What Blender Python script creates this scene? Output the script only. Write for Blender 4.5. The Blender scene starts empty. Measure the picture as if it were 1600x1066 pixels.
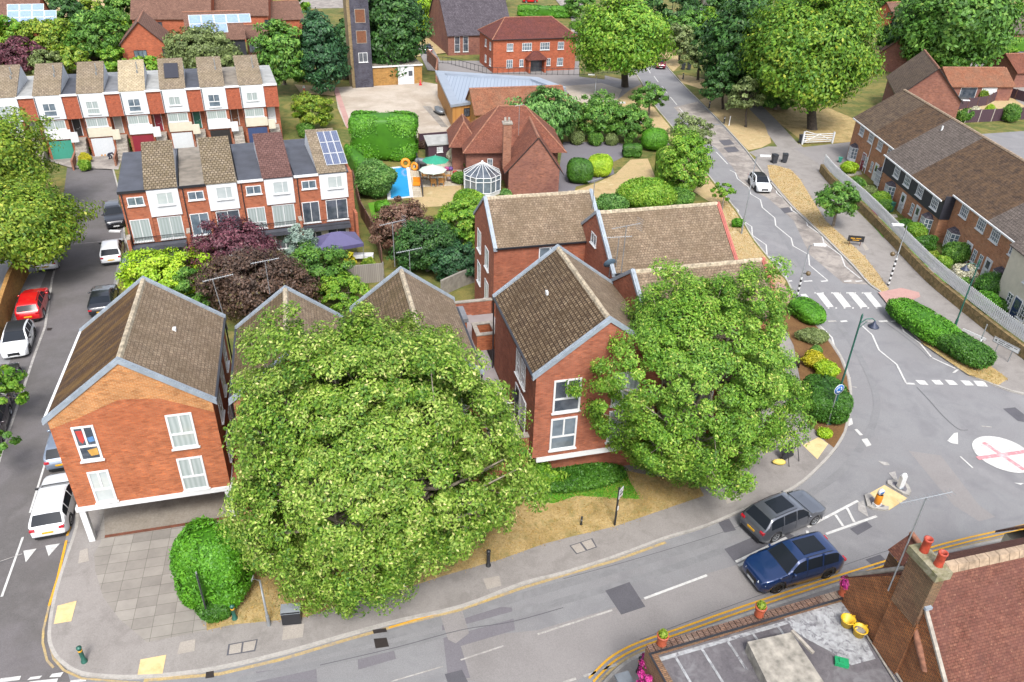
import bpy, math, random
import numpy as np
from mathutils import Vector, Matrix
S = bpy.context.scene
COL = S.collection
R = math.radians
# ---------------------------------------------------------------- camera
FPX, PITCH, ROLL, CAMH = 1208.26, 0.5502028, 0.03250715, 30.0
cd = bpy.data.cameras.new("camera"); cam = bpy.data.objects.new("camera", cd); COL.objects.link(cam)
S.camera = cam
cd.sensor_width = 36; cd.lens = FPX / 1600 * 36; cd.clip_end = 4000; cd.clip_start = .5
cp, sp = math.cos(PITCH), math.sin(PITCH); cr, sr = math.cos(ROLL), math.sin(ROLL)
_r = Vector((1, 0, 0)); _f = Vector((0, cp, -sp)); _u = Vector((0, sp, cp))
RX = cr * _r + sr * _u; UY = -sr * _r + cr * _u
cam.matrix_world = Matrix(((RX.x, UY.x, -_f.x, 0), (RX.y, UY.y, -_f.y, 0), (RX.z, UY.z, -_f.z, CAMH), (0, 0, 0, 1)))
def G(px, py, z=0.0):
    """survey helper: ground-plan position of a point measured in the photograph at height z"""
    d = RX * ((px - 800) / FPX) - UY * ((py - 533) / FPX) + _f
    t = (z - CAMH) / d.z
    return Vector((d.x * t, d.y * t, z))
def Gs(pts, z=0.0): return [G(x, y, z) for x, y in pts]
# ---------------------------------------------------------------- light
w = bpy.data.worlds.new("World"); S.world = w; w.use_nodes = True
nt = w.node_tree; bg = nt.nodes['Background']
sky = nt.nodes.new('ShaderNodeTexSky'); sky.sky_type = 'NISHITA'; sky.sun_disc = False
SUN_EL, SUN_AZ = 53, 171      # azimuth measured from +Y clockwise: light from behind the camera, right
sky.sun_elevation = R(SUN_EL); sky.sun_rotation = R(SUN_AZ); sky.dust_density = 3.0; sky.air_density = .8
hs = nt.nodes.new('ShaderNodeHueSaturation'); hs.inputs['Saturation'].default_value = .45
nt.links.new(sky.outputs[0], hs.inputs['Color']); nt.links.new(hs.outputs[0], bg.inputs['Color'])
bg.inputs['Strength'].default_value = .15
sl = bpy.data.lights.new("sun", 'SUN'); so = bpy.data.objects.new("sun", sl); COL.objects.link(so)
sl.energy = 1.4; sl.angle = R(14); sl.color = (1, .965, .91)
sdir = Vector((math.sin(R(SUN_AZ)) * math.cos(R(SUN_EL)), math.cos(R(SUN_AZ)) * math.cos(R(SUN_EL)), math.sin(R(SUN_EL))))
so.rotation_euler = sdir.to_track_quat('Z', 'Y').to_euler()
S.view_settings.view_transform = 'Standard'; S.view_settings.look = 'None'
S.view_settings.exposure = 1.58; S.view_settings.gamma = 1
# ---------------------------------------------------------------- materials
MT = {}
def hexc(h):
    h = h.lstrip('#'); c = [int(h[i:i + 2], 16) / 255 for i in (0, 2, 4)]
    return tuple(.6 * (((v + .055) / 1.055) ** 2.4 if v > .04045 else v / 12.92) for v in c) + (1,)   # photograph tone to real-world albedo
def newmat(name):
    m = bpy.data.materials.new(name); m.use_nodes = True; MT[name] = m
    return m, m.node_tree, m.node_tree.nodes['Principled BSDF']
def nd(t, typ, **kw):
    n = t.nodes.new(typ)
    for k, v in kw.items():
        if k in n.inputs: n.inputs[k].default_value = v
        else: setattr(n, k, v)
    return n
def ramp(t, stops, src):
    r = t.nodes.new('ShaderNodeValToRGB'); e = r.color_ramp.elements
    e[0].position, e[0].color = stops[0]; e[1].position, e[1].color = stops[-1]
    for p, c in stops[1:-1]:
        x = e.new(p); x.color = c
    t.links.new(src, r.inputs[0]); return r
def mixc(t, fac, a, b, mode='MIX'):
    m = t.nodes.new('ShaderNodeMix'); m.data_type = 'RGBA'; m.blend_type = mode
    for s, v in ((0, fac), (6, a), (7, b)):
        if isinstance(v, (float, int)): m.inputs[s].default_value = v
        elif isinstance(v, tuple): m.inputs[s].default_value = v
        else: t.links.new(v, m.inputs[s])
    return m.outputs[2]
def coord(t, kind='Object', scale=None):
    c = t.nodes.new('ShaderNodeTexCoord')
    if scale is None: return c.outputs[kind]
    mp = t.nodes.new('ShaderNodeMapping'); mp.inputs['Scale'].default_value = scale
    t.links.new(c.outputs[kind], mp.inputs[0]); return mp.outputs[0]
def noise(t, vec, scale, detail=4, rough=.55, dist=0.0):
    n = nd(t, 'ShaderNodeTexNoise', Scale=scale, Detail=detail, Roughness=rough, Distortion=dist)
    t.links.new(vec, n.inputs['Vector']); return n.outputs['Fac']
def bump(t, b, h, strength=.3, dist=.02):
    n = nd(t, 'ShaderNodeBump', Strength=strength, Distance=dist); t.links.new(h, n.inputs['Height'])
    t.links.new(n.outputs[0], b.inputs['Normal'])
def plain(name, col, rough=.6, metal=0, var=.12, coat=0, scale=3, spec=.5, alpha=1):
    if name in MT: return MT[name]
    m, t, b = newmat(name); c = hexc(col)
    if var:
        n = noise(t, coord(t), scale, 5)
        lo = tuple(v * (1 - var * 1.6) for v in c[:3]) + (1,); hi = tuple(min(1, v * (1 + var)) for v in c[:3]) + (1,)
        r = ramp(t, [(.3, lo), (.7, hi)], n); t.links.new(r.outputs[0], b.inputs['Base Color'])
    else: b.inputs['Base Color'].default_value = c
    b.inputs['Roughness'].default_value = rough; b.inputs['Metallic'].default_value = metal
    b.inputs['Coat Weight'].default_value = coat; b.inputs['Coat Roughness'].default_value = .05
    b.inputs['Specular IOR Level'].default_value = spec
    return m
def desat(h, k=.05):
    h = h.lstrip('#'); c = [int(h[i:i + 2], 16) for i in (0, 2, 4)]; l = sum(c) / 3
    return '%02x%02x%02x' % tuple(int(v + (l - v) * k) for v in c)
def brickmat(name, c1, c2, mortar, bw=.225, bh=.075, ms=.012, stain=None, stain_amt=.5, blot=.25, sz=1.0, rot=0):
    if name in MT: return MT[name]
    m, t, b = newmat(name)
    c1, c2, mortar = desat(c1), desat(c2), desat(mortar)
    uv = coord(t, 'UV')
    n0 = noise(t, coord(t), .35, 5, .6)
    br = nd(t, 'ShaderNodeTexBrick', Scale=1.0, Color1=hexc(c1), Color2=hexc(c2), Mortar=hexc(mortar))
    br.inputs['Mortar Size'].default_value = ms; br.inputs['Brick Width'].default_value = bw * sz; br.inputs['Row Height'].default_value = bh * sz
    br.inputs['Bias'].default_value = -.1; br.inputs['Mortar Smooth'].default_value = .3
    t.links.new(uv, br.inputs['Vector'])
    n = noise(t, coord(t), 1.3, 6, .65)
    v = ramp(t, [(.3, (1 - blot, 1 - blot, 1 - blot, 1)), (.7, (1 + blot * .4,) * 3 + (1,))], n)
    col = mixc(t, 1.0, br.outputs['Color'], v.outputs[0], 'MULTIPLY')
    # individual odd bricks
    mp = coord(t, 'UV', (1 / bw, 1 / bh, 1)); vo = nd(t, 'ShaderNodeTexVoronoi', Scale=.8, feature='F1'); t.links.new(mp, vo.inputs['Vector'])
    vr = ramp(t, [(.0, (.72, .66, .62, 1)), (.35, (1, 1, 1, 1)), (.75, (1, 1, 1, 1)), (1, (1.25, 1.15, 1.0, 1))], nd_sep(t, vo.outputs['Color']))
    col = mixc(t, .8, col, vr.outputs[0], 'MULTIPLY')
    if stain:
        s = ramp(t, [(.45, (0, 0, 0, 1)), (.68, (stain_amt,) * 3 + (1,))], n0)
        col = mixc(t, s.outputs[0], col, hexc(stain))
    t.links.new(col, b.inputs['Base Color']); b.inputs['Roughness'].default_value = .88; b.inputs['Specular IOR Level'].default_value = .25
    bump(t, b, br.outputs['Fac'], -.4, .012)
    return m
def nd_sep(t, col):
    s = t.nodes.new('ShaderNodeSeparateColor'); t.links.new(col, s.inputs[0]); return s.outputs[0]
def tilemat(name, c1, c2, gap, moss=None, moss_amt=.6, moss_scale=.6, tw=.3, th=.28, spots=None, gapw=.03, streak=None, blot=.3, mott=.75):
    """plain tiles in courses, with per-tile colour, lichen spots and moss"""
    if name in MT: return MT[name]
    m, t, b = newmat(name)
    uv = coord(t, 'UV')
    br = nd(t, 'ShaderNodeTexBrick', Scale=1.0, Color1=hexc(c1), Color2=hexc(c2), Mortar=hexc(gap))
    br.inputs['Mortar Size'].default_value = gapw; br.inputs['Brick Width'].default_value = tw; br.inputs['Row Height'].default_value = th
    br.inputs['Bias'].default_value = .0; br.inputs['Mortar Smooth'].default_value = .6
    t.links.new(uv, br.inputs['Vector']); col = br.outputs['Color']
    ob = coord(t)
    n = noise(t, ob, .9, 7, .7)
    v = ramp(t, [(.28, (1 - blot,) * 3 + (1,)), (.72, (1 + blot * .5,) * 3 + (1,))], n)
    col = mixc(t, 1.0, col, v.outputs[0], 'MULTIPLY')
    f = noise(t, ob, 9, 6, .75)
    fr = ramp(t, [(.38, (.55, .53, .5, 1)), (.5, (.95, .94, .92, 1)), (.63, (1.3, 1.27, 1.2, 1))], f)
    col = mixc(t, .85, col, fr.outputs[0], 'MULTIPLY')
    g = noise(t, ob, 3.2, 8, .8, .6)
    gr = ramp(t, [(.4, (.68, .66, .64, 1)), (.6, (1.12, 1.1, 1.06, 1))], g)
    col = mixc(t, mott, col, gr.outputs[0], 'MULTIPLY')
    if moss:
        a = noise(t, ob, moss_scale, 8, .72, .4)
        s = ramp(t, [(.38, (0, 0, 0, 1)), (.62, (moss_amt,) * 3 + (1,))], a)
        col = mixc(t, s.outputs[0], col, hexc(moss))
    if streak:
        s = coord(t, 'UV', (1.5, .22, 1)); sn = noise(t, s, 1.2, 5, .6)
        q = ramp(t, [(.45, (0, 0, 0, 1)), (.7, (.55,) * 3 + (1,))], sn); col = mixc(t, q.outputs[0], col, hexc(streak))
    if spots:
        vo = nd(t, 'ShaderNodeTexVoronoi', Scale=5.5); vo.inputs['Randomness'].default_value = 1; t.links.new(ob, vo.inputs['Vector'])
        q = ramp(t, [(.0, (1, 1, 1, 1)), (.16, (0, 0, 0, 1))], vo.outputs['Distance'])
        k = ramp(t, [(.5, (0, 0, 0, 1)), (.62, (1, 1, 1, 1))], nd_sep(t, vo.outputs['Color']))
        q2 = mixc(t, 1.0, q.outputs[0], k.outputs[0], 'MULTIPLY')
        col = mixc(t, q2, col, hexc(spots))
    t.links.new(col, b.inputs['Base Color']); b.inputs['Roughness'].default_value = .9; b.inputs['Specular IOR Level'].default_value = .2
    # course steps: saw wave up the slope
    sx = t.nodes.new('ShaderNodeSeparateXYZ'); t.links.new(uv, sx.inputs[0])
    d = nd(t, 'ShaderNodeMath', operation='DIVIDE'); d.inputs[1].default_value = th; t.links.new(sx.outputs[1], d.inputs[0])
    fr2 = nd(t, 'ShaderNodeMath', operation='FRACT'); t.links.new(d.outputs[0], fr2.inputs[0])
    h = nd(t, 'ShaderNodeMath', operation='MULTIPLY_ADD'); t.links.new(fr2.outputs[0], h.inputs[0]); h.inputs[1].default_value = -1.0
    t.links.new(f, h.inputs[2]); bump(t, b, h.outputs[0], .55, .03)
    return m
def groundmat(name, cols, scale=.25, fine=6, rough=.95, bumpd=.02, blotch=None, blotch_amt=.5, fineamt=.35, stretch=None):
    if name in MT: return MT[name]
    m, t, b = newmat(name)
    ob = coord(t, 'Object', stretch) if stretch else coord(t)
    a = noise(t, ob, scale, 8, .62, .3)
    n = len(cols); st = [(.28 + .44 * i / (n - 1), hexc(c)) for i, c in enumerate(cols)]
    col = ramp(t, st, a).outputs[0]
    f = noise(t, coord(t), fine, 6, .75)
    fr = ramp(t, [(.3, (1 - fineamt,) * 3 + (1,)), (.7, (1 + fineamt * .6,) * 3 + (1,))], f)
    col = mixc(t, 1.0, col, fr.outputs[0], 'MULTIPLY')
    if blotch:
        c = noise(t, ob, scale * 2.7 + .05, 6, .6, .8)
        s = ramp(t, [(.5, (0, 0, 0, 1)), (.66, (blotch_amt,) * 3 + (1,))], c); col = mixc(t, s.outputs[0], col, hexc(blotch))
    t.links.new(col, b.inputs['Base Color']); b.inputs['Roughness'].default_value = rough; b.inputs['Specular IOR Level'].default_value = .2
    bump(t, b, f, .5, bumpd)
    return m
def folmat(name, dark, mid, light, tip=None, trans=.28, rough=.55):
    if name in MT: return MT[name]
    m, t, b = newmat(name)
    at = t.nodes.new('ShaderNodeAttribute'); at.attribute_name = 'tint'
    st = [(0, hexc(dark)), (.4, hexc(mid)), (.8, hexc(light))]
    st.append((1, hexc(tip or light)))
    r = ramp(t, st, at.outputs['Fac'])
    n = noise(t, coord(t), .8, 4, .6)
    v = ramp(t, [(.3, (.78, .8, .78, 1)), (.7, (1.18, 1.15, 1.1, 1))], n)
    col = mixc(t, 1.0, r.outputs[0], v.outputs[0], 'MULTIPLY')
    t.links.new(col, b.inputs['Base Color']); b.inputs['Roughness'].default_value = rough; b.inputs['Specular IOR Level'].default_value = .35
    tr = t.nodes.new('ShaderNodeBsdfTranslucent'); t.links.new(col, tr.inputs[0])
    mx = t.nodes.new('ShaderNodeMixShader'); mx.inputs[0].default_value = trans
    t.links.new(b.outputs[0], mx.inputs[1]); t.links.new(tr.outputs[0], mx.inputs[2])
    t.links.new(mx.outputs[0], t.nodes['Material Output'].inputs[0])
    return m
# ---------------------------------------------------------------- mesh helpers
I4 = Matrix.Identity(4)
def WM(x, y, ang, z=0): return Matrix.Translation((x, y, z)) @ Matrix.Rotation(R(ang), 4, 'Z')
class MB:
    def __init__(s): s.v = []; s.f = []; s.m = []; s.sm = []
    def add(s, vs, fs, M=I4, mat=0, smooth=False):
        b = len(s.v); s.v += [tuple(M @ Vector(p)) for p in vs]
        for f in fs: s.f.append([b + i for i in f]); s.m.append(mat); s.sm.append(smooth)
        return s
    def box(s, x0, x1, y0, y1, z0, z1, M=I4, mat=0):
        if x0 > x1: x0, x1 = x1, x0
        if y0 > y1: y0, y1 = y1, y0
        if z0 > z1: z0, z1 = z1, z0
        vs = [(x, y, z) for z in (z0, z1) for y in (y0, y1) for x in (x0, x1)]
        return s.add(vs, [(0, 2, 3, 1), (4, 5, 7, 6), (0, 1, 5, 4), (2, 6, 7, 3), (0, 4, 6, 2), (1, 3, 7, 5)], M, mat)
    def quad(s, a, b, c, d, M=I4, mat=0): return s.add([a, b, c, d], [(0, 1, 2, 3)], M, mat)
    def sheet(s, pts, z=None, M=I4, mat=0):
        pts = [Vector(p) if z is None else Vector((p[0], p[1], z)) for p in pts]
        ar = sum(a.x * b.y - b.x * a.y for a, b in zip(pts, pts[1:] + pts[:1]))
        if ar < 0: pts = pts[::-1]
        return s.add(pts, [tuple(range(len(pts)))], M, mat)
    def prism(s, pts, z0, z1, M=I4, mat=0):
        pts = [(p[0], p[1]) for p in pts]
        ar = sum(a[0] * b[1] - b[0] * a[1] for a, b in zip(pts, pts[1:] + pts[:1]))
        if ar < 0: pts = pts[::-1]
        n = len(pts); vs = [(x, y, z0) for x, y in pts] + [(x, y, z1) for x, y in pts]
        return s.add(vs, [tuple(range(n))[::-1], tuple(range(n, 2 * n))] + [(i, (i + 1) % n, n + (i + 1) % n, n + i) for i in range(n)], M, mat)
    def xprism(s, prof, x0, x1, M=I4, mat=0):
        """profile in (y,z) extruded along x"""
        n = len(prof); vs = [(x0, y, z) for y, z in prof] + [(x1, y, z) for y, z in prof]
        return s.add(vs, [tuple(range(n)), tuple(range(n, 2 * n))[::-1]] + [(i, n + i, n + (i + 1) % n, (i + 1) % n) for i in range(n)], M, mat)
    def yprism(s, prof, y0, y1, M=I4, mat=0):
        n = len(prof); vs = [(x, y0, z) for x, z in prof] + [(x, y1, z) for x, z in prof]
        return s.add(vs, [tuple(range(n)), tuple(range(n, 2 * n))[::-1]] + [(i, n + i, n + (i + 1) % n, (i + 1) % n) for i in range(n)], M, mat)
    def tube(s, pts, rad, n=8, M=I4, mat=0, cap=True):
        pts = [Vector(p) for p in pts]; k = len(pts)
        if isinstance(rad, (int, float)): rad = [rad] * k
        vs = []
        for i, p in enumerate(pts):
            d = (pts[min(i + 1, k - 1)] - pts[max(i - 1, 0)]).normalized()
            a = Vector((0, 0, 1)) if abs(d.z) < .9 else Vector((1, 0, 0))
            e1 = d.cross(a).normalized(); e2 = d.cross(e1)
            for j in range(n):
                t = 2 * math.pi * j / n; vs.append(p + (e1 * math.cos(t) + e2 * math.sin(t)) * rad[i])
        fs = [(i * n + j, i * n + (j + 1) % n, (i + 1) * n + (j + 1) % n, (i + 1) * n + j) for i in range(k - 1) for j in range(n)]
        s.add(vs, fs, M, mat, True)
        if cap: s.add(vs[:n], [tuple(range(n))], M, mat); s.add(vs[-n:], [tuple(range(n))[::-1]], M, mat)
        return s
    def lathe(s, prof, n=16, M=I4, mat=0):
        """(r,z) profile around z"""
        k = len(prof); vs = [(r * math.cos(2 * math.pi * j / n), r * math.sin(2 * math.pi * j / n), z) for r, z in prof for j in range(n)]
        fs = [(i * n + j, i * n + (j + 1) % n, (i + 1) * n + (j + 1) % n, (i + 1) * n + j) for i in range(k - 1) for j in range(n)]
        return s.add(vs, fs, M, mat, True)
    def ball(s, c, r, e=1.0, nu=16, nv=10, M=I4, mat=0, lump=0, seed=0):
        if isinstance(r, (int, float)): r = (r, r, r)
        rg = random.Random(seed); ks = [(Vector((rg.gauss(0, 1), rg.gauss(0, 1), rg.gauss(0, 1))) * 2.2, rg.random() * 6) for _ in range(5)]
        vs = []
        for i in range(nv + 1):
            th = math.pi * i / nv
            for j in range(nu):
                ph = 2 * math.pi * j / nu
                d = Vector((math.sin(th) * math.cos(ph), math.sin(th) * math.sin(ph), math.cos(th)))
                q = 1 + lump * sum(math.cos(k.dot(d) + p) for k, p in ks) / 3
                vs.append([c[a] + math.copysign(abs(d[a]) ** e, d[a]) * r[a] * q for a in range(3)])
        fs = [(i * nu + j, (i + 1) * nu + j, (i + 1) * nu + (j + 1) % nu, i * nu + (j + 1) % nu) for i in range(nv) for j in range(nu)]
        return s.add(vs, fs, M, mat, True)
    def make(s, name, mats, parent=None, loc=None, rot=0, kind=None):
        me = bpy.data.meshes.new(name); me.from_pydata(s.v, [], s.f)
        if not isinstance(mats, (list, tuple)): mats = [mats]
        for m in mats: me.materials.append(m)
        me.polygons.foreach_set('material_index', s.m); me.polygons.foreach_set('use_smooth', s.sm)
        uvl = me.uv_layers.new(name='UVMap'); uv = np.zeros((len(me.loops), 2))
        V = np.array(s.v) if s.v else np.zeros((0, 3)); i = 0
        for f in s.f:
            P = V[f]; nrm = np.zeros(3)
            for a in range(len(f)):
                p, q = P[a], P[(a + 1) % len(f)]
                nrm += np.array([(p[1] - q[1]) * (p[2] + q[2]), (p[2] - q[2]) * (p[0] + q[0]), (p[0] - q[0]) * (p[1] + q[1])])
            l = np.linalg.norm(nrm); nrm = nrm / l if l > 0 else np.array([0, 0, 1.])
            if abs(nrm[2]) > .985: T, B = np.array([1, 0, 0.]), np.array([0, 1, 0.])
            else:
                if nrm[2] < -.01: nrm = -nrm
                T = np.array([-nrm[1], nrm[0], 0]); T /= np.linalg.norm(T); B = np.cross(nrm, T)
            uv[i:i + len(f), 0] = P @ T; uv[i:i + len(f), 1] = P @ B; i += len(f)
        uvl.data.foreach_set('uv', uv.ravel())
        me.update(); o = bpy.data.objects.new(name, me); COL.objects.link(o)
        if parent is not None: o.parent = parent
        if loc is not None: o.location = loc
        if rot: o.rotation_euler = (0, 0, rot)
        if kind: o['kind'] = kind
        return o
def tag(o, label, cat, group=None, kind=None):
    o['label'] = label; o['category'] = cat
    if group: o['group'] = group
    if kind: o['kind'] = kind
    return o
def thing(name, loc, rot, label, cat, group=None):
    o = bpy.data.objects.new(name, None); COL.objects.link(o); o.location = loc; o.rotation_euler = (0, 0, rot); o.empty_display_size = .3
    return tag(o, label, cat, group)
def kids(o): return [c for c in bpy.data.objects if c.parent == o]
def clone(o, parent=None, memo=None):
    memo = memo or {}
    c = o.copy(); COL.objects.link(c)
    if parent is not None: c.parent = parent
    for ch in CH.get(o.name, None) or kids(o): clone(ch, c)
    return c
CH = {}
def offset_line(pts, d):
    out = []
    for i, p in enumerate(pts):
        a = pts[max(i - 1, 0)]; b = pts[min(i + 1, len(pts) - 1)]
        t = Vector((b[0] - a[0], b[1] - a[1])); t.normalize(); out.append(Vector((p[0] - t.y * d, p[1] + t.x * d, 0)))
    return out
def smooth_line(pts, k=4):
    out = []; n = len(pts)
    for i in range(n - 1):
        p0, p1, p2, p3 = (Vector(pts[max(0, i - 1)]), Vector(pts[i]), Vector(pts[i + 1]), Vector(pts[min(n - 1, i + 2)]))
        for j in range(k):
            t = j / k
            out.append(.5 * ((2 * p1) + (p2 - p0) * t + (2 * p0 - 5 * p1 + 4 * p2 - p3) * t * t + (3 * p1 - p0 - 3 * p2 + p3) * t ** 3))
    out.append(Vector(pts[-1])); return out
def strip(mb, pts, wd, z, mat=0, off=0):
    a = offset_line(pts, off - wd / 2); b = offset_line(pts, off + wd / 2)
    for i in range(len(pts) - 1): mb.quad((a[i].x, a[i].y, z), (a[i + 1].x, a[i + 1].y, z), (b[i + 1].x, b[i + 1].y, z), (b[i].x, b[i].y, z), mat=mat)
def wallstrip(mb, pts, wd, z0, z1, mat=0, off=0):
    a = offset_line(pts, off - wd / 2); b = offset_line(pts, off + wd / 2); n = len(pts)
    P = [(p.x, p.y) for p in a] + [(p.x, p.y) for p in b]
    vs = [(x, y, z0) for x, y in P] + [(x, y, z1) for x, y in P]; q = 2 * n; fs = []
    for i in range(n - 1): fs += [(i, i + 1, q + i + 1, q + i), (n + i + 1, n + i, q + n + i, q + n + i + 1), (q + i, q + i + 1, q + n + i + 1, q + n + i)]
    fs += [(0, q, q + n, n), (n - 1, n + n - 1, q + n + n - 1, q + n - 1)]
    mb.add(vs, fs, mat=mat)
# ---------------------------------------------------------------- ground, roads, pavements
groundmat('dry_grass', ['#ac9468', '#c6ae84', '#bfa87c', '#d8c6a0'], .5, 12, blotch='#9a9466', blotch_amt=.4, fineamt=.3)
groundmat('verge_grass', ['#8e7a4e', '#b09866', '#c2aa78', '#a8925e'], .6, 12, blotch='#777a48', blotch_amt=.5, fineamt=.35)
groundmat('lawn', ['#4f8a22', '#64a52c', '#55932a'], .5, 14, blotch='#a6a050', blotch_amt=.3)
groundmat('garden_ground', ['#6d6a3c', '#8a8048', '#5f6b35', '#9b8a58'], .3, 10, blotch='#4a5a28', blotch_amt=.6)
groundmat('asphalt', ['#858588', '#919193', '#8c8b8d', '#9a999b'], .16, 22, bumpd=.008, blotch='#7b7a7e', blotch_amt=.5, fineamt=.25)
groundmat('asphalt_dark', ['#77747a', '#7f7c82'], .4, 18, bumpd=.008, fineamt=.2)
groundmat('asphalt_lane', ['#7e7e81', '#8a8a8c', '#848386'], .3, 22, bumpd=.008, blotch='#8f8f91', blotch_amt=.8, fineamt=.22)
groundmat('asphalt_patch', ['#5c5b61', '#68676d'], .8, 20, bumpd=.008, fineamt=.2)
groundmat('asphalt_worn', ['#a59c94', '#8e8782', '#b0a8a0', '#938c86'], .5, 12, bumpd=.008, blotch='#7b7674', blotch_amt=.6, fineamt=.25)
groundmat('asphalt_warm', ['#8a8685', '#969291', '#8f8b8a'], .25, 18, bumpd=.008, fineamt=.22)
groundmat('asphalt_street', ['#6d696a', '#777374', '#6a6766', '#7e7a7a'], .25, 18, bumpd=.008, fineamt=.25, blotch='#6a6664', blotch_amt=.4)
groundmat('pavement', ['#928d89', '#9d9894', '#8b8682'], .35, 20, bumpd=.006, fineamt=.25, blotch='#7f7a76', blotch_amt=.45)
groundmat('yard_concrete', ['#b9ac9c', '#c6bbad', '#ada090', '#cfc6ba'], .12, 5, fineamt=.14, blotch='#a39888', blotch_amt=.4)
groundmat('old_concrete', ['#8d8478', '#9d958a', '#7c756c'], .6, 8, fineamt=.25)
groundmat('kerb_stone', ['#a8a49e', '#b8b4ae', '#9c9892'], 1.2, 9, fineamt=.2)
groundmat('soil', ['#6b4f35', '#7d5d3c', '#8a6a45'], .7, 9)
groundmat('marking_white', ['#e4e4e2', '#d3d2cf', '#eeeeec'], 1.5, 16, fineamt=.22, blotch='#a9a8a7', blotch_amt=.6)
groundmat('marking_worn', ['#c5c2bd', '#aba7a3', '#d5d2ce'], .9, 7, fineamt=.25, blotch='#918e8d', blotch_amt=.8)
groundmat('marking_yellow', ['#dba22e', '#e5ae3c', '#d3a044'], .7, 9, fineamt=.2)
groundmat('marking_yellow_worn', ['#cdb476', '#b5a078', '#c9ab62'], .9, 9, fineamt=.3, blotch='#9a9188', blotch_amt=.8)
groundmat('tactile', ['#d9bd86', '#e3cb98', '#cbab74'], .8, 6, fineamt=.12)
groundmat('pink_paving', ['#b58d86', '#c09a92', '#a9827c'], .6, 9, fineamt=.14)
groundmat('manhole', ['#a79f96', '#b5aea5'], 1.5, 14, fineamt=.22)
# concrete slab paving, 0.6 m grid
m, t, b = newmat('slab_paving')
uv = coord(t, 'Object'); mp = t.nodes.new('ShaderNodeMapping'); mp.inputs['Rotation'].default_value = (0, 0, R(-14)); t.links.new(uv, mp.inputs[0])
br = nd(t, 'ShaderNodeTexBrick', Scale=1.0, Color1=hexc('#9d9891'), Color2=hexc('#8b8680'), Mortar=hexc('#6a655e'), offset=0.0)
br.inputs['Brick Width'].default_value = .9; br.inputs['Row Height'].default_value = .62; br.inputs['Mortar Size'].default_value = .014; br.inputs['Mortar Smooth'].default_value = .5
t.links.new(mp.outputs[0], br.inputs['Vector'])
v = ramp(t, [(.3, (.78, .77, .76, 1)), (.7, (1.12, 1.12, 1.1, 1))], noise(t, coord(t), .8, 7, .7))
t.links.new(mixc(t, 1.0, br.outputs[0], v.outputs[0], 'MULTIPLY'), b.inputs['Base Color']); b.inputs['Roughness'].default_value = .9; bump(t, b, br.outputs['Fac'], -.4, .01)
# patio flags
m, t, b = newmat('patio_flags')
br = nd(t, 'ShaderNodeTexBrick', Scale=1.0, Color1=hexc('#cfc4b0'), Color2=hexc('#b9ad98'), Mortar=hexc('#8f8575')); br.inputs['Brick Width'].default_value = .9; br.inputs['Row Height'].default_value = .6; br.inputs['Mortar Size'].default_value = .02
t.links.new(coord(t), br.inputs['Vector']); t.links.new(br.outputs[0], b.inputs['Base Color']); b.inputs['Roughness'].default_value = .9

def sheet_obj(name, px, z, mat, zg=0.0):
    return MB().sheet([(p.x, p.y) for p in Gs(px, zg)], z).make(name, MT[mat], kind='structure')
MB().sheet([(-900, -200), (900, -200), (900, 1800), (-900, 1800)], 0).make('ground', MT['garden_ground'], kind='structure')
# asphalt of the junction and the near streets
jn = [(-60, -5), (70, -5), (75, 90), (46, 60), (46, 75), (46, 96), (46, 104), (33, 104), (20, 60), (-10, 40), (-20, 40), (-22, 60), (-34, 70), (-60, 70)]
MB().sheet(jn, .008).make('road', MT['asphalt'], kind='structure')
main_l = [(1242, 474), (1230, 440), (1179, 377), (1150, 329), (1103.6, 270.6), (1051, 200), (1024, 166.6), (1003, 130), (981, 95), (965, 60), (953, 30), (945, 0), (935, -30)]
main_r = [(1394, 479.4), (1378.6, 459.7), (1357.6, 445), (1332, 416), (1284, 368), (1239, 326), (1200, 281), (1166, 236), (1127.6, 193.6), (1091.6, 157.6), (1066.9, 132.8), (1037.6, 99), (1012, 60), (995, 30), (985, 0), (975, -30)]
MB().sheet([(p.x, p.y) for p in Gs(main_l + main_r[::-1])], .012).make('main_road', MT['asphalt'], kind='structure')
# the worn right-hand lane, darker and patched pieces of the surface
worn = [(1075, 205), (1100, 195), (1127, 196), (1166, 238), (1200, 283), (1239, 328), (1284, 370), (1330, 416), (1356, 445), (1318, 443), (1265, 398), (1240, 345), (1200, 310), (1162, 290), (1145, 262), (1120, 232)]
sheet_obj('road_worn_lane', worn, .017, 'asphalt_worn')
sheet_obj('road_worn_lane', [(1053, 168), (1090, 159), (1126, 194), (1098, 193), (1072, 190)], .017, 'asphalt_worn')
for px in ([(945.6, 923.5), (983.5, 910), (1008.5, 948.5), (970.6, 961)], [(1131.6, 858.5), (1213, 824), (1241, 838), (1148, 879)],
           [(1327.7, 827), (1354, 815), (1363, 823.6), (1340, 836.7)], [(1352, 875), (1375, 867), (1387, 878.6), (1368, 887)],
           [(695, 1054), (722, 1047), (731, 1066), (701, 1072)], [(1567, 639), (1586, 637), (1600, 648), (1600, 660), (1590, 658)],
           [(1120, 814), (1139, 811), (1150, 829), (1132, 833)], [(1219, 326), (1232, 324), (1240, 331), (1226, 334)], [(1123, 220), (1140, 218), (1148, 226), (1131, 228)], [(1130, 231), (1148, 229), (1156, 237), (1138, 239)]):
    sheet_obj('road_patch', px, .022, 'asphalt_patch')
for px in ([(558, 1019), (613, 1005), (619, 1030), (560, 1047)], [(690, 975), (735, 945), (800, 950), (805, 985), (720, 1010), (735, 1060), (700, 1060)], [(400, 1050), (494, 1040), (496, 1070), (400, 1080)]):
    sheet_obj('road_patch', px, .018, 'asphalt_dark')
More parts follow.
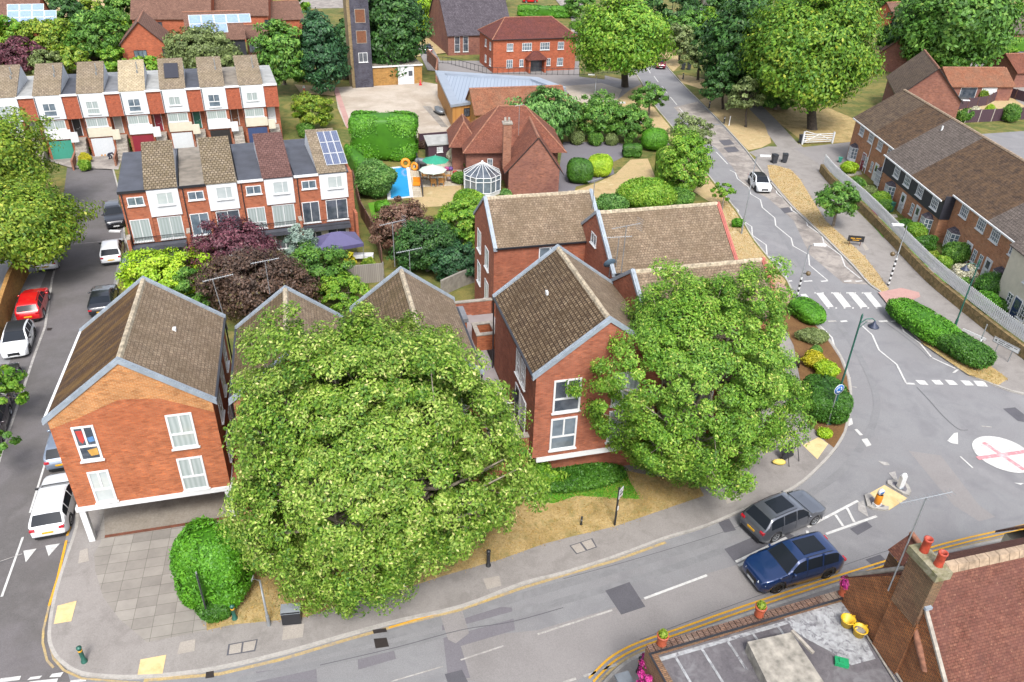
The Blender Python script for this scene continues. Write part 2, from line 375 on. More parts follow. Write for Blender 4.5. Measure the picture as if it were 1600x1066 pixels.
sheet_obj('road_patch', [(700, 1060), (697, 1000), (840, 985), (1010, 935), (1110, 895), (1190, 872), (1330, 905), (1220, 940), (1050, 985), (930, 1045), (880, 1080)], .014, 'asphalt_warm')
sheet_obj('road_patch', [(688, 962), (722, 953), (733, 990), (712, 1006), (700, 1000)], .024, 'asphalt_warm')
sheet_obj('road_patch', [(1420, 705), (1470, 712), (1530, 790), (1555, 808), (1530, 815), (1490, 790)], .014, 'asphalt_warm')
MB().sheet([(p.x, p.y) for p in Gs([(110, 1066), (0, 1066), (-200, 900), (-40, 700), (75, 420), (100, 300), (105, 262), (182, 262), (190, 380), (170, 480), (121, 745), (80, 960)])], .013).make('side_street', MT['asphalt_street'], kind='structure')
# ---- kerb line of the middle block
kerb_px = [(176, 262), (188, 310), (196, 380), (195, 412), (183, 445), (168, 490), (150, 570), (132, 660), (122, 745), (121, 800), (120, 827), (103, 878.5), (86, 937), (78, 992), (84, 1019), (99.6, 1038), (127, 1053.6), (171.7, 1058.8), (213, 1059.5), (274.7, 1055), (343, 1045),
           (440, 1022.7), (543, 993.5), (625.4, 971), (721.5, 949), (817.6, 912.8), (880, 897), (960, 871.6), (1037, 843), (1100, 824), (1161.8, 798), (1237.4, 765), (1278.6, 731), (1306, 700), (1320, 675), (1327, 645), (1329, 615), (1324.8, 587), (1313, 558), (1297, 535), (1278.8, 511), (1262, 492), (1242, 474), (1230, 440), (1179, 377), (1150, 329), (1103.6, 270.6), (1051, 200), (1024, 166.6), (1003, 130), (981, 95), (965, 60), (953, 30), (945, 0)]
kerb1 = [Vector((p.x, p.y, 0)) for p in Gs(kerb_px)]
blk = [(p.x, p.y) for p in kerb1]
back = [(p.x, p.y) for p in Gs([(900, 60), (905, 140), (720, 300), (560, 330), (540, 400), (330, 380), (190, 300), (185, 262)])]
i0 = 9
mid = smooth_line(kerb1, 3)
mb = MB(); wallstrip(mb, mid, .15, 0, .125); mb.make('kerb', MT['kerb_stone'], kind='structure')
MB().prism([(p.x, p.y) for p in mid] + [(p.x, p.y) for p in Gs([(925, 5), (890, 150), (895, 225), (560, 222), (560, 190), (190, 190), (172, 250)])], .0, .12).make('block_ground', MT['garden_ground'], kind='structure')
def top(name, px, z, mat): return MB().sheet([(p.x, p.y) for p in Gs(px, .12)], z).make(name, MT[mat], kind='structure')
# pavement round the block (sheet between kerb and buildings)
n0 = len(smooth_line(kerb1[:9], 3)) - 1; n1 = len(smooth_line(kerb1[:43], 3)) - 1
seg = mid[n0:n1]
inner = Gs([(1225, 500), (1215, 560), (1190, 640), (1150, 700), (900, 720), (380, 790), (150, 700)], .12)
MB().sheet([(p.x, p.y) for p in offset_line(seg, .07)] + [(p.x, p.y) for p in inner], .124).make('pavement', MT['pavement'], kind='structure')
top('forecourt', [(158, 847), (147, 866), (149, 892), (161, 933), (187, 968), (220, 995), (229, 1004), (323, 985), (330, 930), (310, 840), (296, 828), (372, 800), (360, 700), (150, 720)], .128, 'slab_paving')
top('undercroft_floor', [(164, 842), (345, 811), (352, 770), (350, 690), (160, 720)], .134, 'old_concrete')
MB().box(0, 6.2, -.08, .08, .12, .18).make('brick_edging', brickmat('brick_edge', '#8a4a34', '#7a3f2d', '#6b5a4e'), loc=G(165, 842, 0), rot=R(15.6), kind='structure')
verge = [(323, 985), (365, 976), (440, 969), (480, 964), (545, 940), (632, 920), (700, 898), (783, 874), (850, 850), (892, 839), (960, 823), (1050, 792), (1100, 775), (1090, 755), (1000, 740), (900, 720), (600, 760), (380, 800), (300, 840), (318, 900)]
top('verge', verge, .130, 'verge_grass')
top('lawn_strip', [(812, 745), (835, 722), (930, 700), (975, 735), (1000, 780), (955, 778), (900, 775), (865, 787), (830, 782)], .135, 'lawn')
for px, m_ in (([(90, 947), (120, 939), (111.6, 971), (84, 975.7)], 'tactile'), ([(219.7, 1031), (260, 1023.5), (254, 1053), (215, 1054.7)], 'tactile'), ([(1254, 696), (1279, 683.5), (1294, 694), (1277, 718)], 'tactile'),
            ([(125, 861), (137, 857), (139, 877), (122, 881)], 'manhole'), ([(281.5, 1004), (305.5, 999), (304, 1017.6), (277, 1023)], 'manhole'), ([(357, 1007), (403, 999), (399, 1018), (354, 1025)], 'asphalt_patch'),
            ([(443, 980), (475.5, 974.7), (473, 996), (440.5, 1001)], 'manhole'), ([(755, 905), (780, 900), (783.5, 915.5), (761, 921.5)], 'manhole'), ([(889.5, 853), (925.4, 841.4), (933, 855.6), (900.5, 866.7)], 'asphalt_patch'),
            ([(1130, 774), (1150, 770), (1157, 781), (1136, 788)], 'manhole')):
    top('pavement_inset', px, .138, m_)
for px in ([(359.5, 1008.5), (378, 1005), (376, 1020), (357.5, 1023)], [(381, 1004.5), (400.5, 1001), (397, 1016), (379, 1019.4)], [(892, 853.5), (906, 849), (915, 861), (901.5, 865)], [(908.5, 848), (923.5, 843), (930.5, 855), (917.5, 859.5)]):
    top('inspection_cover', px, .142, 'manhole')
# verge left of the main road, behind block
top('verge', [(1215, 470), (1228, 440), (1178, 379), (1149, 331), (1102.6, 273), (1050, 202), (1020, 166), (1002, 132), (985, 140), (960, 160), (990, 180), (1045, 215), (1085, 300), (1130, 330), (1140, 400), (1190, 470)], .131, 'dry_grass')
top('footpath', [(1232, 474), (1222, 455), (1195, 405), (1155, 365), (1130, 325), (1122, 330), (1148, 372), (1185, 415), (1205, 470)], .136, 'dry_grass')
top('flower_bed', [(1240, 476), (1262, 494), (1278, 513), (1297, 537), (1312, 560), (1323, 588), (1327, 615), (1325, 645), (1318, 675), (1303, 700), (1290, 690), (1262, 660), (1255, 620), (1240, 540), (1215, 490)], .137, 'soil')
top('pink_paving', [(1213, 474), (1241, 473), (1229, 449), (1215, 440), (1205, 455)], .139, 'pink_paving')
top('pavement', [(1018, 165), (1003, 133), (983, 98), (970, 90), (975, 125), (945, 118), (944, 135), (985, 178), (1010, 200), (1035, 230), (1046, 226), (1030, 200)], .127, 'pavement')
# ---- right side block
kr_px = [(1700, 640), (1600, 617), (1567.7, 608), (1510, 584.4), (1475.8, 560.8), (1441.6, 537), (1418, 511), (1394, 479.4), (1378.6, 459.7), (1357.6, 445), (1332, 416), (1284, 368), (1239, 326), (1200, 281), (1166, 236), (1127.6, 193.6), (1091.6, 157.6), (1066.9, 132.8), (1037.6, 99), (1012, 60), (995, 30), (985, 0)]
kr = smooth_line([Vector((p.x, p.y, 0)) for p in Gs(kr_px)], 3)
mb = MB(); wallstrip(mb, kr, .15, 0, .125); mb.make('kerb', MT['kerb_stone'], kind='structure')
MB().prism([(p.x, p.y) for p in kr] + [(60, 230), (150, 240), (170, 60), (95, 20)], 0, .12).make('block_ground', MT['garden_ground'], kind='structure')
# right pavement: broad strip from the wall to the kerb
MB().sheet([(p.x, p.y) for p in offset_line(kr[:42], -.07)] + [(p.x, p.y) for p in Gs([(1220, 228), (1250, 225), (1290, 270), (1330, 320), (1420, 410), (1500, 480), (1560, 530), (1640, 585)], .12)], .124).make('pavement', MT['pavement'], kind='structure')
top('verge', [(1199, 258), (1210, 258), (1235, 265), (1250, 280), (1262, 300), (1290, 345), (1320, 372), (1350, 400), (1370, 425), (1389, 452), (1380, 457), (1360, 443), (1335, 414), (1287, 366), (1242, 324), (1203, 279)], .13, 'dry_grass')
top('footpath', [(1350, 380), (1358, 390), (1352, 392), (1347, 383)], .135, 'manhole')
top('pink_paving', [(1372, 457), (1408, 450), (1436, 457), (1438, 464), (1400, 480), (1389, 478)], .135, 'pink_paving')
top('verge', [(1395, 481), (1420, 512), (1443, 538), (1478, 562), (1512, 585), (1560, 602), (1575, 592), (1545, 570), (1500, 525), (1440, 480), (1410, 474)], .131, 'verge_grass')
# far verge and paths with trees on the right
top('verge', [(1169, 235), (1160, 226), (1129, 192), (1093, 156), (1110, 150), (1150, 150), (1200, 200), (1205, 223), (1190, 231)], .131, 'dry_grass')
top('verge', [(1066, 130), (1058, 118), (1075, 118), (1105, 125), (1112, 135), (1095, 139)], .131, 'dry_grass')
top('verge', [(1052, 112), (1037, 97), (1020, 70), (1060, 75), (1065, 100)], .131, 'dry_grass')
top('verge', [(1090, 100), (1120, 120), (1200, 180), (1260, 225), (1345, 222), (1345, 190), (1250, 150), (1130, 80)], .129, 'verge_grass')
top('footpath', [(1150, 150), (1175, 150), (1215, 190), (1250, 228), (1215, 230), (1200, 210), (1195, 195)], .136, 'pavement')
top('driveway', [(1240, 232), (1330, 222), (1345, 240), (1332, 262), (1290, 272), (1278, 255)], .137, 'asphalt_warm')
top('footpath', [(1200, 258), (1170, 238), (1200, 229), (1250, 230), (1300, 265), (1302, 285), (1262, 300), (1235, 265)], .1275, 'pavement')
top('lawn_strip', [(1291, 268), (1330, 262), (1360, 300), (1420, 350), (1490, 400), (1560, 450), (1570, 520), (1500, 465), (1400, 385), (1330, 320)], .132, 'garden_ground')
LZ = .139
for px in ([(1310, 280), (1330, 290), (1350, 302), (1335, 310), (1318, 296)], [(1342, 305), (1362, 330), (1395, 358), (1380, 372), (1350, 335)], [(1408, 375), (1450, 400), (1465, 425), (1435, 410)], [(1425, 398), (1478, 420), (1500, 452), (1460, 435)], [(1490, 440), (1540, 470), (1545, 495), (1505, 470)]):
    LZ += .0015; top('lawn_strip', px, LZ, 'lawn')
for px in ([(1368, 338), (1400, 335), (1403, 340), (1372, 343)], [(1440, 418), (1475, 418), (1476, 426), (1446, 428)], [(1322, 270), (1345, 268), (1347, 273), (1326, 276)], [(1500, 455), (1530, 420), (1535, 426), (1508, 462)]):
    LZ += .0015; top('footpath', px, LZ + .004, 'manhole')
# ---- bottom right pavement
kb_px = [(1700, 812), (1600, 834), (1587.6, 840), (1481, 864), (1400, 887), (1325.7, 910), (1167.5, 962), (1060, 1000), (1003.6, 1024), (975, 1040), (949, 1064), (930, 1090)]
kb = smooth_line([Vector((p.x, p.y, 0)) for p in Gs(kb_px)], 3)
mb = MB(); wallstrip(mb, kb, .15, 0, .125); mb.make('kerb', MT['kerb_stone'], kind='structure')
MB().prism([(p.x, p.y) for p in kb] + [(8, 8), (60, 8), (60, 28)], 0, .12).make('pavement', MT['pavement'], kind='structure')
# ---- markings
mk = MB(); mw = MB(); my = MB(); myw = MB()
def mq(mb, px, z=.03): mb.sheet([(p.x, p.y) for p in Gs(px)], z)
def ml(mb, px, wd=.11, z=.03, off=0): strip(mb, [Vector((p.x, p.y, 0)) for p in Gs(px)], wd, z, off=off)
ml(mk, [(1006.5, 936), (1104.5, 899.5)], .13); ml(mw, [(840, 991.8), (956.7, 954)], .1); ml(mw, [(719.8, 1032), (786.7, 1010)], .08); ml(mw, [(610, 1066), (692, 1042)], .06)
for a in ([(941.8, 1046), (963.4, 1039)], [(911.6, 1057.6), (931.8, 1051)], [(880, 1067), (900, 1061)]): ml(mw, a, .12)
for q in ([(107, 470), (167, 460), (118, 522)], [(207, 447), (273, 437), (222, 495)], [(125, 1058), (140, 1045), (193, 1038), (180, 1052)], [(225, 1046), (238, 1030), (290, 1022), (276, 1044)]):
    mq(mk, [(x / 2.9125, 700 + y / 2.9125) for x, y in q])
ml(mk, [(0, 1064), (32, 1060)], .2); ml(mk, [(45, 1069), (90, 1064)], .2); ml(mk, [(110, 1066), (135, 1063)], .12)
ml(mk, [(70.4, 725.7), (47, 802)], .11); ml(mk, [(36, 840), (3, 933)], .11); ml(mw, [(0, 878), (35, 866)], .04)
ml(mw, [(104, 355), (81.4, 437.5), (70.6, 511), (52.5, 560), (36, 610), (3, 706), (-5, 735)], .16); ml(mw, [(115, 382), (170, 377)], .08)
o8 = lambda pts: [(1140 + x / 3.33, 200 + y / 3.33) for x, y in pts]
o6 = lambda pts: [(1200 + x / 3.8075, 440 + y / 3.8075) for x, y in pts]
o7 = lambda pts: [(1100 + x / 2.912, 700 + y / 2.912) for x, y in pts]
for q in ([(190, 78), (225, 75), (290, 155), (263, 160)], [(285, 70), (325, 68), (390, 152), (350, 155)], [(382, 68), (425, 66), (495, 153), (450, 156)], [(472, 66), (515, 66), (592, 152), (548, 156)], [(567, 68), (605, 66), (680, 153), (637, 156)]):
    mq(mk, o6(q))
for y, xs in ((70, (280, 326, 380, 426, 470, 518, 562, 610)), (160, (310, 360, 405, 455, 505, 552, 596, 645))):
    for x in xs: mq(mk, o6([(x - 5, y - 4), (x + 5, y - 4), (x + 5, y + 3), (x - 5, y + 3)]))
for a, b, mm in ((285, 325, mk), (357, 405, mw), (432, 470, mk), (585, 635, mw), (660, 710, mk), (732, 775, mk)): ml(mm, o6([(a, 240), (b, 236)]), .22)
for a, b in ((300, 325), (385, 430), (475, 510), (595, 635), (655, 690)): ml(mk, o8([(a, 800), (b, 797)]), .2)
zz = [[(0, 390), (45, 430), (48, 470), (115, 515), (118, 560), (190, 610), (195, 665), (285, 725), (297, 798)],
      [(0, 220), (30, 235), (40, 265), (100, 310), (110, 345), (160, 375), (170, 415), (235, 470), (240, 510), (320, 575), (330, 615), (410, 660), (415, 715), (510, 795)],
      [(240, 310), (245, 340), (315, 395), (322, 430), (395, 470), (405, 510), (480, 560), (490, 600), (580, 665), (600, 720), (680, 785)]]
for z_ in zz: ml(mk, o8(z_), .12)
for z_ in ([(560, 265), (620, 320), (660, 410), (765, 495), (820, 605)], [(300, 255), (380, 335), (400, 410), (445, 468)], [(775, 235), (808, 300), (905, 370), (970, 450)], [(975, 455), (1115, 520)]): ml(mk, o6(z_), .13)
for q in ([(875, 588), (930, 590), (955, 618), (905, 615)], [(970, 588), (1020, 588), (1045, 615), (998, 615)], [(1050, 586), (1100, 590), (1130, 617), (1080, 617)], [(1143, 590), (1195, 592), (1225, 620), (1175, 620)], [(1220, 592), (1285, 595), (1308, 628), (1245, 624)],
          [(1095, 545), (1120, 525), (1140, 525), (1112, 545)], [(480, 815), (498, 815), (505, 850), (480, 862), (465, 845)], [(513, 882), (530, 880), (565, 915), (545, 918)], [(555, 940), (590, 935), (615, 975), (585, 985)],
          [(1065, 950), (1105, 905), (1128, 900), (1130, 970), (1095, 965)]): mq(mk, o6(q))
ml(mk, o6([(820, 608), (872, 611)]), .2); ml(mw, o6([(488, 572), (488, 625), (527, 632)]), .1); ml(mw, o6([(1270, 862), (1330, 868)]), .1)
for a in ([(470, 362), (700, 242)], [(555, 393), (785, 312)], [(597, 305), (632, 357)], [(650, 275), (683, 340)], [(145, 520), (375, 410)], [(155, 538), (385, 425)], [(469, 378), (473, 398)]): ml(mk, o7(a), .15)
ml(mk, o7([(1165, 40), (1222, 92)]), .1); mq(mw, o7([(790, 60), (835, 68), (845, 80), (815, 80)])); mq(mw, o7([(700, 250), (725, 240), (748, 315), (735, 308), (700, 285)])); mq(mw, o7([(840, 115), (870, 108), (880, 150), (865, 148)])); mq(mk, o7([(1410, 160), (1456, 162), (1440, 170)]))
ml(mw, [(1103.6, 170), (1100, 168)], .1)
for a, b in (((585, 475), (605, 510)), ((630, 530), (660, 572)), ((685, 600), (722, 650)), ((743, 675), (790, 730)), ((805, 750), (862, 818)), ((650, 750), (765, 900)), ((1005, 990), (1035, 1020))):
    ml(mk, [(880 + a[0] / 4.442, a[1] / 4.442), (880 + b[0] / 4.442, b[1] / 4.442)], .14)
ml(mk, [(1107, 222), (1112, 229)], .13); ml(mk, [(1119, 238), (1137, 257)], .13)
# double yellow lines
yl = smooth_line([Vector((p.x, p.y, 0)) for p in Gs([(1700, 805), (1600, 827), (1585, 831), (1481, 855), (1326, 902), (1167, 953.5), (1060, 991), (1000, 1012), (965, 1030), (945, 1047), (927, 1066)])], 3)
strip(my, yl, .1, .03); strip(my, yl, .1, .03, off=-.24)
strip(myw, yl, .12, .027, off=.2)
ml(my, [(109.9, 823.6), (105, 838)], .12); ml(my, [(104, 845), (90, 905), (77, 947)], .12); ml(myw, [(77, 947), (68, 985), (67, 1005), (74, 1033), (84, 1044)], .1); ml(myw, [(80, 985), (78.5, 1008), (84, 1030), (100, 1048), (128, 1061), (220, 1068)], .1, .0335)
ml(my, [(608, 981.5), (694, 956)], .1, .034); ml(myw, [(225, 1064), (343, 1054), (440, 1031), (543, 1000), (625, 977), (721, 953), (817, 919), (890, 897), (960, 877), (1040, 848)], .16)
seams = MB()
def sm(px, wd=.045): strip(seams, smooth_line([Vector((p.x, p.y, 0)) for p in Gs(px)], 4), wd, .0245)
sm(o6([(885, 630), (960, 710), (1040, 800), (1130, 878), (1190, 885)])); sm(o6([(690, 240), (800, 320), (900, 400), (960, 460)]), .03); sm([(880, 905), (1000, 872), (1130, 832), (1210, 800)], .03); sm([(500, 1040), (620, 1012), (720, 985), (800, 972), (880, 950)], .04)
sm([(0, 880), (60, 860), (110, 848)], .03); sm([(1000, 1000), (1120, 955), (1300, 890), (1420, 850)], .03)
seams.make('road_seams', MT['asphalt_patch'], kind='structure')
tl_ = MB()
def tr_(px, wd=.5): strip(tl_, smooth_line([Vector((p.x, p.y, 0)) for p in Gs(px)], 4), wd, .0205)
tr_([(300, 1063), (440, 1032), (640, 985), (840, 925), (1000, 880), (1150, 830), (1260, 775), (1330, 720), (1370, 640), (1350, 570), (1300, 490), (1262, 430), (1190, 320)], .45); tr_([(330, 1072), (470, 1045), (660, 1000), (860, 945), (1020, 898), (1180, 840), (1290, 785)], .4)
tl_.make('tyre_polished_lane', MT['asphalt_lane'], kind='structure')
# mini roundabout: white disc with a worn red cross
c = (G(1521, 698, 0) + G(1598, 736.7, 0)) / 2 + Vector((.45, .75, 0)); c = G(1568, 710, 0)
disc = MB(); disc.sheet([(c.x + 1.75 * math.cos(a * R(10)), c.y + 1.75 * math.sin(a * R(10))) for a in range(36)], .033)
disc.make('roundabout_disc', MT['marking_white'], kind='structure')
groundmat('marking_red', ['#dfa3a8', '#d98d94', '#e6c4c6'], 1.2, 12, fineamt=.25, blotch='#e6d6d6', blotch_amt=.6)
rx = MB(); ml(rx, [(1536, 692), (1600, 735)], .3, .037); ml(rx, [(1527, 717), (1604, 706)], .3, .041)
rx.make('roundabout_cross', MT['marking_red'], kind='structure')
mk.make('road_markings', MT['marking_white'], kind='structure'); mw.make('worn_road_markings', MT['marking_worn'], kind='structure')
my.make('yellow_lines', MT['marking_yellow'], kind='structure'); myw.make('worn_yellow_lines', MT['marking_yellow_worn'], kind='structure')
# iron gullies by the kerb
gm = plain('iron', '#3b3432', .7, .4)
for px in ([(582, 985), (603, 982), (605, 988), (584, 991)], [(584, 999), (604, 997), (608, 1011), (587, 1014)], [(322, 1051), (334, 1048), (335, 1059), (321, 1061)], [(74, 513), (82, 513), (80, 517), (73, 517)]):
    top_ = MB().sheet([(p.x, p.y) for p in Gs(px)], .032).make('road_gully', gm, kind='structure')
# ---- drill yard, car parks, far drives
def low(name, px, z, mat): return MB().sheet([(p.x, p.y) for p in Gs(px, .12)], z).make(name, MT[mat], kind='structure')
low('drill_yard', [(522, 137), (660, 128), (690, 133), (760, 196), (740, 205), (720, 222), (655, 216), (560, 202), (540, 198), (528, 170)], .140, 'yard_concrete')
low('drill_yard', [(660, 166), (672, 166), (700, 199), (690, 199)], .146, 'slab_paving')
low('brick_path', [(520, 137), (528, 137), (550, 200), (542, 201)], .148, 'pink_paving')
low('car_park', [(650, 72), (672, 68), (688, 95), (905, 96), (905, 120), (990, 130), (935, 132), (900, 140), (880, 150), (840, 130), (690, 112), (668, 110)], .142, 'asphalt_warm')
low('car_park', [(880, 135), (940, 130), (972, 140), (960, 165), (925, 168), (895, 155)], .146, 'yard_concrete')
low('driveway', [(873, 270), (880, 222), (960, 222), (985, 228), (975, 245), (955, 255), (960, 272), (930, 285), (900, 292), (893, 315), (872, 315)], .144, 'asphalt_dark')
low('lawn', [(893, 300), (935, 285), (962, 272), (985, 250), (1012, 248), (1025, 280), (1000, 300), (960, 320), (935, 310), (900, 305)], .146, 'dry_grass')
low('lawn', [(655, 290), (720, 285), (722, 310), (700, 322), (650, 325), (640, 318)], .146, 'dry_grass')
low('patio', [(648, 250), (722, 240), (722, 290), (655, 293)], .150, 'patio_flags')
low('pool_surround', [(608, 262), (648, 258), (660, 308), (612, 312)], .150, 'patio_flags')
low('lawn', [(655, 12), (700, 25), (703, 82), (640, 90), (640, 60)], .14, 'dry_grass')
low('lawn', [(460, 132), (520, 137), (523, 150), (470, 146)], .144, 'dry_grass')
low('lawn', [(575, 318), (605, 312), (610, 330), (585, 352)], .15, 'lawn')
low('close_road', [(1575, 95), (1600, 92), (1640, 100), (1640, 165), (1595, 165), (1560, 125), (1490, 100)], .142, 'pavement')
low('close_road', [(1530, 210), (1600, 205), (1700, 215), (1700, 300), (1640, 290), (1560, 235)], .142, 'asphalt')
low('yard', [(1500, 135), (1560, 140), (1600, 165), (1600, 185), (1500, 185)], .145, 'dry_grass')
low('lawn', [(60, -5), (200, -5), (195, 25), (120, 40), (70, 25)], .03, 'dry_grass')
low('street', [(440, -10), (560, -10), (540, 12), (420, 14)], .03, 'asphalt_worn')
low('street', [(860, -10), (925, -10), (918, 20), (903, 45), (900, 90), (890, 90), (893, 30)], .141, 'asphalt_worn')
low('grass', [(905, 30), (918, 15), (950, 5), (955, 60), (935, 90), (905, 70)], .147, 'garden_ground')
low('street', [(-20, 205), (40, 240), (110, 262), (185, 265), (195, 235), (100, 225), (0, 190)], .126, 'asphalt_worn')
# ---------------------------------------------------------------- building materials
brickmat('brick_orange', '#cf7446', '#b65e38', '#ac8064', stain='#a35636', stain_amt=.35)
brickmat('brick_new', '#d08a52', '#bd7440', '#c9a97c')
brickmat('brick_red', '#c26e50', '#a85a40', '#a07a66', stain='#8e4e3a', stain_amt=.4)
brickmat('brick_brown', '#b0725a', '#9a5f4a', '#a08774', stain='#87503f', stain_amt=.4)
brickmat('brick_old', '#a86c58', '#90584a', '#96756a', stain='#6f4a48', stain_amt=.5)
brickmat('brick_yellow', '#c4924a', '#b17d3a', '#a98c60')
brickmat('brick_buff', '#c98a62', '#b5744c', '#b59a80', stain='#a8664a', stain_amt=.4)
brickmat('brick_grey', '#5f5f6e', '#4d4c5a', '#3c3a42', stain='#72707c')
brickmat('brick_clean', '#c06c4c', '#ac5c40', '#a8785f', blot=.18)
brickmat('tile_hung', '#be6a4e', '#ad5c42', '#8d4a36', .17, .12, .008, blot=.15)
tilemat('roof_tan', '#a2917e', '#8c7a69', '#554a40', moss='#6c5c48', moss_amt=.55, spots='#c4bba8', tw=.2, th=.18, gapw=.014, mott=.6)
tilemat('roof_moss', '#66503f', '#523f31', '#33281f', moss='#4a3420', moss_amt=.8, moss_scale=.8, spots='#b3a58c', tw=.22, th=.2, gapw=.025, streak='#8a6a34')
tilemat('roof_mixed', '#8b7863', '#766450', '#463a2e', moss='#55492f', moss_amt=.75, moss_scale=1.1, spots='#c9c1ad', tw=.22, th=.2, gapw=.025)
tilemat('roof_striped', '#a08d74', '#6c5a48', '#3e3228', moss='#4c3c28', moss_amt=.6, moss_scale=1.0, spots='#c9bfa5', tw=.2, th=.22, gapw=.045)
tilemat('roof_pantile', '#a99c8b', '#928474', '#5a5045', moss='#8b7d60', moss_amt=.3, tw=.34, th=.3, gapw=.03)
tilemat('roof_rough', '#a79a88', '#8e8170', '#4a4034', moss='#6d6044', moss_amt=.5, moss_scale=2, tw=.3, th=.32, gapw=.05, spots='#cfc8ba')
tilemat('roof_cream', '#cdc0a6', '#c0b296', '#9c8e74', tw=.34, th=.3)
tilemat('roof_purple', '#7d5f5c', '#70534f', '#4f3835', tw=.34, th=.3, blot=.15)
tilemat('roof_clay', '#9a6452', '#84503f', '#5d3a30', moss='#6f4a42', moss_amt=.45, spots='#c4a58f', tw=.17, th=.12, gapw=.012)
tilemat('roof_clay_dark', '#8a5248', '#71413a', '#4c2c28', moss='#5e3a3c', moss_amt=.5, moss_scale=.5, tw=.17, th=.12, gapw=.014)
tilemat('roof_clay_orange', '#a9745a', '#96614a', '#6b4434', moss='#7f6a58', moss_amt=.4, tw=.17, th=.14, gapw=.012)
tilemat('roof_brown', '#8c6c60', '#7c5e54', '#584239', tw=.3, th=.26, gapw=.02, blot=.2)
tilemat('roof_dark', '#6e6058', '#5a4d46', '#352c28', moss='#7c6a54', moss_amt=.5, moss_scale=1.8, tw=.25, th=.22, gapw=.02)
tilemat('roof_dark_moss', '#64544a', '#4e4038', '#2c241e', moss='#7a6046', moss_amt=.6, moss_scale=1.9, tw=.25, th=.22, gapw=.02, spots='#a08c6c')
tilemat('roof_grey', '#7d7470', '#6c6460', '#47403c', tw=.3, th=.24, gapw=.018, blot=.2)
tilemat('roof_slate', '#6b6670', '#5c5761', '#3c3840', tw=.3, th=.3, gapw=.03, spots='#8f8b92', blot=.25)
plain('white_paint', '#e9ebec', .45, var=.05); plain('white_panel', '#e6e9ec', .5, var=.06, scale=1.2); plain('cream_panel', '#ddd6c2', .55, var=.06)
plain('lead_cap', '#a4afba', .5, .2, var=.12); plain('felt_flat', '#7e8085', .8, var=.18, scale=1); plain('felt_dark', '#4b4e58', .75, var=.2, scale=1); plain('felt_brown', '#8b8276', .85, var=.25, scale=1.2)
plain('felt_pale', '#a9aaa8', .8, var=.15, scale=1)
plain('black_plastic', '#2b2c31', .4, var=.1); plain('black_board', '#32323c', .55, var=.1); plain('mortar_ridge', '#b8aa92', .9, var=.3, scale=5); plain('ridge_brown', '#a8927a', .9, var=.3, scale=4); plain('ridge_clay', '#9c6a52', .85, var=.3, scale=5)
plain('grey_metal', '#8f959b', .45, .5, var=.1); plain('galv', '#b9bec2', .4, .6, var=.1); plain('stone_coping', '#a8a095', .85, var=.2, scale=4)
plain('timber_clad', '#c08a48', .6, var=.15, scale=2); plain('timber_brown', '#7a4a2c', .7, var=.2); plain('fence_brown', '#6b4636', .85, var=.25, scale=3); plain('fence_dark', '#473238', .85, var=.2, scale=3); plain('fence_grey', '#8f8a84', .9, var=.25, scale=3)
plain('zinc', '#a9b3c0', .45, .35, var=.06, scale=.7); plain('concrete_plain', '#9c968c', .9, var=.2); plain('deck_grey', '#9f9797', .9, var=.1, scale=.8)
for n_, c_ in dict(door_red='#8f2336', door_green='#2c6e5c', door_black='#2c2a2c', door_grey='#b5b0a8', door_teal='#3f9a84', door_navy='#2d3f6b', door_white='#e4e6e6', pvc_navy='#3d4f7a', terracotta='#b4583a', yellow_plastic='#f0c020', orange_plastic='#f0941c', purple_cloth='#5c5780', green_cloth='#2c9a7a', pale_cloth='#c8d4c8').items(): plain(n_, c_, .5, var=.06)
def glassmat(name, base, stripes=None, rough=.08, hi=None):
    m, t, b = newmat(name)
    if stripes:
        wv = nd(t, 'ShaderNodeTexWave', Scale=stripes, Distortion=1.5, bands_direction='X'); t.links.new(coord(t, 'UV'), wv.inputs['Vector'])
        r = ramp(t, [(0, hexc(base)), (1, hexc(hi))], wv.outputs['Fac']); t.links.new(r.outputs[0], b.inputs['Base Color'])
    else:
        r = ramp(t, [(.35, hexc(base)), (.7, hexc(hi or base))], noise(t, coord(t, 'UV'), 1.1, 3)); t.links.new(r.outputs[0], b.inputs['Base Color'])
    b.inputs['Roughness'].default_value = rough; b.inputs['Coat Weight'].default_value = .8; b.inputs['Specular IOR Level'].default_value = .8
    return m
glassmat('glass_dark', '#3a4450', None, .06, '#6a7078'); glassmat('glass_curtain', '#a3b0af', 1.3, .12, '#bac4c3'); glassmat('glass_blind', '#b9c3c4', None, .15, '#cfd6d6'); glassmat('glass_mid', '#5d6c78', None, .08, '#8694a0')
m, t, b = newmat('solar'); br = nd(t, 'ShaderNodeTexBrick', Scale=1.0, Color1=hexc('#56607e'), Color2=hexc('#4a5472'), Mortar=hexc('#8f98ac'), offset=0.0)
br.inputs['Brick Width'].default_value = .16; br.inputs['Row Height'].default_value = .16; br.inputs['Mortar Size'].default_value = .01
t.links.new(coord(t, 'UV'), br.inputs['Vector']); t.links.new(br.outputs[0], b.inputs['Base Color']); b.inputs['Roughness'].default_value = .15; b.inputs['Coat Weight'].default_value = .6
m, t, b = newmat('zinc_seam'); ob = coord(t, 'UV'); wv = nd(t, 'ShaderNodeTexBrick', Scale=1.0, Color1=hexc('#a9b5c4'), Color2=hexc('#b1bccb'), Mortar=hexc('#7d8998'), offset=0.0)
wv.inputs['Brick Width'].default_value = .5; wv.inputs['Row Height'].default_value = 60; wv.inputs['Mortar Size'].default_value = .03; t.links.new(ob, wv.inputs['Vector']); t.links.new(wv.outputs[0], b.inputs['Base Color']); b.inputs['Roughness'].default_value = .45; b.inputs['Metallic'].default_value = .3
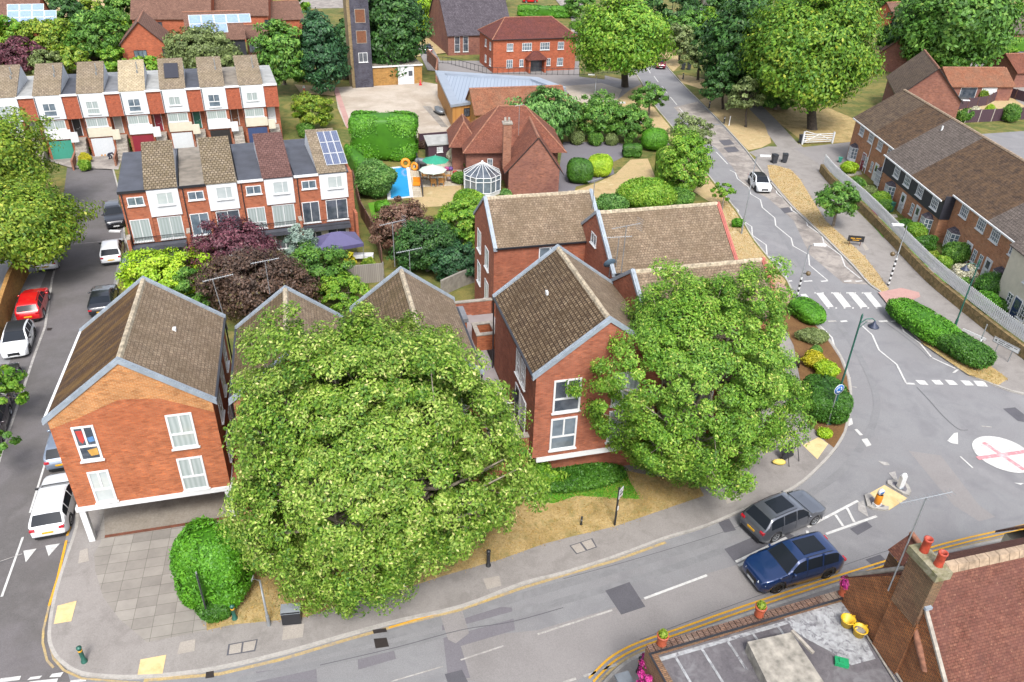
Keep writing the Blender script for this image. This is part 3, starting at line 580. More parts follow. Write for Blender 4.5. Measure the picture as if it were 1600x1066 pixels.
m, t, b = newmat('timber_boards'); wv = nd(t, 'ShaderNodeTexBrick', Scale=1.0, Color1=hexc('#c8924c'), Color2=hexc('#b57c3a'), Mortar=hexc('#6f4a22'), offset=0.0)
wv.inputs['Brick Width'].default_value = .14; wv.inputs['Row Height'].default_value = 30; wv.inputs['Mortar Size'].default_value = .008; t.links.new(coord(t, 'UV'), wv.inputs['Vector']); t.links.new(wv.outputs[0], b.inputs['Base Color']); b.inputs['Roughness'].default_value = .7
def boardmat(name, c1, c2, gap, h=.16, w=40):
    m, t, b = newmat(name); wv = nd(t, 'ShaderNodeTexBrick', Scale=1.0, Color1=hexc(c1), Color2=hexc(c2), Mortar=hexc(gap), offset=0.0)
    wv.inputs['Brick Width'].default_value = w; wv.inputs['Row Height'].default_value = h; wv.inputs['Mortar Size'].default_value = .012
    t.links.new(coord(t, 'UV'), wv.inputs['Vector']); t.links.new(wv.outputs[0], b.inputs['Base Color']); b.inputs['Roughness'].default_value = .6
boardmat('black_weatherboard', '#2e2f3a', '#34353f', '#15151a'); boardmat('white_weatherboard', '#e4e8ec', '#dfe3e8', '#b8bfc8', .18); boardmat('garage_ribs', '#e2e6ea', '#dde2e6', '#a9b0b8', 40, .12)
# ---------------------------------------------------------------- windows and doors
def window(P, W, x0, x1, z0, z1, style='c2', glass='glass_dark', fr='white_paint', t=.07, sill=True, name='window', dy=0):
    """W: wall frame, X to the right, Y into the wall, Z up."""
    f = MB(); w, h = x1 - x0, z1 - z0; y0, y1 = dy - .05, dy - .004
    f.box(x0, x1, y0, y1, z0, z0 + t, W); f.box(x0, x1, y0, y1, z1 - t, z1, W); f.box(x0, x0 + t, y0, y1, z0 + t, z1 - t, W); f.box(x1 - t, x1, y0, y1, z0 + t, z1 - t, W)
    b = t * .45; xm = (x0 + x1) / 2
    def vb(x, a=z0 + t, c=z1 - t, bb=b): f.box(x - bb, x + bb, y0 + .004, y1, a, c, W)
    def hb(z, a=x0 + t, c=x1 - t, bb=b): f.box(a, c, y0 + .007, y1, z - bb, z + bb, W)
    if style == 'c2': vb(xm)
    elif style == 'tt': zm = z0 + h * .42; hb(zm, bb=b * 1.3); vb(xm, zm + b)
    elif style == 'bt': zm = z0 + h * .3; hb(zm); vb(xm)
    elif style == 'off': vb(x0 + w * .62)
    elif style[0] == 'g':
        n, k = int(style[1]), int(style[2])
        for i in range(1, n): vb(x0 + w * i / n, bb=.022)
        for i in range(1, k): hb(z0 + h * i / k, bb=.018)
    elif style == 'c3': vb(x0 + w / 3); vb(x0 + 2 * w / 3)
    if sill: f.box(x0 - .06, x1 + .06, dy - .12, dy - .003, z0 - .07, z0 - .004, W)
    o = f.make(name, MT[fr], P)
    MB().quad((x0 + t, dy - .018, z0 + t), (x1 - t, dy - .018, z0 + t), (x1 - t, dy - .018, z1 - t), (x0 + t, dy - .018, z1 - t), W).make('pane', MT[glass], o)
    return o
def door(P, W, x0, x1, z0, z1, mat, fr='white_paint', lab=None, glazed=False):
    o = MB().box(x0, x1, -.05, -.004, z0, z1, W).make('door', MT[mat], P)
    if lab: o['label'] = lab
    f = MB(); f.box(x0 - .07, x0, -.07, -.003, z0, z1 + .07, W); f.box(x1, x1 + .07, -.07, -.003, z0, z1 + .07, W); f.box(x0, x1, -.07, -.003, z1, z1 + .07, W)
    f.make('door_frame', MT[fr], o)
    h = MB(); h.box(x1 - .16, x1 - .1, -.09, -.05, z0 + (z1 - z0) * .45, z0 + (z1 - z0) * .52, W)
    h.box(x0 + .25, x1 - .25, -.06, -.05, z0 + (z1 - z0) * .4, z0 + (z1 - z0) * .43, W); h.make('handle', MT['galv'], o)
    if glazed: MB().box(x0 + .15, x1 - .15, -.058, -.05, z0 + (z1 - z0) * .58, z1 - .15, W).make('pane', MT['glass_dark'], o)
    return o
def wallpx(P, W, px0, px1):
    """measure a rectangle on a wall plane from two photograph corners"""
    Mw = P.matrix_basis @ W; o = Mw.translation; nn = (Mw.to_3x3() @ Vector((0, 1, 0)))
    r = []
    for x, y in (px0, px1):
        d = RX * ((x - 800) / FPX) - UY * ((y - 533) / FPX) + _f; C0 = Vector((0, 0, CAMH)); k = (o - C0).dot(nn) / d.dot(nn); q = Mw.inverted() @ (C0 + d * k); r.append((q.x, q.z))
    return min(r[0][0], r[1][0]), max(r[0][0], r[1][0]), min(r[0][1], r[1][1]), max(r[0][1], r[1][1])
def roof_gable(P, W, D, ze, zr, ml_, mr_=None, ov=.12, gb=0.0, th=.13, xm=None, name='roof', ridge='mortar_ridge', y0=0, uneven=True):
    """ridge along local y at x=xm; two pitches, plus ridge tiles"""
    xm = W / 2 if xm is None else xm
    sl, sr_ = (zr - ze) / xm, (zr - ze) / (W - xm)
    r = MB()
    r.add([(-ov, y0 - gb, ze - ov * sl), (xm, y0 - gb, zr), (xm, D + gb, zr), (-ov, D + gb, ze - ov * sl)], [(0, 1, 2, 3)], mat=0)
    r.add([(W + ov, y0 - gb, ze - ov * sr_), (xm, y0 - gb, zr), (xm, D + gb, zr), (W + ov, D + gb, ze - ov * sr_)], [(3, 2, 1, 0)], mat=1)
    for s_, x in ((sl, -ov), (sr_, W + ov)):
        z = ze - ov * s_; r.box(x, x + (.03 if x < 0 else -.03), y0 - gb, D + gb, z - th, z - .003, mat=2)
    for y in (y0 - gb, D + gb):
        for (xa, za) in ((-ov, ze - ov * sl), (W + ov, ze - ov * sr_)):
            r.add([(xa, y, za - .002), (xm, y, zr - .002), (xm, y, zr - th), (xa, y, za - th)], [(0, 1, 2, 3)], mat=2)
    o = r.make(name, [MT[ml_], MT[mr_ or ml_], MT['black_plastic']], P)
    c = MB(); n = max(2, int((D + 2 * gb - y0) / .42)); rg = random.Random(int(W * 100))
    for i in range(n):
        a = y0 - gb + (D + 2 * gb - y0) * i / n; bb = y0 - gb + (D + 2 * gb - y0) * (i + 1) / n - .015; j = rg.uniform(-.012, .012) if uneven else 0
        c.yprism([(xm - .15, zr - .1 + j), (xm - .09, zr + .05 + j), (xm, zr + .09 + j), (xm + .09, zr + .05 + j), (xm + .15, zr - .1 + j)], a, bb)
    c.make('ridge_tiles', MT[ridge], o)
    return o
def gutter(P, x, y0, y1, z, down=None, mat='black_plastic', zb=.15):
    g = MB().box(x - .06, x + .06, y0, y1, z - .1, z).make('gutter', MT[mat], P)
    if down is not None: MB().tube([(x, down, z - .1), (x + (0.12 if x < 0 else -.12) * 0, down, z - .4), (x, down, zb)], .045, 6).make('downpipe', MT[mat], g)
# ---------------------------------------------------------------- the brick flats (one block per gabled house)
FA = R(15.5); FO = G(121.9, 792.7, 2.5)
def fpos(u, v): return Vector((FO.x + u * math.cos(FA) - v * math.sin(FA), FO.y + u * math.sin(FA) + v * math.cos(FA), 0))
def verge_caps(P, W, D, ze, zr, ends=('f', 'b'), mat='lead_cap', lift=.15):
    for e in ends:
        ya, yb = (-.08, .18) if e == 'f' else (D - .18, D + .08)
        m = MB(); k = (zr - ze) / (W / 2); a = -.2; z_ = ze + a * k
        m.yprism([(a, z_ + lift), (W / 2, zr + lift), (W / 2, zr - .1), (a, z_ - .1)], ya, yb)
        m.yprism([(W / 2, zr + lift - .002), (W + .2, z_ + lift - .002), (W + .2, z_ - .1), (W / 2, zr - .102)], ya + .001, yb - .001)
        yy = (ya + .09, ya + .14)
        m.yprism([(a, z_ + lift + .05), (W / 2, zr + lift + .05), (W / 2, zr + lift + .002), (a, z_ + lift + .002)], *yy); m.yprism([(W / 2, zr + lift + .048), (W + .2, z_ + lift + .048), (W + .2, z_ + lift), (W / 2, zr + lift)], *yy)
        m.make('verge_cap', MT[mat], P)
def flats(label, u, v, ang, W, D, ze, zr, zb, brick, ml_, mr_, caps=('f', 'b'), capmat='lead_cap'):
    P = thing('brick_house', fpos(u, v), FA + R(ang), label, 'house', 'gabled brick blocks of flats')
    P.matrix_basis = Matrix.Translation(fpos(u, v)) @ Matrix.Rotation(FA + R(ang), 4, 'Z')
    w_ = MB(); w_.yprism([(0, zb), (W, zb), (W, ze), (W / 2, zr), (0, ze)], 0, D); w_.make('wall', MT[brick], P)
    roof_gable(P, W, D, ze + .02, zr + .02, ml_, mr_, y0=.1, gb=-.1)
    verge_caps(P, W, D, ze, zr, caps, capmat)
    return P
# A: end block above the undercroft
A = flats('gabled brick block nearest the forecourt, raised on white posts over an undercroft', 0, 0, 0, 7.15, 8.3, 7.9, 10.6, 2.5, 'brick_orange', 'roof_moss', 'roof_tan')
MB().yprism([(.02, 7.35), (1.2, 7.75), (3.2, 8.55), (4.9, 8.35), (7.13, 7.2), (7.13, 7.88), (3.575, 10.56), (.02, 7.88)], -.012, -.002).make('new_brickwork', MT['brick_new'], A)
MB().box(-.12, 7.25, -.1, .25, 2.25, 2.497).box(-.12, .1, .25, 8.2, 2.25, 2.49).box(7.05, 7.25, .25, 8.2, 2.25, 2.49).make('beam', MT['white_paint'], A)
for x in (.1, 6.95): MB().box(x - .14, x + .14, .0, .3, .12, 2.247).make('post', MT['white_paint'], A)
MB().box(.2, 6.9, 5.4, 5.6, .12, 2.46).box(6.85, 7.0, 2.5, 8.2, .12, 2.24).make('undercroft_wall', MT['brick_red'], A)
F0 = WM(0, 0, 0)
for a, b_, st, gl in (((110, 668), (162, 716), 'tt', 'glass_dark'), ((257, 649), (311, 696), 'tt', 'glass_curtain'), ((135, 738), (184, 781), 'tt', 'glass_blind'), ((275, 717), (327, 761), 'tt', 'glass_curtain')):
    x0, x1, z0, z1 = wallpx(A, F0, a, b_); window(A, F0, x0, x1, z0, z1, st, gl, t=.1)
it = MB(); x0, x1, z0, z1 = wallpx(A, F0, (110, 668), (162, 716)); w_ = x1 - x0; h_ = z1 - z0
it.add([(x0 + w_ * .13, -.021, z1 - h_ * .12), (x0 + w_ * .42, -.021, z1 - h_ * .12), (x0 + w_ * .44, -.021, z1 - h_ * .4), (x0 + w_ * .3, -.021, z1 - h_ * .5), (x0 + w_ * .2, -.021, z1 - h_ * .42)], [(0, 1, 2, 3, 4)], mat=0)
it.add([(x0 + w_ * .56, -.021, z1 - h_ * .34), (x0 + w_ * .84, -.021, z1 - h_ * .32), (x0 + w_ * .86, -.021, z1 - h_ * .46), (x0 + w_ * .6, -.021, z1 - h_ * .48)], [(0, 1, 2, 3)], mat=1)
it.add([(x0 + w_ * .4, -.021, z0 + h_ * .3), (x0 + w_ * .86, -.021, z0 + h_ * .34), (x0 + w_ * .86, -.021, z0 + h_ * .14), (x0 + w_ * .5, -.021, z0 + h_ * .12)], [(0, 1, 2, 3)], mat=2)
it.make('window_ornaments', [plain('orn_red', '#c8463c', .6), plain('orn_blue', '#5c8cc0', .5), plain('orn_gold', '#d2a24e', .6)], A)
ww = WM(7.15, 0, 90)
for y in (1.2, 3.6, 6.0):
    window(A, ww, y, y + 1.1, 5.6, 7.1, 'tt', 'glass_curtain'); window(A, ww, y, y + 1.1, 3.1, 4.5, 'tt', 'glass_mid')
gutter(A, 7.3, .1, 8.2, 7.85, 7.9); gutter(A, -.16, .1, 8.2, 7.85, mat='white_paint')
MB().box(5.2, 5.35, 4.5, 4.75, 9.0, 9.45).make('roof_vent', MT['white_paint'], A)
# A2, A3: half hidden by the big maple
A2 = flats('gabled brick block second from the forecourt, half behind the large maple', 8.1, -.2, 0, 5.5, 7.1, 7.9, 10.0, 0.12, 'brick_red', 'roof_mixed', 'roof_tan')
A3 = flats('gabled brick block with pale right roof pitch just left of the grey access deck', 14.4, -.3, 0, 5.8, 8.1, 7.9, 10.1, .12, 'brick_red', 'roof_mixed', 'roof_tan')
for P_, W_ in ((A2, 5.5), (A3, 5.8)):
    for x in (.7, W_ - 2.1):
        window(P_, F0, x, x + 1.4, 5.3, 6.8, 'tt', 'glass_curtain'); window(P_, F0, x, x + 1.4, 3.0, 4.4, 'tt', 'glass_mid')
    MB().box(-.05, W_ + .05, -.09, -.003, 2.25, 2.49).make('beam', MT['white_paint'], P_)
    gutter(P_, W_ + .15, .1, 7, 7.85, .3); gutter(P_, -.15, .1, 7, 7.85, .3)
MB().box(7.2, 8.05, .6, 6.5, 0.12, 2.5, Matrix.Translation(fpos(0, 0)) @ Matrix.Rotation(FA, 4, 'Z')).make('brick_link_wall', MT['brick_red'])
tag(bpy.data.objects['brick_link_wall'], 'low brick wall filling the gap between the two left brick blocks', 'wall')
# M: middle block
Mb = flats('tall gabled brick block on a white plinth between the two large maples', 22.9, -1.3, 0, 7.5, 8.9, 7.9, 10.75, 2.45, 'brick_red', 'roof_striped', 'roof_tan')
MB().box(.25, 7.6, -.02, .3, 2.1, 2.447).box(.0, 7.6, .31, 8.6, 2.2, 2.445).make('beam', MT['white_paint'], Mb)
MB().box(.5, 7.2, .8, 8.6, .12, 2.19).make('base_wall', MT['brick_red'], Mb)
for a, b_, gl in (((866, 595), (905, 640), 'glass_dark'), ((861, 655), (898, 698), 'glass_mid')):
    x0, x1, z0, z1 = wallpx(Mb, F0, a, b_); window(Mb, F0, x0, x1, z0, z1, 'tt', gl, t=.1)
    window(Mb, F0, x0 + 3.3, x1 + 3.3, z0, z1, 'tt', 'glass_curtain', t=.075)
LW = WM(0, 8.9, -90)
for y, z0, z1 in ((5.55, 5.7, 7.3), (6.6, 5.7, 7.3)): window(Mb, LW, y - .42, y + .42, z0, z1, 'tt', 'glass_mid')
door(Mb, LW, 5.3, 6.1, 2.95, 5.0, 'door_black'); door(Mb, LW, 6.4, 7.3, 2.95, 5.0, 'door_white')
MB().box(5.2, 5.95, -.25, -.06, 4.2, 4.5, LW).make('wall_lamp', MT['black_plastic'], Mb)
gutter(Mb, -.16, .1, 8.8, 7.85, 8.7, zb=2.8); MB().box(2.0, 2.12, 5.2, 5.45, 9.6, 9.8).make('roof_vent', MT['white_paint'], Mb)
# N blocks: ridges run across
N1 = flats('gabled brick block at the back beside the conservatory garden, slope facing the deck', 24.4, 20.5, -90, 6.2, 7.9, 7.9, 10.25, .12, 'brick_red', 'roof_tan', 'roof_tan')
N2 = flats('gabled brick block with the widest tiled slope beside the main road', 31.0, 16.3, -90, 7.2, 8.9, 7.9, 10.58, .12, 'brick_red', 'roof_tan', 'roof_tan', ('f',))
N3 = flats('gabled brick block mostly hidden behind the right-hand maple', 30.4, 7.9, -90, 5.9, 8.6, 7.9, 10.05, .12, 'brick_red', 'roof_mixed', 'roof_tan', ('f',))
plain('verge_red', '#b5675c', .8, var=.15)
for P_, W_, D_, ze_, zr_ in ((N2, 7.2, 8.9, 7.9, 10.58), (N3, 5.9, 8.6, 7.9, 10.05)): verge_caps(P_, W_, D_, ze_, zr_, ('b',), 'verge_red', .1)
for x0, z0, z1, st in ((1.1, 5.6, 7.2, 'c2'), (3.6, 5.3, 6.9, 'c2'), (1.1, 2.9, 4.6, 'c2'), (3.6, 2.6, 4.3, 'c2')): window(N1, F0, x0, x0 + 1.1, z0, z1, st, 'glass_curtain')
RW1 = WM(6.2, 0, 90); window(N1, RW1, 3.2, 4.8, 6.4, 7.6, 'c2', 'glass_mid'); gutter(N1, 6.35, .1, 6.8, 7.85)
window(N2, F0, 5.2, 6.1, 5.5, 6.9, 'c2', 'glass_curtain'); window(N2, F0, 3.0, 4.0, 8.2, 9.0, 'c2', 'glass_mid')
gutter(N2, 7.35, .1, 8.8, 7.85)
wr = WM(7.2, 0, 90); 
FM = Matrix.Translation(fpos(0, 0)) @ Matrix.Rotation(FA, 4, 'Z')
# front range hidden behind the right maple: a lower brick block facing the road
N4 = flats('brick block facing the roundabout, almost wholly behind the right-hand maple', 31.0, 1.7, -90, 3.6, 5.2, 6.6, 8.2, .12, 'brick_red', 'roof_mixed', 'roof_tan')
for x in (.8, 3.0): window(N4, WM(3.6, 0, 90), x, x + 1.1, 4.7, 5.9, 'tt', 'glass_curtain'); window(N4, WM(3.6, 0, 90), x, x + 1.1, 2.5, 3.7, 'tt', 'glass_mid')
# raised access deck with brick parapets
dk = thing('access_deck', fpos(20.3, 0), FA, 'grey first-floor access deck with brick parapets between the brick blocks', 'deck')
MB().box(-.0, 2.55, 1.0, 14.4, .12, 2.75).make('floor', MT['deck_grey'], dk)
MB().box(2.0, 4.1, 11.5, 14.3, .12, 2.745).make('landing', MT['deck_grey'], dk)
MB().box(.6, 4.0, 14.4, 14.65, .12, 3.75).make('parapet', MT['brick_red'], dk)
MB().box(.55, 4.05, 14.37, 14.68, 3.753, 3.83).make('coping', MT['stone_coping'], dk)
pl_ = MB(); pl_.box(1.9, 2.1, 9.6, 11.2, 2.75, 3.9).box(3.1, 3.3, 9.6, 11.2, 2.75, 3.9).box(2.1, 3.1, 9.6, 9.8, 2.75, 3.897).box(2.1, 3.1, 11.0, 11.2, 2.75, 3.897); pl_.make('planter_wall', MT['brick_orange'], dk)
cp_ = MB(); cp_.box(1.85, 2.15, 9.55, 11.25, 3.905, 3.98).box(3.05, 3.35, 9.55, 11.25, 3.905, 3.98).box(2.15, 3.05, 9.55, 9.85, 3.903, 3.977).box(2.15, 3.05, 10.95, 11.25, 3.903, 3.977); cp_.make('coping', MT['stone_coping'], dk)
MB().box(0.0, 1.5, 10.9, 12.5, 2.75, 4.4).make('lift_housing', MT['brick_orange'], dk); MB().box(-.08, 1.58, 10.8, 12.6, 4.403, 4.55).box(-.09, 1.59, 10.79, 12.61, 4.3, 4.401).make('felt_roof', MT['felt_flat'], dk)
fr_ = MB(); fr_.box(1.0, 2.5, 2.2, 2.26, 3.7, 3.76).box(1.0, 2.5, 2.2, 2.26, 3.2, 3.26).box(1.0, 1.06, 2.2, 2.26, 2.76, 3.7).box(1.7, 1.76, 2.2, 2.26, 2.76, 3.7); fr_.make('railing', MT['white_paint'], dk)
MB().box(.2, 2.6, -.6, -.3, .12, 3.4).box(.2, .45, -.3, 1.0, .12, 3.397).make('brick_wall', MT['brick_red'], dk); MB().box(.15, 2.62, -.65, -.25, 3.403, 3.48).make('coping', MT['stone_coping'], dk)
MB().ball((.25, 10.6, 3.4), (.18, .1, .35)).make('satellite_dish', MT['concrete_plain'], dk)
# ---------------------------------------------------------------- aerials
def aerial(label, px, py, z0, h, kind='yagi', ang=30, lean=0, group='roof aerials', base=None, L=1.6):
    b0 = base if base is not None else G(px, py, z0); P = thing('tv_aerial', (b0.x, b0.y, z0), R(ang), label, 'aerial', group)
    MB().tube([(0, 0, 0), (lean, 0, h)], .028, 6).make('mast', MT['galv'], P)
    m = MB(); m.tube([(-L / 2, 0, h - .05), (L / 2, 0, h + .1)], .016, 5)
    for i in range(13): x = -L / 2 + L * i / 12; m.tube([(x, -.16, h - .05 + .15 * i / 12), (x, .16, h - .05 + .15 * i / 12)], .009, 4)
    if kind == 'grid':
        for i in range(6): m.tube([(L / 2, -.3, h - .3 + i * .14), (L / 2 - .12, .3, h - .3 + i * .14)], .01, 4)
    m.make('antenna', MT['galv'], P)
    return P
def on_eave(px, py, z): return G(px, py, z)
aerial('tall leaning rake aerial at the rear corner of the forecourt block', 356, 515, 6.8, 3.3, ang=25, lean=-.3)
aerial('rake aerial rising behind the second gable from the forecourt', 422, 460, 7.6, 2.2, ang=20)
aerial('tallest grid aerial behind the gable left of the access deck', 617, 417, 8.0, 3.0, 'grid', 25)
aerial('shorter rake aerial just right of the gable beside the access deck', 641, 428, 7.9, 1.6, ang=20)
aerial('thin aerial standing on the back slope beside the conservatory garden', 925, 330, 9.2, 2.3, ang=30, L=1.1)
aerial('large grid aerial in the valley between the middle blocks', 970, 432, 8.1, 3.4, 'grid', 20, L=1.9)
aerial('thin rake aerial left of the large grid aerial', 962, 420, 8.0, 2.2, ang=0)
d = thing('satellite_dish', G(953, 420, 8.0), R(200), 'round blue-grey satellite dish in the roof valley beside the aerials', 'satellite dish')
MB().tube([(0, 0, -.6), (0, 0, .1)], .03, 6).make('bracket', MT['grey_metal'], d)
MB().lathe([(0, 0), (.25, .03), (.42, .12), (.43, .13), (.25, .05), (0, .02)], 20, Matrix.Translation((0, 0, .3)) @ Matrix.Rotation(R(65), 4, 'X')).make('dish', plain('dish_blue', '#5f7688', .5), d)
# ---------------------------------------------------------------- white and brick town houses
def railing(P, W, x0, x1, y, z0, z1, mat='black_plastic', step=.12, name='railing'):
    m = MB(); m.box(x0, x1, y - .02, y + .02, z1 - .04, z1, W).box(x0, x1, y - .015, y + .015, z0, z0 + .03, W)
    n = int((x1 - x0) / step)
    for i in range(n + 1): x = x0 + (x1 - x0) * i / n; m.box(x - .008, x + .008, y - .008, y + .008, z0 + .03, z1 - .04, W)
    return m.make(name, MT[mat], P)
def mono_roof(P, x0, x1, zb, zt, mat, side='white_panel', yp=6.2, yb=8.3, zf=None):
    zf = zb if zf is None else zf; k = (zt - zb) / yp
    MB().xprism([(-.12, zb - .12 * k), (yp, zt), (yp, zt - .1), (-.12, zb - .12 * k - .08)], x0 - .06, x1 + .06).make('roof', MT[mat], P)
    MB().xprism([(.02, zf), (yp + .03, zt - .02), (yb, zf)], x0, x1).make('gable_side', MT[side], P)
FRONT = [('roof_rough', 'felt_dark', 'glass_curtain', 'glass_curtain', 'leftmost garden-side town house, with blinds and black railings, beside the side street', 'first'),
         ('roof_rough', 'felt_brown', 'glass_mid', 'glass_dark', 'garden-side town house second from the side street, with dark open patio windows', ''),
         ('roof_purple', 'felt_dark', 'glass_curtain', 'glass_curtain', 'garden-side town house with the purple-brown tiled roof', ''),
         ('roof_pantile', 'felt_dark', 'glass_dark', 'glass_dark', 'garden-side town house at the right end, with solar panels on its roof', 'solar')]
o_f = G(184, 300, 6.8); e_f = G(551.5, 266, 6.8); A_f = math.atan2((e_f - o_f).y, (e_f - o_f).x); pit = (e_f - o_f).length / 4.09
for i, (rf, fl, g1, g2, lab, ex) in enumerate(FRONT):
    p = Vector((o_f.x, o_f.y, 0)) + Vector((math.cos(A_f), math.sin(A_f), 0)) * pit * i
    P = thing('town_house', p, A_f, lab, 'house', 'garden-side row of white and brick town houses')
    MB().box(0, 2.05, 0, 10.2, .12, 6.7).box(2.05, pit - .003, .1, 10.2, .12, 6.7).make('wall', MT['brick_clean'], P)
    MB().box(2.05, pit - .18, -.06, .1, 4.4, 6.78).make('white_panel', MT['white_panel'], P)
    MB().box(-.08, pit - .004, -.1, 10.3, 6.703, 6.83).make('flat_roof', MT[fl], P)
    MB().box(-.08, 2.0, -.16, -.103, 6.62, 6.84).make('fascia', MT['white_paint' if i > 1 else 'black_plastic'], P)
    mono_roof(P, 2.0, pit - .22, 6.9, 8.85, rf, zf=6.84)
    window(P, F0, .5, 1.75, 5.5, 6.25, 'c2', 'glass_mid'); window(P, F0, 2.72, 4.02, 5.35, 6.45, 'off', 'glass_blind', dy=-.06)
    st = 'bt' if i == 2 else 'c2'
    window(P, F0, .32, 1.8, 2.35, 4.3, st, g1, t=.06, name='patio_window'); window(P, F0, 2.4, 4.3, 2.3, 4.25, 'c2', g2, t=.06, dy=.1, name='patio_window')
    MB().box(.1, pit - .3, -.75, -.003, 1.75, 2.12).make('balcony', MT['felt_dark' if i != 1 else 'felt_brown'], P)
    if i in (0, 2, 3): railing(P, I4, .35, pit - .35, -.12 if i < 3 else -.7, 2.16, 2.75)
    MB().box(.2, pit - .4, -.1, -.004, .3, 1.7).make('ground_floor_panel', MT['cream_panel'], P)
    window(P, F0, .6, 1.8, .5, 1.5, 'c2', 'glass_dark', dy=-.1); window(P, F0, 2.3, 4.0, .2, 1.6, 'c2', 'glass_dark', dy=-.1)
    w_ = MB().box(-.12, .12, -.95, -.003, .12, 3.0).make('wing_wall', MT['brick_clean'], P); MB().box(-.15, .15, -.98, -.003, 3.003, 3.08).make('coping', MT['stone_coping'], w_)
    MB().box(.14, .22, -.09, -.004, 2.2, 6.6).make('downpipe', MT['black_plastic'], P)
    if ex == 'solar':
        MB().box(pit - .18, pit + .32, 0, 10.2, .12, 6.7).make('end_wall', MT['brick_clean'], P)
        MB().box(pit + .1, pit + .34, -1.1, -.003, .12, 3.2).make('wing_wall', MT['brick_clean'], P)
        k = (8.85 - 6.9) / 6.2; Mt = Matrix.Translation((2.9, .7, 6.9 + .7 * k + .06)) @ Matrix.Rotation(math.atan(k), 4, 'X')
        for a in range(3):
            for b_ in range(3):
                q = MB().box(a * .62, a * .62 + .59, b_ * 1.72, b_ * 1.72 + 1.66, .02, .06, Mt, 1).box(a * .62 + .03, a * .62 + .56, b_ * 1.72 + .03, b_ * 1.72 + 1.63, .06, .068, Mt, 0).make('solar_panel', [MT['solar'], MT['white_paint']], P)
BACK = [('roof_pantile', 'felt_pale', 'door_white', 'door_teal', 'road-side town house at the far left edge, half behind the tree'),
        ('roof_pantile', 'felt_dark', 'door_black', 'door_teal', 'road-side town house with a teal garage door'),
        ('roof_pantile', 'felt_flat', 'door_grey', 'garage_ribs', 'road-side town house with an open white garage and planks leaning outside'),
        ('roof_cream', 'felt_pale', 'door_red', 'door_red', 'road-side town house with the pale cream tiled roof'),
        ('roof_pantile', 'felt_dark', 'door_green', 'garage_ribs', 'road-side town house with a dark square solar panel on its roof'),
        ('roof_pantile', 'felt_brown', 'timber_brown', 'door_black', 'road-side town house between the solar-panel one and the right end one'),
        ('roof_pantile', 'felt_pale', 'door_white', 'pvc_navy', 'road-side town house at the right end of the back row, with a navy garage')]
o_b = G(51, 150, 7.25); e_b = G(432, 130, 7.25); A_b = math.atan2((e_b - o_b).y, (e_b - o_b).x); pb = 4.29
for i, (rf, fl, dr, gd, lab) in enumerate(BACK):
    p = Vector((o_b.x, o_b.y, 0)) + Vector((math.cos(A_b), math.sin(A_b), 0)) * pb * (i - 1)
    P = thing('town_house', p, A_b, lab, 'house', 'road-side row of white and brick town houses')
    e = pb - .003
    MB().box(0, 2.72, .1, 10, .0, 7.1).box(2.72, e, 1.2, 10, .0, 4.5).make('wall', MT['brick_clean'], P)
    MB().box(2.72, e, 0, 10, 4.5, 7.1).make('tile_hanging', MT['tile_hung'], P)
    MB().box(.0, 2.7, -.12, .1, 4.6, 7.2).make('white_panel', MT['white_weatherboard'], P)
    MB().box(0.05, 2.7, -.1, .1, 2.35, 3.35).box(2.7, 3.5, -1.1, -.9, 2.2, 3.3).make('lower_panel', MT['white_panel' if i % 2 else 'cream_panel'], P)
    MB().box(-.02, e, -.05, 10.1, 7.103, 7.22).make('flat_roof', MT[fl], P)
    MB().box(2.6, e, -.16, -.053, 7.03, 7.26).make('fascia', MT['white_paint'], P)
    mono_roof(P, .0, 2.68, 7.3, 9.35, rf, zf=7.23, side='white_weatherboard')
    window(P, F0, .65, 1.95, 5.4 if i in (4, 6) else 4.95, 6.4, 'c2' if i in (4, 6) else 'tt', 'glass_mid' if i % 2 else 'glass_curtain', dy=-.12); window(P, F0, .2, 2.4, 3.45, 4.45, 'c2', 'glass_curtain', dy=.1)
    MB().box(.25, 2.5, -.02, .095, .05, 2.15).make('garage_door', MT[gd], P)
    door(P, F0, 2.95, 3.7, 2.25, 4.25, dr, glazed=False).location = (0, 1.2, 0)
    stp = MB()
    for s in range(7): stp.box(2.85, 4.0, -2.6 + s * .4, 1.2, .0 if s == 0 else .3 * s, .3 * (s + 1))
    stp.make('steps', MT['stone_coping'], P)
    sw = MB().box(2.62, 2.8, -4.2, -.15, 0, 1.1).make('step_wall', MT['brick_brown'], P)
    MB().box(.05, .13, -.17, -.123, 2.4, 7.1).make('downpipe', MT['black_plastic'], P)
    if i == 4:
        k = (9.35 - 7.3) / 6.2; Mt = Matrix.Translation((.6, 1.9, 7.3 + 1.9 * k + .06)) @ Matrix.Rotation(math.atan(k), 4, 'X')
        MB().box(0, 1.55, 0, 3.2, .0, .06, Mt).make('solar_panel', MT['black_board'], P)
    else:
        MB().tube([(2.0, 4.2, 8.6), (2.0, 4.2, 9.5)], .06, 6).make('flue_pipe', MT['galv'], P); MB().tube([(2.0, 3.4, 8.3), (2.0, 3.4, 8.75)], .09, 6).make('flue_pipe', MT['galv'], P)
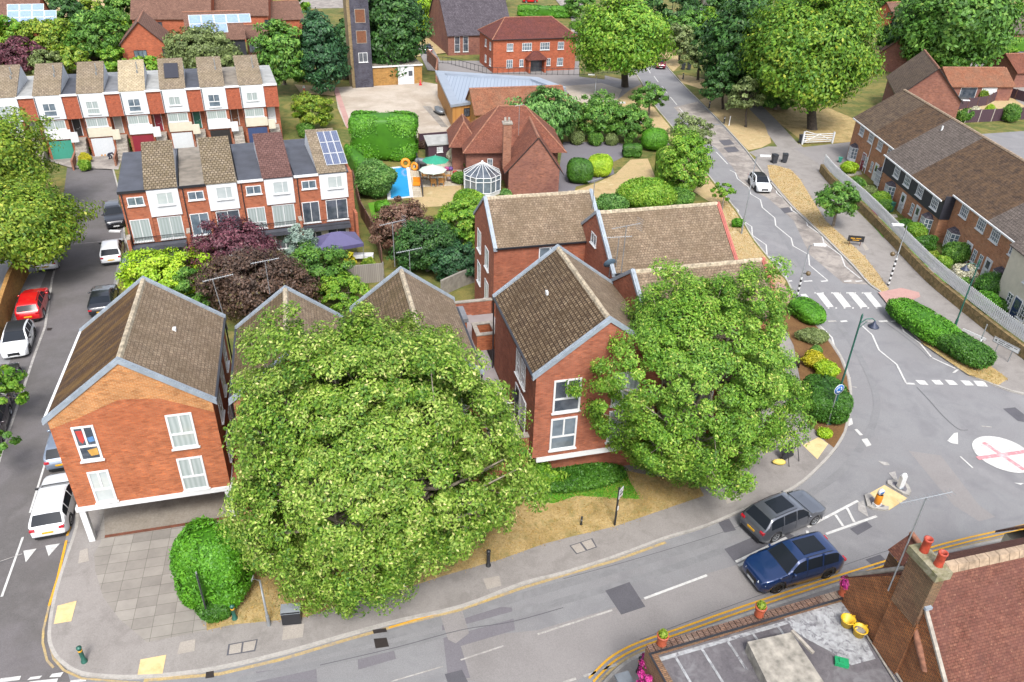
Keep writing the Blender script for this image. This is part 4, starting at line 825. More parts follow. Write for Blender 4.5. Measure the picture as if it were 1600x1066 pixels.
# ---------------------------------------------------------------- right-hand terrace
TR = lambda yo=0: None
def wx(P, W, px, py):
    a = wallpx(P, W, (px, py), (px + 1, py + 1)); return a[0], a[3]
def bay(P, xc, y, z0=.7, z1=1.95, w=1.7):
    h = w / 2; b = MB(); pr = [(xc - h, y), (xc - h * .5, y - .55), (xc + h * .5, y - .55), (xc + h, y)]
    b.prism(pr, z0 - .35, z0); b.prism([(xc - h - .05, y), (xc - h * .5 - .03, y - .6), (xc + h * .5 + .03, y - .6), (xc + h + .05, y)], z1, z1 + .1)
    for (x0, y0), (x1, y1) in zip(pr, pr[1:]):
        d = Vector((x1 - x0, y1 - y0, 0)); L = d.length; Wf = Matrix.Translation((x0, y0, 0)) @ Matrix.Rotation(math.atan2(d.y, d.x), 4, 'Z')
        n = 3 if L > .7 else 2
        for i in range(n + 1): x = L * i / n; b.box(max(0, x - .03), min(L, x + .03), -.03, .03, z0, z1, Wf)
        for i in (1, 2): z = z0 + (z1 - z0) * i / 3; b.box(0, L, -.02, .02, z - .018, z + .018, Wf)
    o = b.make('bay_window', MT['white_paint'], P)
    g = MB()
    for (x0, y0), (x1, y1) in zip(pr, pr[1:]): g.quad((x0, y0 + .03, z0), (x1, y1 + .03, z0), (x1, y1 + .03, z1), (x0, y0 + .03, z1))
    g.make('pane', MT['glass_mid'], o)
    MB().add([(xc - h - .08, y, z1 + .1), (xc - h * .5 - .05, y - .64, z1 + .1), (xc + h * .5 + .05, y - .64, z1 + .1), (xc + h + .08, y, z1 + .1), (xc - h * .5, y, z1 + .42), (xc + h * .5, y, z1 + .42)], [(0, 1, 4), (1, 2, 5, 4), (2, 3, 5)]).make('bay_roof', MT['roof_slate'], o)
RT = [('end brick house by the white field gate, with a red door', 0, 6.15, 0, 5.2, 'roof_dark', 'brick_buff', [(690, 15), (742, 48)], [(650, 125)], [(693, 185, 'door_red')], [(718, 170)]),
      ('brick house between the red-doored house and the black-boarded pair', 6.15, 12.3, 0, 5.2, 'roof_dark_moss', 'brick_buff', [(787, 82), (838, 125)], [(795, 248)], [(758, 235, 'door_white')], [(742, 195)]),
      ('black-boarded house with the plain grey roof strip', 12.3, 19.1, -.9, 4.6, 'roof_grey', 'brick_buff', [(883, 212), (950, 268)], [(836, 340)], [(893, 405, 'door_white')], [(922, 405)]),
      ('black-boarded house with the mossy brown roof strip', 19.1, 26.0, -.9, 4.6, 'roof_dark_moss', 'brick_buff', [(1003, 312), (1080, 375)], [(1025, 508)], [(975, 450, 'door_white')], [(948, 428)]),
      ('brick house right of the black-boarded pair, mossy dark roof', 26.0, 32.2, 0, 5.2, 'roof_dark_moss', 'brick_buff', [(1226, 428), (1315, 495)], [(1168, 565)], [(1240, 640, 'door_white')], [(1278, 652)]),
      ('brick house beside the white rendered cottage', 32.2, 38.4, 0, 5.2, 'roof_grey', 'brick_buff', [(1387, 555), (1487, 635)], [(1412, 780)], [(1342, 722, 'door_white')], [(1310, 680)])]
for lab, xa, xb, yo, ze, rf, bm, up, bays, drs, sm in RT:
    P = thing('terraced_house', (41.2, 95.5 - xa, 0), R(-90), lab, 'house', 'terrace behind the white picket fence'); w = xb - xa - .004
    P.matrix_basis = Matrix.Translation((41.2, 95.5 - xa, 0)) @ Matrix.Rotation(R(-90), 4, 'Z')
    WF = WM(0, yo, 0); zr, yr = 8.5, 4.8
    MB().add([(x, y, z) for x in (0, w) for y, z in ((yo, 0), (yo, ze), (yr, zr - .02), (9.6, 5.2), (9.6, 0))], [(0, 1, 2, 3, 4), (9, 8, 7, 6, 5), (0, 5, 6, 1), (1, 6, 7, 2), (2, 7, 8, 3), (3, 8, 9, 4)]).make('wall', MT[bm], P)
    k = (zr - ze) / (yr - yo); ee = yo - .35
    r = MB(); r.xprism([(ee, ze - .35 * k + .02), (yr, zr + .02), (9.9, 5.05), (9.9, 4.95), (yr, zr - .08), (ee, ze - .35 * k - .07)], .0 if xa else -.2, w)
    ro = r.make('roof', MT[rf], P)
    c = MB()
    for i in range(int(w / .45)): c.xprism([(yr - .15, zr - .03), (yr - .08, zr + .1), (yr + .08, zr + .1), (yr + .15, zr - .03)], i * .45, i * .45 + .43)
    c.make('ridge_tiles', MT['ridge_brown'], ro)
    MB().box(0, w, ee - .1, ee, ze - .35 * k - .1, ze - .35 * k + .03).make('gutter', MT['white_paint'], P)
    if yo < 0:
        MB().box(-.02 if xa < 13 else .0, w + (.04 if xa > 19 else 0), yo - .1, yo - .003, 2.5, ze - .2).make('weatherboarding', MT['black_weatherboard'], P)
        if xa > 19: MB().box(w, w + .06, yo - .1, .05, 2.5, ze + .2).make('weatherboarding', MT['black_weatherboard'], P)
    dy = -.1 if yo < 0 else 0
    for (x, y) in up:
        q = wx(P, WF, 1140 + x / 3.33, 200 + y / 3.33)[0]; q = min(max(q, .8), w - .8); zc = ze - 1.0
        window(P, WF, q - .66, q + .66, zc - .62, zc + .6, 'g43', 'glass_mid', t=.09, dy=dy)
    for (x, y) in bays: q = wx(P, WF, 1140 + x / 3.33, 200 + y / 3.33)[0]; bay(P, min(max(q, .95), w - .95), yo - .003)
    for (x, y, dm) in drs: q = wx(P, WF, 1140 + x / 3.33, 200 + y / 3.33)[0]; q = min(max(q, .6), w - .6); door(P, WF, q - .43, q + .43, .15, 2.1, dm, glazed=True)
    for (x, y) in sm: q = wx(P, WF, 1140 + x / 3.33, 200 + y / 3.33)[0]; q = min(max(q, .5), w - .5); window(P, WF, q - .3, q + .3, .8, 1.95, 'g23', 'glass_mid', t=.05)
    if xa == 6.15: MB().tube([(.02, yo - .08, .12), (.02, yo - .08, ze - .3)], .05, 6).make('downpipe', MT['white_paint'], P)
    if xa == 12.3: MB().tube([(.05, yo - .16, .12), (.05, yo - .16, ze - .3)], .05, 6).make('downpipe', MT['white_paint'], P); MB().box(1.2, 1.35, 3.3, 3.45, 7.4, 8.0).make('flue_pipe', MT['white_paint'], P)
P = thing('white_cottage', (41.2, 57.1, 0), R(-90), 'white rendered cottage with a navy door at the right edge of the picture', 'house')
P.matrix_basis = Matrix.Translation((41.2, 57.1, 0)) @ Matrix.Rotation(R(-90), 4, 'Z'); yw = -1.5; WF = WM(0, yw, 0)
MB().add([(x, y, z) for x in (0, 7.5) for y, z in ((yw, 0), (yw, 5.6), (4.2, 8.9), (9.6, 5.6), (9.6, 0))], [(0, 1, 2, 3, 4), (9, 8, 7, 6, 5), (0, 5, 6, 1), (1, 6, 7, 2), (2, 7, 8, 3), (3, 8, 9, 4)]).make('wall', MT['cream_panel'], P)
MB().box(-.01, 7.5, yw - .03, yw - .003, .1, .45).make('plinth', MT['black_plastic'], P)
MB().xprism([(yw - .3, 5.45), (4.2, 9.0), (9.9, 5.4), (9.9, 5.3), (4.2, 8.9), (yw - .3, 5.35)], -.15, 7.6).make('roof', MT['roof_grey'], P)
q = wx(P, WF, 1140 + 1490 / 3.33, 200 + 940 / 3.33)[0]; door(P, WF, q - .45, q + .45, .2, 2.2, 'door_navy', glazed=True)
for (x, y, wd) in ((1462, 880, .7),): q, z = wx(P, WF, 1140 + x / 3.33, 200 + y / 3.33); window(P, WF, q - .35, q + .35, 1.0, 2.1, 'g23', 'glass_dark', t=.05)
window(P, WF, 2.6, 3.8, 3.5, 4.7, 'g33', 'glass_dark'); window(P, WF, 3.4, 4.4, .9, 2.1, 'g33', 'glass_dark')
# ---------------------------------------------------------------- houses and halls further back
def house(label, eL, eR, ze, D, zr, ridge, wall, roof, wins=(), name='house', group=None, ov=.3, hip=0, ridge_m='ridge_clay', cat='house', side=(), fr='white_paint', maxw=None):
    a, b_ = G(*eL, ze), G(*eR, ze); W = (b_ - a).length if maxw is None else maxw; ang = math.atan2((b_ - a).y, (b_ - a).x)
    P = thing(name, Vector((a.x, a.y, 0)), ang, label, cat, group); P.matrix_basis = Matrix.Translation((a.x, a.y, 0)) @ Matrix.Rotation(ang, 4, 'Z')
    if ridge == 'y':
        MB().yprism([(0, 0), (W, 0), (W, ze), (W / 2, zr - .05), (0, ze)], 0, D).make('wall', MT[wall], P)
        roof_gable(P, W, D, ze + .03, zr, roof, gb=ov, ov=ov, ridge=ridge_m)
    elif ridge == 'x':
        MB().xprism([(0, 0), (0, ze), (D / 2, zr - .05), (D, ze), (D, 0)], 0, W).make('wall', MT[wall], P)
        k = (zr - ze) / (D / 2); ro = MB().xprism([(-ov, ze - ov * k), (D / 2, zr), (D + ov, ze - ov * k), (D + ov, ze - ov * k - .12), (D / 2, zr - .12), (-ov, ze - ov * k - .12)], -.2, W + .2).make('roof', MT[roof], P)
        c = MB()
        for i in range(int((W + .4) / .45)): c.xprism([(D / 2 - .16, zr - .05), (D / 2 - .08, zr + .09), (D / 2 + .08, zr + .09), (D / 2 + .16, zr - .05)], -.2 + i * .45, -.2 + i * .45 + .43)
        c.make('ridge_tiles', MT[ridge_m], ro)
    else:
        MB().box(0, W, 0, D, 0, ze).make('wall', MT[wall], P)
        hx = D / 2 if hip == 0 else hip; v = [(-ov, -ov, ze), (W + ov, -ov, ze), (W + ov, D + ov, ze), (-ov, D + ov, ze), (hx, D / 2, zr), (W - hx, D / 2, zr)]
        ro = MB().add(v, [(0, 1, 5, 4), (1, 2, 5), (2, 3, 4, 5), (3, 0, 4)]).box(-ov, W + ov, -ov, D + ov, ze - .12, ze - .003, mat=1).make('roof', [MT[roof], MT['black_plastic']], P)
        c = MB()
        for s, e in ((0, 4), (1, 5), (2, 5), (3, 4), (4, 5)): c.tube([v[s], v[e]], .1, 6)
        c.make('ridge_tiles', MT[ridge_m], ro)
    for (x, z, w_, h_, st, gl) in wins: window(P, F0, x - w_ / 2, x + w_ / 2, z, z + h_, st, gl, t=.06, fr=fr)
    for (y, z, w_, h_, st, gl) in side: window(P, WM(0, D, -90), D - y - w_ / 2, D - y + w_ / 2, z, z + h_, st, gl, t=.06, fr=fr)
    return P
brickmat('brick_office', '#c76a48', '#b45a3c', '#b0735a', stain='#a04e36', stain_amt=.3)
of = house('red brick hipped-roof office with white windows and a porch', (771, 62), (901, 58), 5.5, 8.5, 8.2, 'hip', 'brick_office', 'roof_clay_dark', name='office', cat='office building', hip=3.2,
           wins=[(2.9, 3.6, 1.1, 1.2, 'g32', 'glass_mid'), (5.9, 3.6, 1.7, 1.2, 'g42', 'glass_mid'), (9.1, 3.6, 1.7, 1.2, 'g42', 'glass_mid'), (12.0, 3.6, 1.1, 1.2, 'g32', 'glass_mid'), (2.9, .9, 1.1, 1.3, 'g32', 'glass_mid'), (5.0, 1.0, .7, 1.2, 'g22', 'glass_mid'), (9.9, 1.0, .7, 1.2, 'g22', 'glass_mid'), (12.0, .9, 1.1, 1.3, 'g32', 'glass_mid')],
           side=[(1.7, 3.6, .9, 1.2, 'g22', 'glass_mid'), (4.5, 3.6, .9, 1.2, 'g22', 'glass_mid'), (1.7, 1.0, .9, 1.2, 'g22', 'glass_mid'), (4.5, 1.0, .9, 1.2, 'g22', 'glass_mid')])
pr = MB().add([(5.6, -1.7, 2.3), (9.3, -1.7, 2.3), (9.3, 0, 2.3), (5.6, 0, 2.3), (7.0, -.5, 3.5), (7.9, -.5, 3.5), (7.0, 0, 3.5), (7.9, 0, 3.5)], [(0, 1, 5, 4), (1, 2, 7, 5), (3, 0, 4, 6), (4, 5, 7, 6)]).make('porch_roof', MT['roof_clay_dark'], of)
MB().box(6.2, 8.7, -.06, -.003, .1, 2.2).make('entrance_doors', MT['glass_dark'], of); MB().box(5.9, 6.2, -1.4, -.003, .1, 2.28).box(8.7, 9.0, -1.4, -.003, .1, 2.28).make('porch_wall', MT['brick_office'], of)
ch = house('hall with a steep dark grey slate roof and tall narrow windows', (700, 53), (800, 50), 3.8, 16, 11.5, 'x', 'brick_old', 'roof_slate', name='church_hall', cat='church hall', ridge_m='felt_dark',
           wins=[(1.7, .6, 1.0, 2.7, 'g12', 'glass_dark'), (3.3, .6, 1.0, 2.7, 'g12', 'glass_dark'), (7.2, .6, 1.0, 2.7, 'g12', 'glass_dark')])
# drill tower
tb = G(556, 139); te = G(583.5, 137.5); at_ = math.atan2((te - tb).y, (te - tb).x); tw_ = (te - tb).length
T = thing('drill_tower', Vector((tb.x, tb.y, 0)), at_, 'tall grey brick fire-station drill tower with three openings', 'tower')
MB().box(0, tw_, .0, 3.2, 0, 19).make('wall', MT['brick_grey'], T); MB().box(-.45, -.003, .12, 3.3, 0, 19.1).make('side_wall', brickmat('brick_tower_side', '#b09a70', '#9a845c', '#8a7c64'), T)
MB().box(-.02, .14, -.06, -.003, 0, 19).box(tw_ - .14, tw_ + .02, -.06, -.003, 0, 19).make('corner_trim', MT['brick_grey'], T)
for z0, z1 in ((6.7, 8.4), (9.6, 11.4), (13.4, 15.0)):
    f = MB(); x0, x1 = tw_ * .26, tw_ * .78
    f.box(x0 - .06, x1 + .06, -.05, -.004, z0 - .06, z0).box(x0 - .06, x1 + .06, -.05, -.004, z1, z1 + .06).box(x0 - .06, x0, -.05, -.004, z0, z1).box(x1, x1 + .06, -.05, -.004, z0, z1)
    o = f.make('opening', MT['stone_coping'], T); MB().box(x0, x1, -.03, -.003, z0, z1).make('shutter', MT['timber_brown'], o)
window(T, F0, tw_ * .28, tw_ * .78, 3.9, 5.3, 'c2', 'glass_dark')
# brigade annex
ab = G(584, 136); ae = G(660, 131.5); aa = math.atan2((ae - ab).y, (ae - ab).x); aw = (ae - ab).length
X = thing('brigade_annex', Vector((ab.x, ab.y, 0)), aa, 'single-storey yellow brick annex with a white door bay beside the drill tower', 'building')
MB().box(0, aw, 0, 8, 0, 2.9).make('wall', MT['brick_yellow'], X); MB().box(-.1, aw + .1, -.15, 8.1, 2.903, 3.1).make('flat_roof', MT['felt_brown'], X)
MB().box(aw * .5, aw * .83, -.04, -.003, .1, 2.85).make('white_panel', MT['white_paint'], X); door(X, F0, aw * .7, aw * .82, .1, 2.3, 'door_white', glazed=True)
MB().box(-.1, aw + .1, -.19, -.153, 2.9, 3.12).make('fascia', MT['white_paint'], X)
# timber clad appliance building with zinc roof
zp = [G(683, 111, 3.8), G(838, 121, 4.0), G(880, 136, 4.0), G(742, 158, 3.5), G(707, 163, 3.4)]
zc = zp[4]; X = thing('timber_building', Vector((zc.x, zc.y, 0)), 0, 'timber-clad building with a folded pale zinc roof in the drill yard', 'building')
L = [(p.x - zc.x, p.y - zc.y) for p in zp]; hs_ = [3.8, 4.0, 4.0, 3.5, 3.4]
w_ = MB()
for i in range(5):
    (xa, ya), (xb, yb) = L[i], L[(i + 1) % 5]; w_.quad((xa, ya, 0), (xb, yb, 0), (xb, yb, hs_[(i + 1) % 5] - .1), (xa, ya, hs_[i] - .1))
w_.make('wall', MT['timber_boards'], X)
cx = sum(p[0] for p in L) / 5; cy = sum(p[1] for p in L) / 5
out = [(cx + (x - cx) * 1.04, cy + (y - cy) * 1.04, h) for (x, y), h in zip(L, hs_)]; inn = [(cx + (x - cx) * .86, cy + (y - cy) * .86, h - .02) for (x, y), h in zip(L, hs_)]
sunk = [(x, y, z - .3) for x, y, z in inn]
r = MB().add(out + inn, [(i, (i + 1) % 5, 5 + (i + 1) % 5, 5 + i) for i in range(5)]).add([(x, y, z - .35) for x, y, z in out] + out, [(i, (i + 1) % 5, 5 + (i + 1) % 5, 5 + i) for i in range(5)]).add(inn + sunk, [(i, (i + 1) % 5, 5 + (i + 1) % 5, 5 + i) for i in range(5)])
ro = r.make('roof', MT['zinc'], X); MB().add(sunk, [(0, 1, 2), (0, 2, 3), (0, 3, 4)]).make('roof_sheeting', MT['zinc_seam'], ro)
dW = Matrix.Translation((L[4][0], L[4][1], 0)) @ Matrix.Rotation(math.atan2(L[3][1] - L[4][1], L[3][0] - L[4][0]), 4, 'Z')
window(X, dW, 1.6, 2.5, 1.6, 2.7, 'c2', 'glass_dark', fr='black_plastic', sill=False)
y_ = house('yellow brick wing with an old clay tile roof behind the clay-roofed house', (743, 176), (886, 170), 2.9, 6.0, 5.2, 'x', 'brick_yellow', 'roof_clay_orange', [(2.3, 1.1, 2.3, 1.3, 'c2', 'glass_dark')], name='station_wing', cat='building', group=None)
# the clay-tiled house with the big chimney
gl_, gr_ = G(794, 306), G(872, 305); ga = math.atan2((gr_ - gl_).y, (gr_ - gl_).x); gw = (gr_ - gl_).length
H_ = thing('clay_roofed_house', Vector((gl_.x, gl_.y, 0)), ga, 'brick house with steep mottled clay roofs, a tall gable and a central chimney', 'house')
MB().yprism([(0, 0), (gw, 0), (gw, 2.95), (gw / 2 + .3, 6.2), (0, 2.95)], 0, 6).box(-4.2, -.003, 4.5, 12, 0, 3.3).box(gw, gw + .7, 5.5, 12, 0, 3.4).box(-.003, gw, 6.003, 12, 0, 3.3).box(-5.6, -4.203, 8.0, 12.5, 0, 3.2).make('wall', MT['brick_old'], H_)
roof_gable(H_, gw, 8.0, 3.0, 6.35, 'roof_clay', xm=gw / 2 + .3, gb=.12, ov=.45, ridge='ridge_clay')
def hiproof(P, x0, x1, y0, y1, ze, zr, h, mat, ridge='ridge_clay', name='roof', axis='x'):
    if axis == 'x': v = [(x0, y0, ze), (x1, y0, ze), (x1, y1, ze), (x0, y1, ze), (x0 + h, (y0 + y1) / 2, zr), (x1 - h, (y0 + y1) / 2, zr)]; f = [(0, 1, 5, 4), (1, 2, 5), (2, 3, 4, 5), (3, 0, 4)]; rr = ((0, 4), (1, 5), (2, 5), (3, 4), (4, 5))
    else: v = [(x0, y0, ze), (x1, y0, ze), (x1, y1, ze), (x0, y1, ze), ((x0 + x1) / 2, y0 + h, zr), ((x0 + x1) / 2, y1 - h, zr)]; f = [(0, 1, 4), (1, 2, 5, 4), (2, 3, 5), (3, 0, 4, 5)]; rr = ((0, 4), (1, 4), (2, 5), (3, 5), (4, 5))
    o = MB().add(v, f).make(name, MT[mat], P); c = MB()
    for s, e in rr: c.tube([v[s], v[e]], .09, 6)
    c.make('ridge_tiles', MT[ridge], o); return o
hiproof(H_, -4.6, gw + 1.4, 4.0, 12.5, 3.35, 7.3, 4.2, 'roof_clay'); hiproof(H_, -6.0, -2.5, 6.5, 13.0, 3.2, 5.6, 1.8, 'roof_clay', axis='y')
chm = MB().box(-.5, .35, 1.5, 2.3, 2.5, 7.2).make('chimney', MT['brick_brown'], H_); MB().box(-.6, .45, 1.4, 2.4, 7.203, 7.35).make('chimney_cap', MT['stone_coping'], chm)
for x in (-.3, .1): MB().lathe([(.13, 0), (.11, .5), (.08, .5)], 10, Matrix.Translation((x, 1.9, 7.35))).make('chimney_pot', MT['concrete_plain'], chm)
window(H_, WM(-4.2, 4.5, 0), 2.3, 2.9, 1.6, 2.6, 'g22', 'glass_mid')
aerial('small aerial beside the chimney of the clay-roofed house', 805, 190, 0, 3.2, ang=10, base=H_.location + Vector((.9, 4.5, 0)), L=1.0).location.z = 5.2
# conservatory
cA = G(725, 307); cB = G(786, 305); ca = math.atan2((cB - cA).y, (cB - cA).x)
Cn = thing('conservatory', Vector((G(752, 309).x, G(752, 309).y + 1.6, 0)), ga, 'white-framed faceted conservatory against the clay-roofed house', 'conservatory')
N = 8; rr_ = 2.05; pts = [(rr_ * math.cos(R(22.5 + 45 * i)), rr_ * math.sin(R(22.5 + 45 * i))) for i in range(N)]
MB().prism([(x * .99, y * .99) for x, y in pts], .12, .5).make('dwarf_wall', MT['white_paint'], Cn)
f = MB(); gls = MB(); rf = MB(); rg_ = MB()
for i in range(N):
    a, b_ = pts[i], pts[(i + 1) % N]
    for t_ in (0, .5): x, y = a[0] + (b_[0] - a[0]) * t_, a[1] + (b_[1] - a[1]) * t_; f.box(x - .045, x + .045, y - .045, y + .045, .5, 2.2)
    for z in (.55, 1.75, 2.2): f.tube([(a[0], a[1], z), (b_[0], b_[1], z)], .045, 4)
    gls.quad((a[0] * .98, a[1] * .98, .5), (b_[0] * .98, b_[1] * .98, .5), (b_[0] * .98, b_[1] * .98, 2.2), (a[0] * .98, a[1] * .98, 2.2))
    rf.add([(a[0], a[1], 2.24), (b_[0], b_[1], 2.24), (0, 0, 3.35)], [(0, 1, 2)])
    for t_ in (0, .5): x, y = a[0] + (b_[0] - a[0]) * t_, a[1] + (b_[1] - a[1]) * t_; rg_.tube([(x, y, 2.27), (0, 0, 3.39)], .035, 4)
f.make('frame', MT['white_paint'], Cn); gls.make('glazing', MT['glass_mid'], Cn); q = rf.make('glass_roof', MT['glass_dark'], Cn); rg_.lathe([(.12, 3.35), (.1, 3.5), (0, 3.52)], 8); rg_.make('rafters', MT['white_paint'], q)
# ---- houses across the top of the picture
house('orange brick gable-fronted house with a brown tiled roof', (188, 68), (256, 66), 4.6, 10, 7.8, 'y', 'brick_office', 'roof_brown', [(2.6, 2.4, 1.9, 1.1, 'c3', 'glass_mid'), (6.6, 2.5, 1.4, 1.1, 'c2', 'glass_dark'), (4.5, .6, 1.4, 1.2, 'c2', 'glass_dark')], group='brown-roofed brick houses', fr='black_plastic')
house('long brown-roofed house behind the gable-fronted one', (205, 27), (328, 27), 5.2, 12, 10.5, 'x', 'brick_office', 'roof_brown', [(12.0, 2.8, 2.0, 1.6, 'c2', 'glass_dark'), (4, 2.8, 2.0, 1.6, 'c2', 'glass_dark')], group='brown-roofed brick houses', fr='black_plastic')
sh = house('brown-roofed house carrying two rows of pale blue solar panels', (293, 61), (382, 58), 4.8, 9, 8.2, 'x', 'black_weatherboard', 'roof_brown', [(9.8, 2.4, 1.0, 1.4, 'c2', 'glass_dark')], group='brown-roofed brick houses', fr='black_plastic')
plain('solar_pale', '#8fa8d0', .15, coat=.6, var=.1)
k = 3.4 / 4.5; Mt = Matrix.Translation((.6, .8, 4.8 + .8 * k + .06)) @ Matrix.Rotation(math.atan(k), 4, 'X')
for a in range(5):
    for b_ in range(2):
        if a < 3 or b_ == 1: MB().box(a * 1.95, a * 1.95 + 1.9, b_ * 1.95, b_ * 1.95 + 1.85, 0, .05, Mt, 1).box(a * 1.95 + .06, a * 1.95 + 1.84, b_ * 1.95 + .06, b_ * 1.95 + 1.79, .05, .056, Mt).make('solar_panel', [MT['solar_pale'], MT['white_paint']], sh)
house('brown-roofed house with small dormers right of the solar-panelled one', (332, 22), (418, 22), 5.0, 11, 9.5, 'x', 'brick_office', 'roof_brown', [(3, 2.6, 1.6, 1.4, 'c2', 'glass_dark'), (10, 2.6, 1.6, 1.4, 'c2', 'glass_dark')], group='brown-roofed brick houses', fr='black_plastic')
house('low dark brick block right of the solar-panelled house', (385, 58), (418, 57), 3.5, 6, 5.0, 'x', 'brick_old', 'roof_brown', [(2.2, 1.6, 1.8, 1.0, 'c2', 'glass_blind')], group='brown-roofed brick houses')
lh = house('brown-roofed house with solar panels at the top left corner', (-20, 47), (62, 45), 4.2, 13, 9.0, 'x', 'brick_office', 'roof_brown', [(9, 1.2, 1.4, 1.2, 'c2', 'glass_dark')], group='brown-roofed brick houses')
k = 4.8 / 6.5; Mt = Matrix.Translation((3.0, .8, 4.2 + .8 * k + .06)) @ Matrix.Rotation(math.atan(k), 4, 'X')
for a in range(4):
    for b_ in range(3):
        if a + b_ < 5: MB().box(a * 1.9, a * 1.9 + 1.84, b_ * 1.5, b_ * 1.5 + 1.44, 0, .05, Mt, 1).box(a * 1.9 + .06, a * 1.9 + 1.78, b_ * 1.5 + .06, b_ * 1.5 + 1.38, .05, .056, Mt).make('solar_panel', [MT['solar_pale'], MT['white_paint']], lh)
house('brown-roofed wing just right of the top left solar house', (48, 40), (86, 30), 3.6, 14, 7.5, 'y', 'brick_office', 'roof_clay', group='brown-roofed brick houses')
house('grey-roofed house at the very top left edge', (-30, 18), (25, 8), 4, 10, 7.5, 'x', 'brick_old', 'roof_clay', group='houses along the top edge')
house('low brown roof between the tall trees at the top', (425, 30), (474, 28), 3.4, 9, 6.0, 'x', 'brick_office', 'roof_brown', group='houses along the top edge')
house('brick gable house behind the white-gated terrace', (1405, 148), (1502, 157), 4.3, 13, 8.3, 'y', 'brick_old', 'roof_dark', [(3.0, 2.2, 1.4, .8, 'c2', 'glass_blind')], group=None)
house('small gabled house half behind the big maple, left of the brick gable house', (1375, 82), (1425, 88), 3.2, 9, 5.8, 'y', 'brick_old', 'roof_clay', group=None)
house('clay-tiled double garage with a white door', (1487, 133), (1585, 133), 2.6, 6.5, 4.6, 'x', 'brick_old', 'roof_clay_orange', [(3.2, .3, 2.8, 1.9, 'g11', 'glass_dark')], name='garage', cat='garage')
bpy.data.objects['garage']; gg = bpy.data.objects['garage']; MB().box(5.4, 8.0, -.06, -.003, .15, 2.2).make('garage_door', MT['door_white'], gg)
house('brick house with a white window and a dark solar roof at the top right edge', (1566, 50), (1640, 52), 3.6, 9, 6.8, 'x', 'brick_old', 'roof_grey', [(2.0, 1.3, 1.8, 1.6, 'c2', 'glass_curtain')], group='houses along the top edge')
house('small brick house with white eaves behind the big maples', (1368, 18), (1397, 24), 3.2, 8, 5.6, 'y', 'brick_office', 'roof_brown', group='houses along the top edge')
house('brown-roofed brick garage cut by the right edge', (1590, 112), (1650, 110), 2.8, 7, 5.0, 'x', 'brick_old', 'roof_clay', group='houses along the top edge')
house('pale rendered building between the trees at the top', (1110, 8), (1140, 8), 3.2, 6, 4.5, 'x', 'cream_panel', 'roof_grey', [(2.4, 1.0, 1.6, 1.2, 'c2', 'glass_dark')], group='houses along the top edge')
# ---------------------------------------------------------------- building under the camera, bottom right
brickmat('tile_hung_old', '#cf8450', '#ae6840', '#745a44', .2, .085, .018, stain='#7a5640', stain_amt=.55, blot=.4)
tilemat('roof_plain_old', '#8a5f50', '#74493e', '#54342c', moss='#6e4a44', moss_amt=.5, moss_scale=.7, tw=.17, th=.1, gapw=.01, spots='#b08a70')
brickmat('brick_weathered', '#a07a5c', '#86604a', '#5a4e42', stain='#6f6a50', stain_amt=.55)
groundmat('roof_felt_worn', ['#585458', '#656165', '#716d70', '#615d60'], .5, 7, fineamt=.25, blotch='#8b8a8c', blotch_amt=.5)
groundmat('mossy_cement', ['#a59f86', '#8d886c', '#b5ae98'], 1.2, 8, fineamt=.35, blotch='#6d6c40', blotch_amt=.7)
groundmat('white_coating', ['#8f9092', '#b3b5b7', '#7d7c7e'], 1.6, 5, fineamt=.25, blotch='#67646a', blotch_amt=.9)
plain('weathered_concrete', '#a19b90', .95, var=.3, scale=3)
# flat roofed part: parapet from (1012,1015) to (1325,925)
Z1 = 4.2; pa = G(1012, 1015, Z1 + .5); pbb = G(1325, 925, Z1 + .5); fa = math.atan2((pbb - pa).y, (pbb - pa).x); fl_ = (pbb - pa).length
FB = thing('flat_roofed_shop', Vector((pa.x, pa.y, 0)), fa, 'building with a patched grey flat roof and brick parapet at the bottom edge', 'building')
FBm = Matrix.Translation((pa.x, pa.y, 0)) @ Matrix.Rotation(fa, 4, 'Z'); FB.matrix_basis = FBm
MB().box(0, fl_, -9, -.003, 0, Z1).make('wall', MT['brick_weathered'], FB)
pp = MB().box(-.02, fl_, -.22, .12, 0.1, Z1 + .5).box(-.02, .26, -9, -.223, .1, Z1 + .5).make('parapet', MT['brick_weathered'], FB)
MB().box(-.06, fl_, -.26, -.19, Z1 + .503, Z1 + .56).box(-.06, -.0, -9, -.263, Z1 + .503, Z1 + .56).make('coping', MT['black_plastic'], pp)
brc = MB()
for i in range(int(fl_ / .24)): brc.box(.02 + i * .24, .23 + i * .24, -.18, .15, Z1 + .504, Z1 + .57)
brc.make('brick_coping', brickmat('brick_coping_mat', '#8a6c5e', '#6f5448', '#4c403a', stain='#a39a8c', stain_amt=.5), pp)
Z2 = Z1 + .3
MB().box(.27, fl_, -9, -.23, Z1 - .1, Z2 - .005).make('roof_slab', MT['concrete_plain'], FB)
MB().sheet([(.27, -9), (fl_, -9), (fl_, -.23), (.27, -.23)], Z2 + .01).make('flat_roof', MT['roof_felt_worn'], FB)
MB().box(-.9, -.3, -9, .6, 2.6, 2.75).make('canopy', MT['grey_metal'], FB)
wl = MB()
wl.box(.3, fl_ - .3, -.5, -.34, Z2 + .014, Z2 + .03)
for i in range(9): wl.box(.9 + i * 1.15, 1.0 + i * 1.15, -2.6 + (i % 3) * .4, -.5, Z2 + .014, Z2 + .026)
wl.make('sealed_seams', MT['white_coating'], FB)
wc = G(1290, 980, Z2 + .02); 
def onroof(pts, z): return [tuple((FBm.inverted() @ G(x, y, z))[:2]) for x, y in pts]
